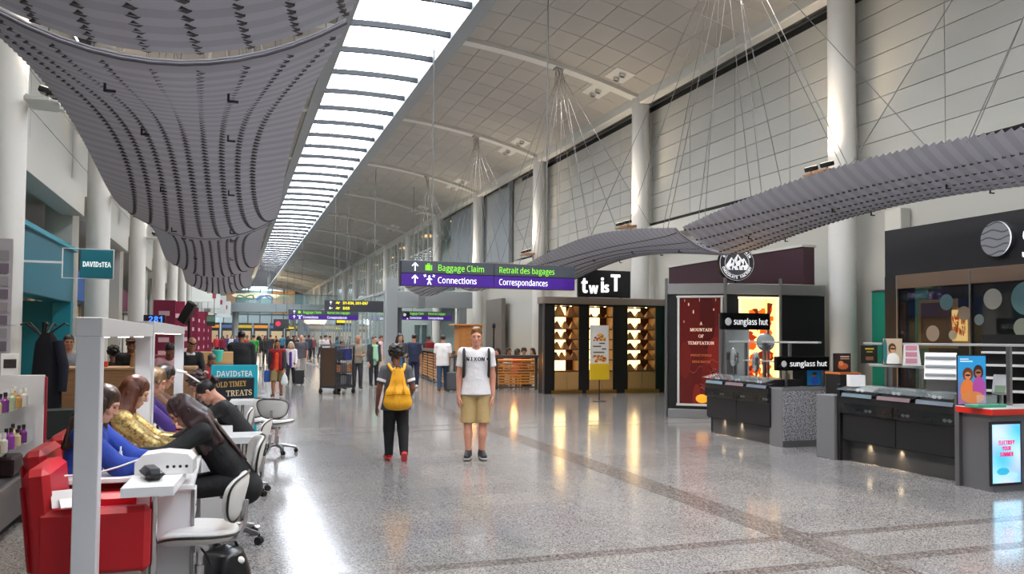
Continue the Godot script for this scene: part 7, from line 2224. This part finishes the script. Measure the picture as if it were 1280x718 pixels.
func people_main():
	# the man walking towards the viewer
	var R := person({"label": "tall man in a printed white T-shirt and beige cargo shorts walking this way", "at": fl(594, 574), "turn": -14, "h": 1.77, "cell": 0.011, "skin": "c98f78", "hair": "crop", "hairc": "9c6c3c", "browc": "8a6a45", "top": "d9d8dd", "loose": 0.004, "sleeve": 0.62, "hem": 0.035, "low": "shorts", "lowc": "b39a6c", "baggy": 0.009, "shoe": "20242c", "sole": "9a9a98",
		"pose": {"armL": [Vector3(0.16, -1, 0.0), Vector3(0.02, -1, 0.1)], "armR": [Vector3(-0.16, -1, -0.02), Vector3(-0.02, -1, 0.12)], "legL": [Vector3(0.02, -1, 0.06), Vector3(-0.03, -1, -0.06)], "legR": [Vector3(-0.03, -1, 0.03), Vector3(0.02, -1, -0.02)], "hpitch": 0.05, "hyaw": -0.05}})
	var bk := mt("strap_black", "17191a", 0.7)
	straps(R, bk, false, 0.019)
	part("backpack", MB.new().box(R.chest + Vector3(0, -0.05, -0.22), Vector3(0.3, 0.44, 0.14), Basis(), 0.04).mesh(), bk, R.root)
	var tx := "NIXON"
	for k in 6:
		var x := -0.115 + 0.05 * k
		if k == 5: x += 0.012
		var y: float = R.chest.y + 0.03
		var z := (surf_z(R.topmb, x, y) + surf_z(R.topmb, x, y + 0.02) + surf_z(R.topmb, x, y - 0.02)) / 3.0 + 0.004
		var dz := surf_z(R.topmb, x + 0.04, y) - surf_z(R.topmb, x - 0.04, y)
		if k < 5: letters(tx[k], R.root, Vector3(x, y, z + 0.004), 0.05, mt("print_black", "1a1a1c", 0.8), Vector3(0, atan2(-dz, 0.08), 0), 1, 0.0, "Droid Sans", true, "letter")
		else: part("printed_mark", MB.new().ball(Vector3(x, y, z + 0.003), Vector3(0.014, 0.017, 0.004), Basis(), 10, 6).mesh(), M.print_black, R.root)
	for s in 2:
		var c: Vector3 = R.hip[s].lerp(R.kne[s], 0.62) + Vector3(0.078 * (1 if s == 0 else -1), 0, 0.0)
		part("cargo_pocket", MB.new().box(c, Vector3(0.035, 0.15, 0.13), Basis(), 0.012).mesh(), cloth_mat("a88f62"), R.root)
	# the youth walking away with a yellow backpack
	R = person({"label": "youth with bright yellow backpack and red high-top shoes walking away", "at": fl(494, 575), "turn": 176, "h": 1.48, "cell": 0.011, "skin": "6b4030", "hair": "curly", "hairc": "15110f", "hs": 1.1, "top": "50525a", "loose": 0.006, "sleeve": 0.7, "hem": 0.075, "low": "trousers", "lowc": "17181c", "baggy": 0.014, "cuff": 0.02, "shoe": "c4101c", "sole": "d4444a", "noface": true,
		"pose": {"armL": [Vector3(0.3, -1, -0.06), Vector3(0.12, -1, 0.05)], "armR": [Vector3(-0.3, -1, -0.1), Vector3(0.05, -0.5, 0.7)], "legL": [Vector3(0.02, -1, 0.14), Vector3(0.0, -1, -0.08)], "legR": [Vector3(-0.05, -1, -0.1), Vector3(0.0, -0.9, -0.42), Vector3(-0.05, -0.75, 0.6)], "tilt1": Vector3(0, 0.55, 0.83), "lean": 0.04}})
	var yl := cloth_mat("e0a010", 0.6)
	var c: Vector3 = R.chest + Vector3(0, -0.1, -0.19)
	var bag := net([cap(c + Vector3(0, -0.2, -0.01), c + Vector3(0, 0.19, 0.01), 0.115, 0.052, 0.04, Vector3(1.35, 1, 0.8)), cap(c + Vector3(0, -0.2, -0.01), c + Vector3(0, -0.1, -0.01), 0.118, 0.112, 0.04, Vector3(1.38, 0.8, 0.85)),
		cap(c + Vector3(-0.11, -0.24, -0.02), c + Vector3(0.11, -0.24, -0.02), 0.06, 0.06, 0.05), cap(c + Vector3(0.03, 0.12, -0.09), c + Vector3(0.06, -0.1, -0.13), 0.012, 0.016, 0.03), cap(c + Vector3(-0.05, 0.1, -0.09), c + Vector3(-0.07, -0.08, -0.12), 0.01, 0.014, 0.03)], 0.0125)
	var bn := part("backpack", bag.mesh(), yl, R.root)
	part("seam", MB.new().tube([c + Vector3(-0.15, -0.12, -0.085), c + Vector3(-0.07, -0.11, -0.115), c + Vector3(0.07, -0.11, -0.115), c + Vector3(0.15, -0.12, -0.085)], 0.005, 6).mesh(), cloth_mat("a87408"), bn)
	part("grab_loop", MB.new().tube([c + Vector3(-0.03, 0.19, -0.01), c + Vector3(-0.025, 0.24, -0.02), c + Vector3(0.025, 0.24, -0.02), c + Vector3(0.03, 0.19, -0.01)], 0.008, 6).mesh(), bk, bn)
	for s in [-1, 1]:
		part("strap", MB.new().tube([c + Vector3(0.05 * s, 0.17, 0.02), c + Vector3(0.085 * s, 0.215, 0.065), c + Vector3(0.105 * s, 0.265, 0.14), c + Vector3(0.11 * s, 0.25, 0.24), c + Vector3(0.11 * s, 0.1, 0.3)], 0.021, 8).mesh(), yl, R.root)
	for s in 2:
		var e: Vector3 = R.sh[s].lerp(R.elb[s], 0.55)
		var d: Vector3 = (R.elb[s] - R.sh[s]).normalized()
		part("sleeve_band", MB.new().tube([e - d * 0.018, e + d * 0.018], 0.068, 16).mesh(), cloth_mat("d8d8da"), R.root)
	# ---- nail bar: clients face the tables, technicians face them
	var sit := {"hip": 0.31, "legL": [Vector3(0.12, -0.1, 1), Vector3(0, -1, 0.05)], "legR": [Vector3(-0.12, -0.1, 1), Vector3(0, -1, 0.05)], "thumb": [Vector3(-1, 0.1, 0), Vector3(1, 0.1, 0)]}
	var client := {"lean": 0.2, "armL": [Vector3(0.14, -0.62, 0.7), Vector3(-0.3, -0.06, 1)], "armR": [Vector3(-0.12, -0.62, 0.7), Vector3(0.15, -0.06, 1)], "hpitch": 0.3}
	var tech := {"lean": 0.62, "armL": [Vector3(0.2, -0.42, 0.7), Vector3(-0.4, 0.03, 1)], "armR": [Vector3(-0.2, -0.42, 0.7), Vector3(0.4, 0.03, 1)], "hpitch": 0.35, "hand": "grip"}
	for d in [client, tech]:
		for k in sit:
			if not d.has(k): d[k] = sit[k]
	var gold := tri_mat("gold_jacket", noise_tex(0.04, [[0.0, "5c4416"], [0.4, "a8884a"], [0.6, "d9c48a"], [1.0, "7d6226"]], FastNoiseLite.TYPE_SIMPLEX, 41, 128, 4), Vector3(5, 5, 5), 0.3, "ffffff", false)
	gold.metallic = 0.45
	var seats := [
		{"label": "woman in bright blue jacket with long brown hair at the nearest nail table", "at": Vector3(-0.95, 0, -5.92), "turn": 84, "h": 1.66, "cell": 0.014, "skin": "d3a084", "hair": "longer", "tress": 0.16, "hairc": "4a2f20", "top": "1d3a92", "topname": "jacket", "loose": 0.006, "sleeve": 1.85, "lowc": "1b1e28", "pose": client},
		{"label": "red haired woman in shiny gold jacket having her nails done", "at": Vector3(-0.86, 0, -6.82), "turn": 92, "h": 1.68, "cell": 0.014, "skin": "dba88c", "hair": "longer", "tress": 0.2, "hairc": "7a3a1c", "top": "a8884a", "topm": gold, "topname": "jacket", "loose": 0.007, "sleeve": 1.9, "lowc": "7a1622", "pose": client},
		{"label": "blonde woman in dark purple top behind the red haired woman", "at": Vector3(-0.84, 0, -8.2), "turn": 88, "h": 1.7, "cell": 0.016, "skin": "c9957a", "hair": "bob", "hairc": "8a6a48", "top": "3a2168", "sleeve": 1.2, "lowc": "2a2a30", "pose": client},
		{"label": "brunette in a taupe top at the far end of the nail tables", "at": Vector3(-0.82, 0, -9.12), "turn": 88, "h": 1.7, "cell": 0.018, "skin": "b98a70", "hair": "long", "hairc": "2b1c17", "top": "6a4c3c", "sleeve": 0.6, "lowc": "2a2a30", "pose": client},
		{"label": "nail technician in black bending low, long maroon hair down her back", "at": Vector3(0.06, 0, -6.62), "turn": -88, "h": 1.66, "cell": 0.014, "skin": "c08a72", "hair": "long", "tress": 0.4, "hairc": "3c1a1c", "top": "111214", "loose": 0.004, "sleeve": 1.8, "hem": 0.06, "lowc": "101012", "pose": tech},
		{"label": "nail technician in black with dark hair in a bun looking down", "at": Vector3(0.18, 0, -8.7), "turn": -92, "h": 1.66, "cell": 0.016, "skin": "c4907a", "hair": "bun", "hairc": "1d1416", "top": "121316", "sleeve": 1.8, "lowc": "101012", "pose": tech},
		{"label": "nail technician with dark red curls behind the one with a bun", "at": Vector3(0.05, 0, -10.15), "turn": -90, "h": 1.66, "cell": 0.018, "skin": "b5806a", "hair": "curly", "hairc": "3a1418", "hs": 1.05, "top": "151518", "sleeve": 1.8, "lowc": "101012", "pose": tech}]
	for s in seats: person(s)

func trolley(label: String, at_: Vector3, turn: float):
	var o := thing("cage_trolley", label, "trolley", at_, turn)
	var m := mt("cage_steel", "4c4d52", 0.4, 0.7)
	var W := 0.66; var D := 0.62; var H := 1.36
	for x in [0.0, W]:
		for z in [0.0, -D]:
			part("corner_post", boxm(Vector3(0.04, H - 0.16, 0.04), 0.003, Vector3(x, 0.16 + (H - 0.16) * 0.5, z)), m, o)
			var w := part("castor", MB.new().tube([Vector3(x - 0.02, 0.07, z), Vector3(x + 0.02, 0.07, z)], 0.07, 14).mesh(), M.rubber, o)
			part("fork", boxm(Vector3(0.06, 0.08, 0.04), 0.003, Vector3(x, 0.13, z)), m, w)
	part("base", boxm(Vector3(W + 0.04, 0.07, D + 0.04), 0.004, Vector3(W * 0.5, 0.2, -D * 0.5)), m, o)
	part("top_rim", MB.new().box(Vector3(W * 0.5, H, 0), Vector3(W + 0.06, 0.05, 0.05)).box(Vector3(W * 0.5, H, -D), Vector3(W + 0.06, 0.05, 0.05)).box(Vector3(0, H, -D * 0.5), Vector3(0.05, 0.05, D)).box(Vector3(W, H, -D * 0.5), Vector3(0.05, 0.05, D)).mesh(), mt("cage_light", "8a8b90", 0.4, 0.6), o)
	for k in 9: part("wire", MB.new().cyl(Vector3(W * (k + 0.5) / 9.0, 0.22, 0.0), 0.006, H - 0.22, 6).mesh(), m, o)
	for k in 7: part("wire", MB.new().tube([Vector3(0, 0.3 + 0.15 * k, 0.0), Vector3(W, 0.3 + 0.15 * k, 0.0)], 0.006, 6).mesh(), m, o)
	part("side_panel", boxm(Vector3(0.015, H - 0.3, D - 0.05), 0.0, Vector3(0.0, H * 0.5 + 0.08, -D * 0.5)), mt("cage_brown", "4a3a30", 0.5), o)
	for k in 3: part("shelf", boxm(Vector3(W - 0.04, 0.02, D - 0.04), 0.0, Vector3(W * 0.5, 0.25 + 0.35 * k, -D * 0.5)), m, o)
	var cs := ["3a3c44", "2a3a8a", "a86a42", "55565c", "b0754a", "30323a", "6a6c74", "44464e"]
	for k in 8:
		var b := thing("carton", "%s carton in the cage trolley, %s shelf, %s" % [["dark grey", "bright blue", "brown", "mid grey", "light brown", "near black", "pale grey", "slate"][k], ["bottom", "middle", "top"][[2, 2, 1, 1, 1, 0, 0, 0][k]], ["outer half", "inner half", "outer end", "middle", "inner end", "outer end", "middle", "inner end"][k]], "carton", o.position + o.basis * Vector3([0.17, 0.49, 0.12, 0.33, 0.54, 0.12, 0.33, 0.54][k], [0.965, 0.965, 0.615, 0.615, 0.615, 0.265, 0.265, 0.265][k], -0.25), turn, "cartons in the cage trolley")
		var hh: float = [0.26, 0.3, 0.2, 0.26, 0.22, 0.3, 0.26, 0.28][k]
		part("body", boxm(Vector3(0.3 if k < 2 else 0.2, hh, 0.4), 0.004, Vector3(0, hh * 0.5, 0)), mt("carton" + cs[k], cs[k], 0.7), b)
		part("tape", boxm(Vector3(0.05, 0.003, 0.402), 0.0, Vector3(0, hh, 0)), mt("tape", "b8a88a", 0.4), b)

func suitcase(label: String, p: Vector3, turn: float, hex: String, s := 1.0):
	var o := thing("suitcase", label, "suitcase", p, turn)
	o.scale = Vector3.ONE * s
	part("shell", boxm(Vector3(0.36, 0.52, 0.22), 0.03, Vector3(0, 0.3, 0)), mt("case" + hex, hex, 0.5), o)
	for x in [-0.12, 0.12]:
		part("wheel", MB.new().tube([Vector3(x - 0.015, 0.03, -0.08), Vector3(x + 0.015, 0.03, -0.08)], 0.03, 10).mesh(), M.rubber, o)
		part("rod", MB.new().cyl(Vector3(x * 0.7, 0.55, -0.09), 0.008, 0.42, 6).mesh(), M.steel, o)
	part("grip", boxm(Vector3(0.2, 0.03, 0.03), 0.006, Vector3(0, 0.97, -0.09)), M.black, o)

func people_middle():
	var wl := {"armL": [Vector3(0.14, -1, 0.15), Vector3(0, -0.9, 0.35)], "armR": [Vector3(-0.14, -1, -0.15), Vector3(0, -1, 0.1)], "legL": [Vector3(0.02, -1, -0.22), Vector3(0, -1, -0.32)], "legR": [Vector3(-0.02, -1, 0.26), Vector3(0, -1, -0.05)], "hip": 0.505}
	var sd := {}
	var hold := {"armL": [Vector3(0.14, -1, 0.1), Vector3(-0.5, -0.1, 0.9)], "armR": [Vector3(-0.14, -1, 0.1), Vector3(0.5, -0.1, 0.9)]}
	var R := person({"label": "man in red jacket and bright orange shirt carrying a blue folder", "at": fl(346, 497), "turn": -10, "h": 1.55, "cell": 0.02, "skin": "a87455", "hair": "short", "top": "8c1822", "topname": "jacket", "open": true, "under": "f0501c", "loose": 0.006, "sleeve": 0.0, "low": "shorts", "lowc": "8f7a54", "baggy": 0.014, "shoe": "4a2420", "pose": wl})
	for s in 2: part("sleeve", MB.new().tube([R.sh[s], R.elb[s], R.elb[s].lerp(R.wri[s], 0.9)], [0.064, 0.058, 0.045], 12).mesh(), cloth_mat("34303a"), R.root)
	var f := thing("folder", "blue folder held by the man in the red jacket", "folder", R.root.position + R.root.basis * (R.wri[1] + Vector3(-0.02, -0.16, 0.06)), 10)
	part("cover", boxm(Vector3(0.24, 0.3, 0.025), 0.004), mt("folder_blue", "1f4f9c", 0.5), f)
	part("pages", boxm(Vector3(0.225, 0.305, 0.016), 0.0), M.white_gloss, f)
	var pb := thing("plastic_bag", "white plastic bag in the other hand of the man in red", "bag", R.root.position + R.root.basis * (R.wri[0] + Vector3(0.02, -0.42, 0.05)))
	part("body", net([cap(Vector3(0, 0.1, 0), Vector3(0, 0.2, 0), 0.1, 0.07, 0.03, Vector3(1, 1, 0.5)), cap(Vector3(-0.04, 0.2, 0), Vector3(0, 0.34, 0), 0.03, 0.012, 0.02), cap(Vector3(0.04, 0.2, 0), Vector3(0, 0.34, 0), 0.03, 0.012, 0.02)], 0.015).mesh(), mt("bag_white", "d9dcdc", 0.5), pb)
	person({"label": "short white haired person in purple top and white waistcoat with dark suitcase", "at": fl(363, 482), "turn": -12, "h": 1.45, "cell": 0.022, "skin": "c99a80", "hair": "bob", "hairc": "d0c4a8", "top": "d2ccd6", "topname": "waistcoat", "open": true, "under": "4a2a7a", "sleeve": 1.9, "hem": 0.1, "lowc": "22242c", "pose": wl})
	suitcase("dark suitcase behind the white haired person", fl(372, 482) + Vector3(0.05, 0, -0.3), 10, "1e2026", 0.9)
	person({"label": "balding man in dark grey polo shirt and pale grey trousers", "at": fl(376, 473), "turn": -8, "h": 1.7, "w": 1.1, "cell": 0.022, "skin": "b98468", "hair": "bald", "top": "4c4a54", "sleeve": 0.9, "lowc": "a8a5a3", "baggy": 0.012, "pose": wl})
	trolley("tall wire cage trolley stacked with cartons in mid hall", Vector3(2.72, 0, -23.0), 34)
	person({"label": "bald man in patterned shirt pushing the cage trolley", "at": Vector3(onz(447, 450, -25.2).x, 0, -25.2), "turn": -5, "h": 1.68, "cell": 0.026, "skin": "a8765a", "hair": "bald", "top": "8a8578", "sleeve": 0.8, "lowc": "3a3a40", "pose": hold})
	person({"label": "dark haired person bent over the cage trolley in white", "at": Vector3(onz(427, 450, -25.0).x, 0, -25.0), "turn": 10, "h": 1.5, "cell": 0.026, "skin": "8a5a44", "hair": "short", "hairc": "2a1012", "top": "d0cccc", "sleeve": 0.8, "lowc": "3a3a40", "pose": hold})
	R = person({"label": "woman with pale green scarf and dark cardigan standing by the portal", "at": Vector3(onz(467, 470, -26.5).x, 0, -26.5), "turn": 15, "h": 1.66, "cell": 0.022, "skin": "c99a80", "hair": "short", "hairc": "3a1a1c", "top": "34383a", "topname": "cardigan", "open": true, "under": "9cc4a8", "sleeve": 1.95, "hem": 0.08, "lowc": "26282e", "pose": sd})
	part("scarf", net([cap(Vector3(-0.07, R.chest.y + 0.1, 0.05), Vector3(0.07, R.chest.y + 0.1, 0.05), 0.05, 0.05, 0.02), cap(Vector3(0.03, R.chest.y + 0.08, 0.1), Vector3(0.04, R.chest.y - 0.35, 0.14), 0.05, 0.06, 0.02), cap(Vector3(-0.03, R.chest.y + 0.08, 0.1), Vector3(-0.05, R.chest.y - 0.3, 0.14), 0.04, 0.05, 0.02)], 0.02).mesh(), cloth_mat("94c4a4"), R.root)
	person({"label": "bearded man in blue shirt and open dark jacket beside the youth's head", "at": Vector3(onz(499, 470, -23.6).x, 0, -23.6), "turn": 10, "h": 1.74, "cell": 0.02, "skin": "b98a70", "hair": "bob", "hairc": "3a2218", "top": "3a3a44", "topname": "jacket", "open": true, "under": "2f78b8", "sleeve": 1.95, "lowc": "2f4f80", "pose": hold})
	person({"label": "man in navy shirt and navy trousers seen from behind", "at": Vector3(onz(517, 480, -25.6).x, 0, -25.6), "turn": 170, "h": 1.74, "cell": 0.022, "skin": "b07a62", "hair": "short", "hairc": "2a1a16", "top": "1d2844", "sleeve": 1.0, "lowc": "1a2340", "shoe": "d0d0d0", "pose": sd, "noface": true})
	R = person({"label": "person with red and black backpack inside the slat fence", "at": Vector3(onz(536, 440, -31.5).x, 0, -31.5), "turn": 175, "h": 1.68, "cell": 0.026, "skin": "8a5a44", "hair": "cap", "hairc": "1a1a22", "top": "26262c", "sleeve": 1.9, "lowc": "26262c", "pose": sd})
	part("backpack", MB.new().box(R.chest + Vector3(0, -0.02, -0.2), Vector3(0.36, 0.46, 0.18), Basis(), 0.05).mesh(), cloth_mat("7a1822"), R.root)
	person({"label": "man in white short sleeved shirt and jeans walking away with a suitcase", "at": fl(553, 490), "turn": 165, "h": 1.73, "cell": 0.02, "skin": "b58068", "hair": "short", "hairc": "241814", "top": "dedcdc", "loose": 0.015, "sleeve": 0.75, "hem": 0.06, "lowc": "26405c", "shoe": "5a3a22", "noface": true, "pose": wl})
	suitcase("grey suitcase pulled by the man in the white shirt", fl(566, 490), 160, "4a4a50", 1.05)
	R = person({"label": "person in pale pink shirt and beige trousers with dark backpack", "at": fl(475, 468), "turn": 90, "h": 1.72, "cell": 0.026, "skin": "c08a70", "hair": "short", "hairc": "4a3020", "top": "d8b8c0", "sleeve": 1.9, "lowc": "b5a894", "pose": wl})
	part("backpack", MB.new().box(R.chest + Vector3(0, -0.04, -0.2), Vector3(0.3, 0.44, 0.18), Basis(), 0.05).mesh(), cloth_mat("1c1618"), R.root)
	# behind the lit fence, seated diners
	var sitp := {"hip": 0.29, "legL": [Vector3(0.1, -0.1, 1), Vector3(0, -1, 0)], "legR": [Vector3(-0.1, -0.1, 1), Vector3(0, -1, 0)], "lean": 0.12, "armL": [Vector3(0.1, -0.9, 0.4), Vector3(-0.3, 0.1, 1)], "armR": [Vector3(-0.1, -0.9, 0.4), Vector3(0.3, 0.1, 1)]}
	var dn := [[613, "black shirt, nearest the pole lamp", "1c1a1e", "short"], [624, "plum top", "4a2030", "long"], [634, "white top turned sideways", "c8c4c4", "long"], [644, "dark rose top", "7a2a44", "long"], [655, "charcoal top", "2a2a30", "curly"], [668, "beige top, nearest the candy display", "b59a7c", "bob"]]
	for k in 6:
		var q: Array = dn[k]
		var pz := -25.7 - 1.0 * (k % 3)
		var p := Vector3(onz(q[0], 440, pz).x, 0, pz)
		person({"label": "seated diner in %s behind the amber lit fence" % q[1], "at": p, "turn": [60, -60, 20, 100, -20, -70][k], "h": 1.66, "cell": 0.028, "skin": ["a8765a", "c99a80"][k % 2], "hair": q[3], "hairc": ["1c1414", "2b1c17", "3a2418"][k % 3], "top": q[2], "sleeve": 1.8, "lowc": "26282e", "pose": sitp})
		var st := thing("dining_stool", "low wooden stool of the diner in %s" % q[1], "stool", p, 0, "stools behind the lit fence")
		part("seat", boxm(Vector3(0.36, 0.05, 0.36), 0.01, Vector3(0, 0.36, 0)), M.wood, st)
		for e in [[-0.14, -0.14], [0.14, -0.14], [-0.14, 0.14], [0.14, 0.14]]: part("leg", MB.new().cyl(Vector3(e[0], 0, e[1]), 0.018, 0.34, 6).mesh(), M.wood, st)
	# tea kiosk people
	var lean := {"lean": 0.25, "hpitch": 0.35, "armL": [Vector3(0.12, -0.9, 0.4), Vector3(-0.2, 0.0, 1)], "armR": [Vector3(-0.12, -0.9, 0.4), Vector3(0.2, 0.0, 1)]}
	person({"label": "young man in light grey shirt behind the tan counter by the coat", "at": Vector3(-2.36, 0, -13.95), "turn": 15, "h": 1.62, "cell": 0.02, "skin": "a8765a", "hair": "short", "top": "8d8f98", "sleeve": 0.7, "lowc": "222226", "pose": sd})
	R = person({"label": "man in hat and glasses with a black shirt eating behind the tan counter", "at": Vector3(-1.48, 0, -13.9), "turn": 5, "h": 1.6, "cell": 0.02, "skin": "7a4c38", "hair": "cap", "hairc": "5a3c2c", "browc": "1c1210", "top": "17171a", "sleeve": 1.8, "lowc": "222226", "pose": hold})
	var gl := MB.new()
	for s in [-1, 1]:
		var ring := []
		for j in 13: ring.append(Vector3(0.032 * s + cos(TAU * j / 12.0) * 0.022, 0.003 + sin(TAU * j / 12.0) * 0.018, 0.1))
		gl.tube(ring, 0.0022, 5)
	part("glasses", gl.mesh(), M.black, R.root).transform = Transform3D((R.hb as Basis).scaled_local(Vector3.ONE * float(R.hs)), R.hc)
	person({"label": "woman in pale pink top partly behind the second white frame post", "at": Vector3(-0.95, 0, -13.95), "turn": 10, "h": 1.52, "cell": 0.022, "skin": "7a4c38", "hair": "short", "hairc": "1c1212", "top": "d0a4ac", "sleeve": 1.0, "lowc": "222226", "pose": lean})
	R = person({"label": "man in black with a white collar looking down behind the counter end", "at": Vector3(-0.70, 0, -14.6), "turn": 20, "h": 1.62, "cell": 0.02, "skin": "a8745a", "hair": "fringe", "hairc": "151214", "top": "141518", "sleeve": 1.9, "lowc": "222226", "pose": lean})
	part("collar", net([cap(R.chest + Vector3(-0.05, 0.12, 0.06), R.chest + Vector3(0.05, 0.12, 0.06), 0.035, 0.035, 0.02)], 0.02).mesh(), cloth_mat("d8d8da"), R.root)
	person({"label": "dark haired child just above the tan counter, left of the red cups", "at": Vector3(-2.12, 0, -13.9), "turn": 160, "h": 1.36, "cell": 0.024, "skin": "8a5a44", "hair": "bob", "hairc": "171214", "top": "19191d", "sleeve": 1.8, "pose": sd, "noface": true})
	person({"label": "person in black with back turned beside the man in the hat", "at": Vector3(-1.78, 0, -14.3), "turn": 190, "h": 1.42, "cell": 0.024, "skin": "8a5a44", "hair": "curly", "hairc": "151214", "top": "141416", "sleeve": 1.8, "pose": sd, "noface": true})
	person({"label": "grey haired person in red seated by the lighter wooden counter", "at": Vector3(-0.42, 0, -15.3), "turn": 30, "h": 1.3, "cell": 0.024, "skin": "9c6a54", "hair": "short", "hairc": "6a5a52", "top": "a82430", "sleeve": 1.8, "pose": lean})
	person({"label": "large man in black jacket with back turned past the lighter counter", "at": Vector3(onz(302, 430, -18.6).x, 0, -18.6), "turn": 185, "h": 1.74, "w": 1.15, "cell": 0.022, "skin": "8a5a44", "hair": "short", "hairc": "121012", "top": "15161a", "loose": 0.02, "sleeve": 1.95, "pose": sd, "noface": true})

func people_far():
	# [u, z, height, turn, top, low kind, low colour, hair, hair colour, words]
	var L := [
		[317, -40.0, 1.72, 170, "2f8a3a", "trousers", "26282e", "short", "1c1414", "in a green shirt seen from behind"],
		[323.5, -41.5, 1.68, 175, "17171a", "trousers", "d0cdc8", "long", "1c1414", "in black top and white trousers"],
		[421, -53.0, 1.66, 100, "1f6a78", "skirt", "1f6a78", "bob", "3a1c1c", "in a teal dress"],
		[412, -58.0, 1.7, 80, "7a2430", "trousers", "26282e", "short", "1c1414", "in dark red beside the teal dress"],
		[401, -60.0, 1.7, 60, "c9c4c0", "trousers", "3a3c44", "short", "2b1c17", "in white top far past the grey polo man"],
		[407, -50.0, 1.72, 20, "d2d0d4", "trousers", "20222a", "curly", "171212", "in white shirt and black trousers near the teal dress"],
		[369, -50.0, 1.72, 10, "2a2226", "trousers", "26282e", "bob", "2b1710", "with dark shoulder length hair behind the grey polo man"],
		[386, -56.0, 1.75, 185, "333a4c", "trousers", "22242c", "short", "1c1414", "in slate blue walking off"],
		[391, -62.0, 1.7, 0, "8a4a4a", "trousers", "2a2c34", "short", "3a2418", "in dusty red coming this way"],
		[338, -55.0, 1.75, 180, "26282e", "trousers", "1a1c22", "short", "1c1414", "in charcoal over the red jacket man's shoulder"],
		[332, -48.0, 1.7, 0, "22242a", "trousers", "30323a", "bob", "1c1414", "in black beside the green shirt"],
		[328, -62.0, 1.74, 0, "5a5f68", "trousers", "2a2c34", "short", "2b1c17", "in grey past the green shirt"],
		[309, -52.0, 1.7, 0, "a02a30", "trousers", "2a2c34", "cap", "8a1a20", "in red with a red cap"],
		[296, -60.0, 1.7, 0, "3a4a78", "trousers", "2a2c34", "short", "1c1414", "in denim blue by the maroon banners"],
		[290, -66.0, 1.7, 0, "d0d2d8", "trousers", "3a3c44", "long", "2b1c17", "in pale top by the maroon banners"],
		[284, -70.0, 1.72, 0, "2f3a6a", "trousers", "22242c", "short", "1c1414", "in navy at the edge of the banners"],
		[278, -58.0, 1.66, 0, "7a1838", "trousers", "22242c", "bob", "1c1414", "in maroon next to the banners"],
		[271, -62.0, 1.7, 0, "c02a3a", "trousers", "30323a", "short", "1c1414", "in crimson next to the banners"],
		[353, -70.0, 1.75, 180, "2a6a8a", "trousers", "22242c", "short", "1c1414", "in teal blue far down the hall"],
		[360, -75.0, 1.7, 0, "24262c", "trousers", "22242c", "long", "1c1414", "in black far down the hall"],
		[381, -80.0, 1.74, 180, "b5a088", "trousers", "3a3c44", "short", "3a2418", "in beige far down the hall"],
		[396, -85.0, 1.7, 0, "8a6ab0", "trousers", "2a2c34", "short", "1c1414", "in lilac far down the hall"],
		[345, -85.0, 1.7, 180, "c98a3a", "trousers", "2a2c34", "short", "1c1414", "in mustard far down the hall"],
		[374, -92.0, 1.72, 0, "d8d8d8", "trousers", "22242c", "short", "1c1414", "in white far down the hall"],
		[366, -64.0, 1.72, 175, "1c1e26", "trousers", "4a4c54", "short", "171212", "in black jacket and grey trousers walking off"],
		[301, -75.0, 1.7, 0, "4a8a4a", "trousers", "2a2c34", "short", "1c1414", "in leaf green at the far shops"],
		[430, -75.0, 1.72, 90, "2f3038", "trousers", "22242c", "short", "1c1414", "in dark grey along the glass wall"],
		[438, -64.0, 1.7, 0, "9c8a7c", "trousers", "3a3c44", "curly", "2b1c17", "in tan along the glass wall"]]
	for k in L.size():
		var q: Array = L[k]
		var p := onz(q[0], 430, q[1])
		var ph := 1.0 if k % 2 else -1.0
		var wl := {"armL": [Vector3(0.14, -1, 0.15 * ph), Vector3(0, -0.9, 0.3)], "armR": [Vector3(-0.14, -1, -0.15 * ph), Vector3(0, -1, 0.15)], "legL": [Vector3(0.02, -1, -0.2 * ph), Vector3(0, -1, -0.2 * ph - 0.1)], "legR": [Vector3(-0.02, -1, 0.2 * ph), Vector3(0, -1, 0.2 * ph - 0.1)], "hip": 0.505}
		person({"label": "distant person " + str(q[9]), "at": Vector3(p.x, 0, q[1]), "turn": q[3], "h": q[2], "cell": 0.04, "skin": ["b98468", "8a5a44", "c99a80"][k % 3], "hair": q[7], "hairc": q[8], "top": q[4], "sleeve": 0.8 if k % 3 == 0 else 1.9, "low": q[5], "lowc": q[6], "pose": wl})
func _ready():
	setup()
	materials()
	structure_floor()
	structure_roof()
	structure_walls()
	sails()
	column_lamps()
	signs()
	candy_display()
	choc_shop()
	sunglass_shop()
	kiosks()
	middle()
	left_shops()
	nail_bar()
	people_main()
	people_middle()
	people_far()
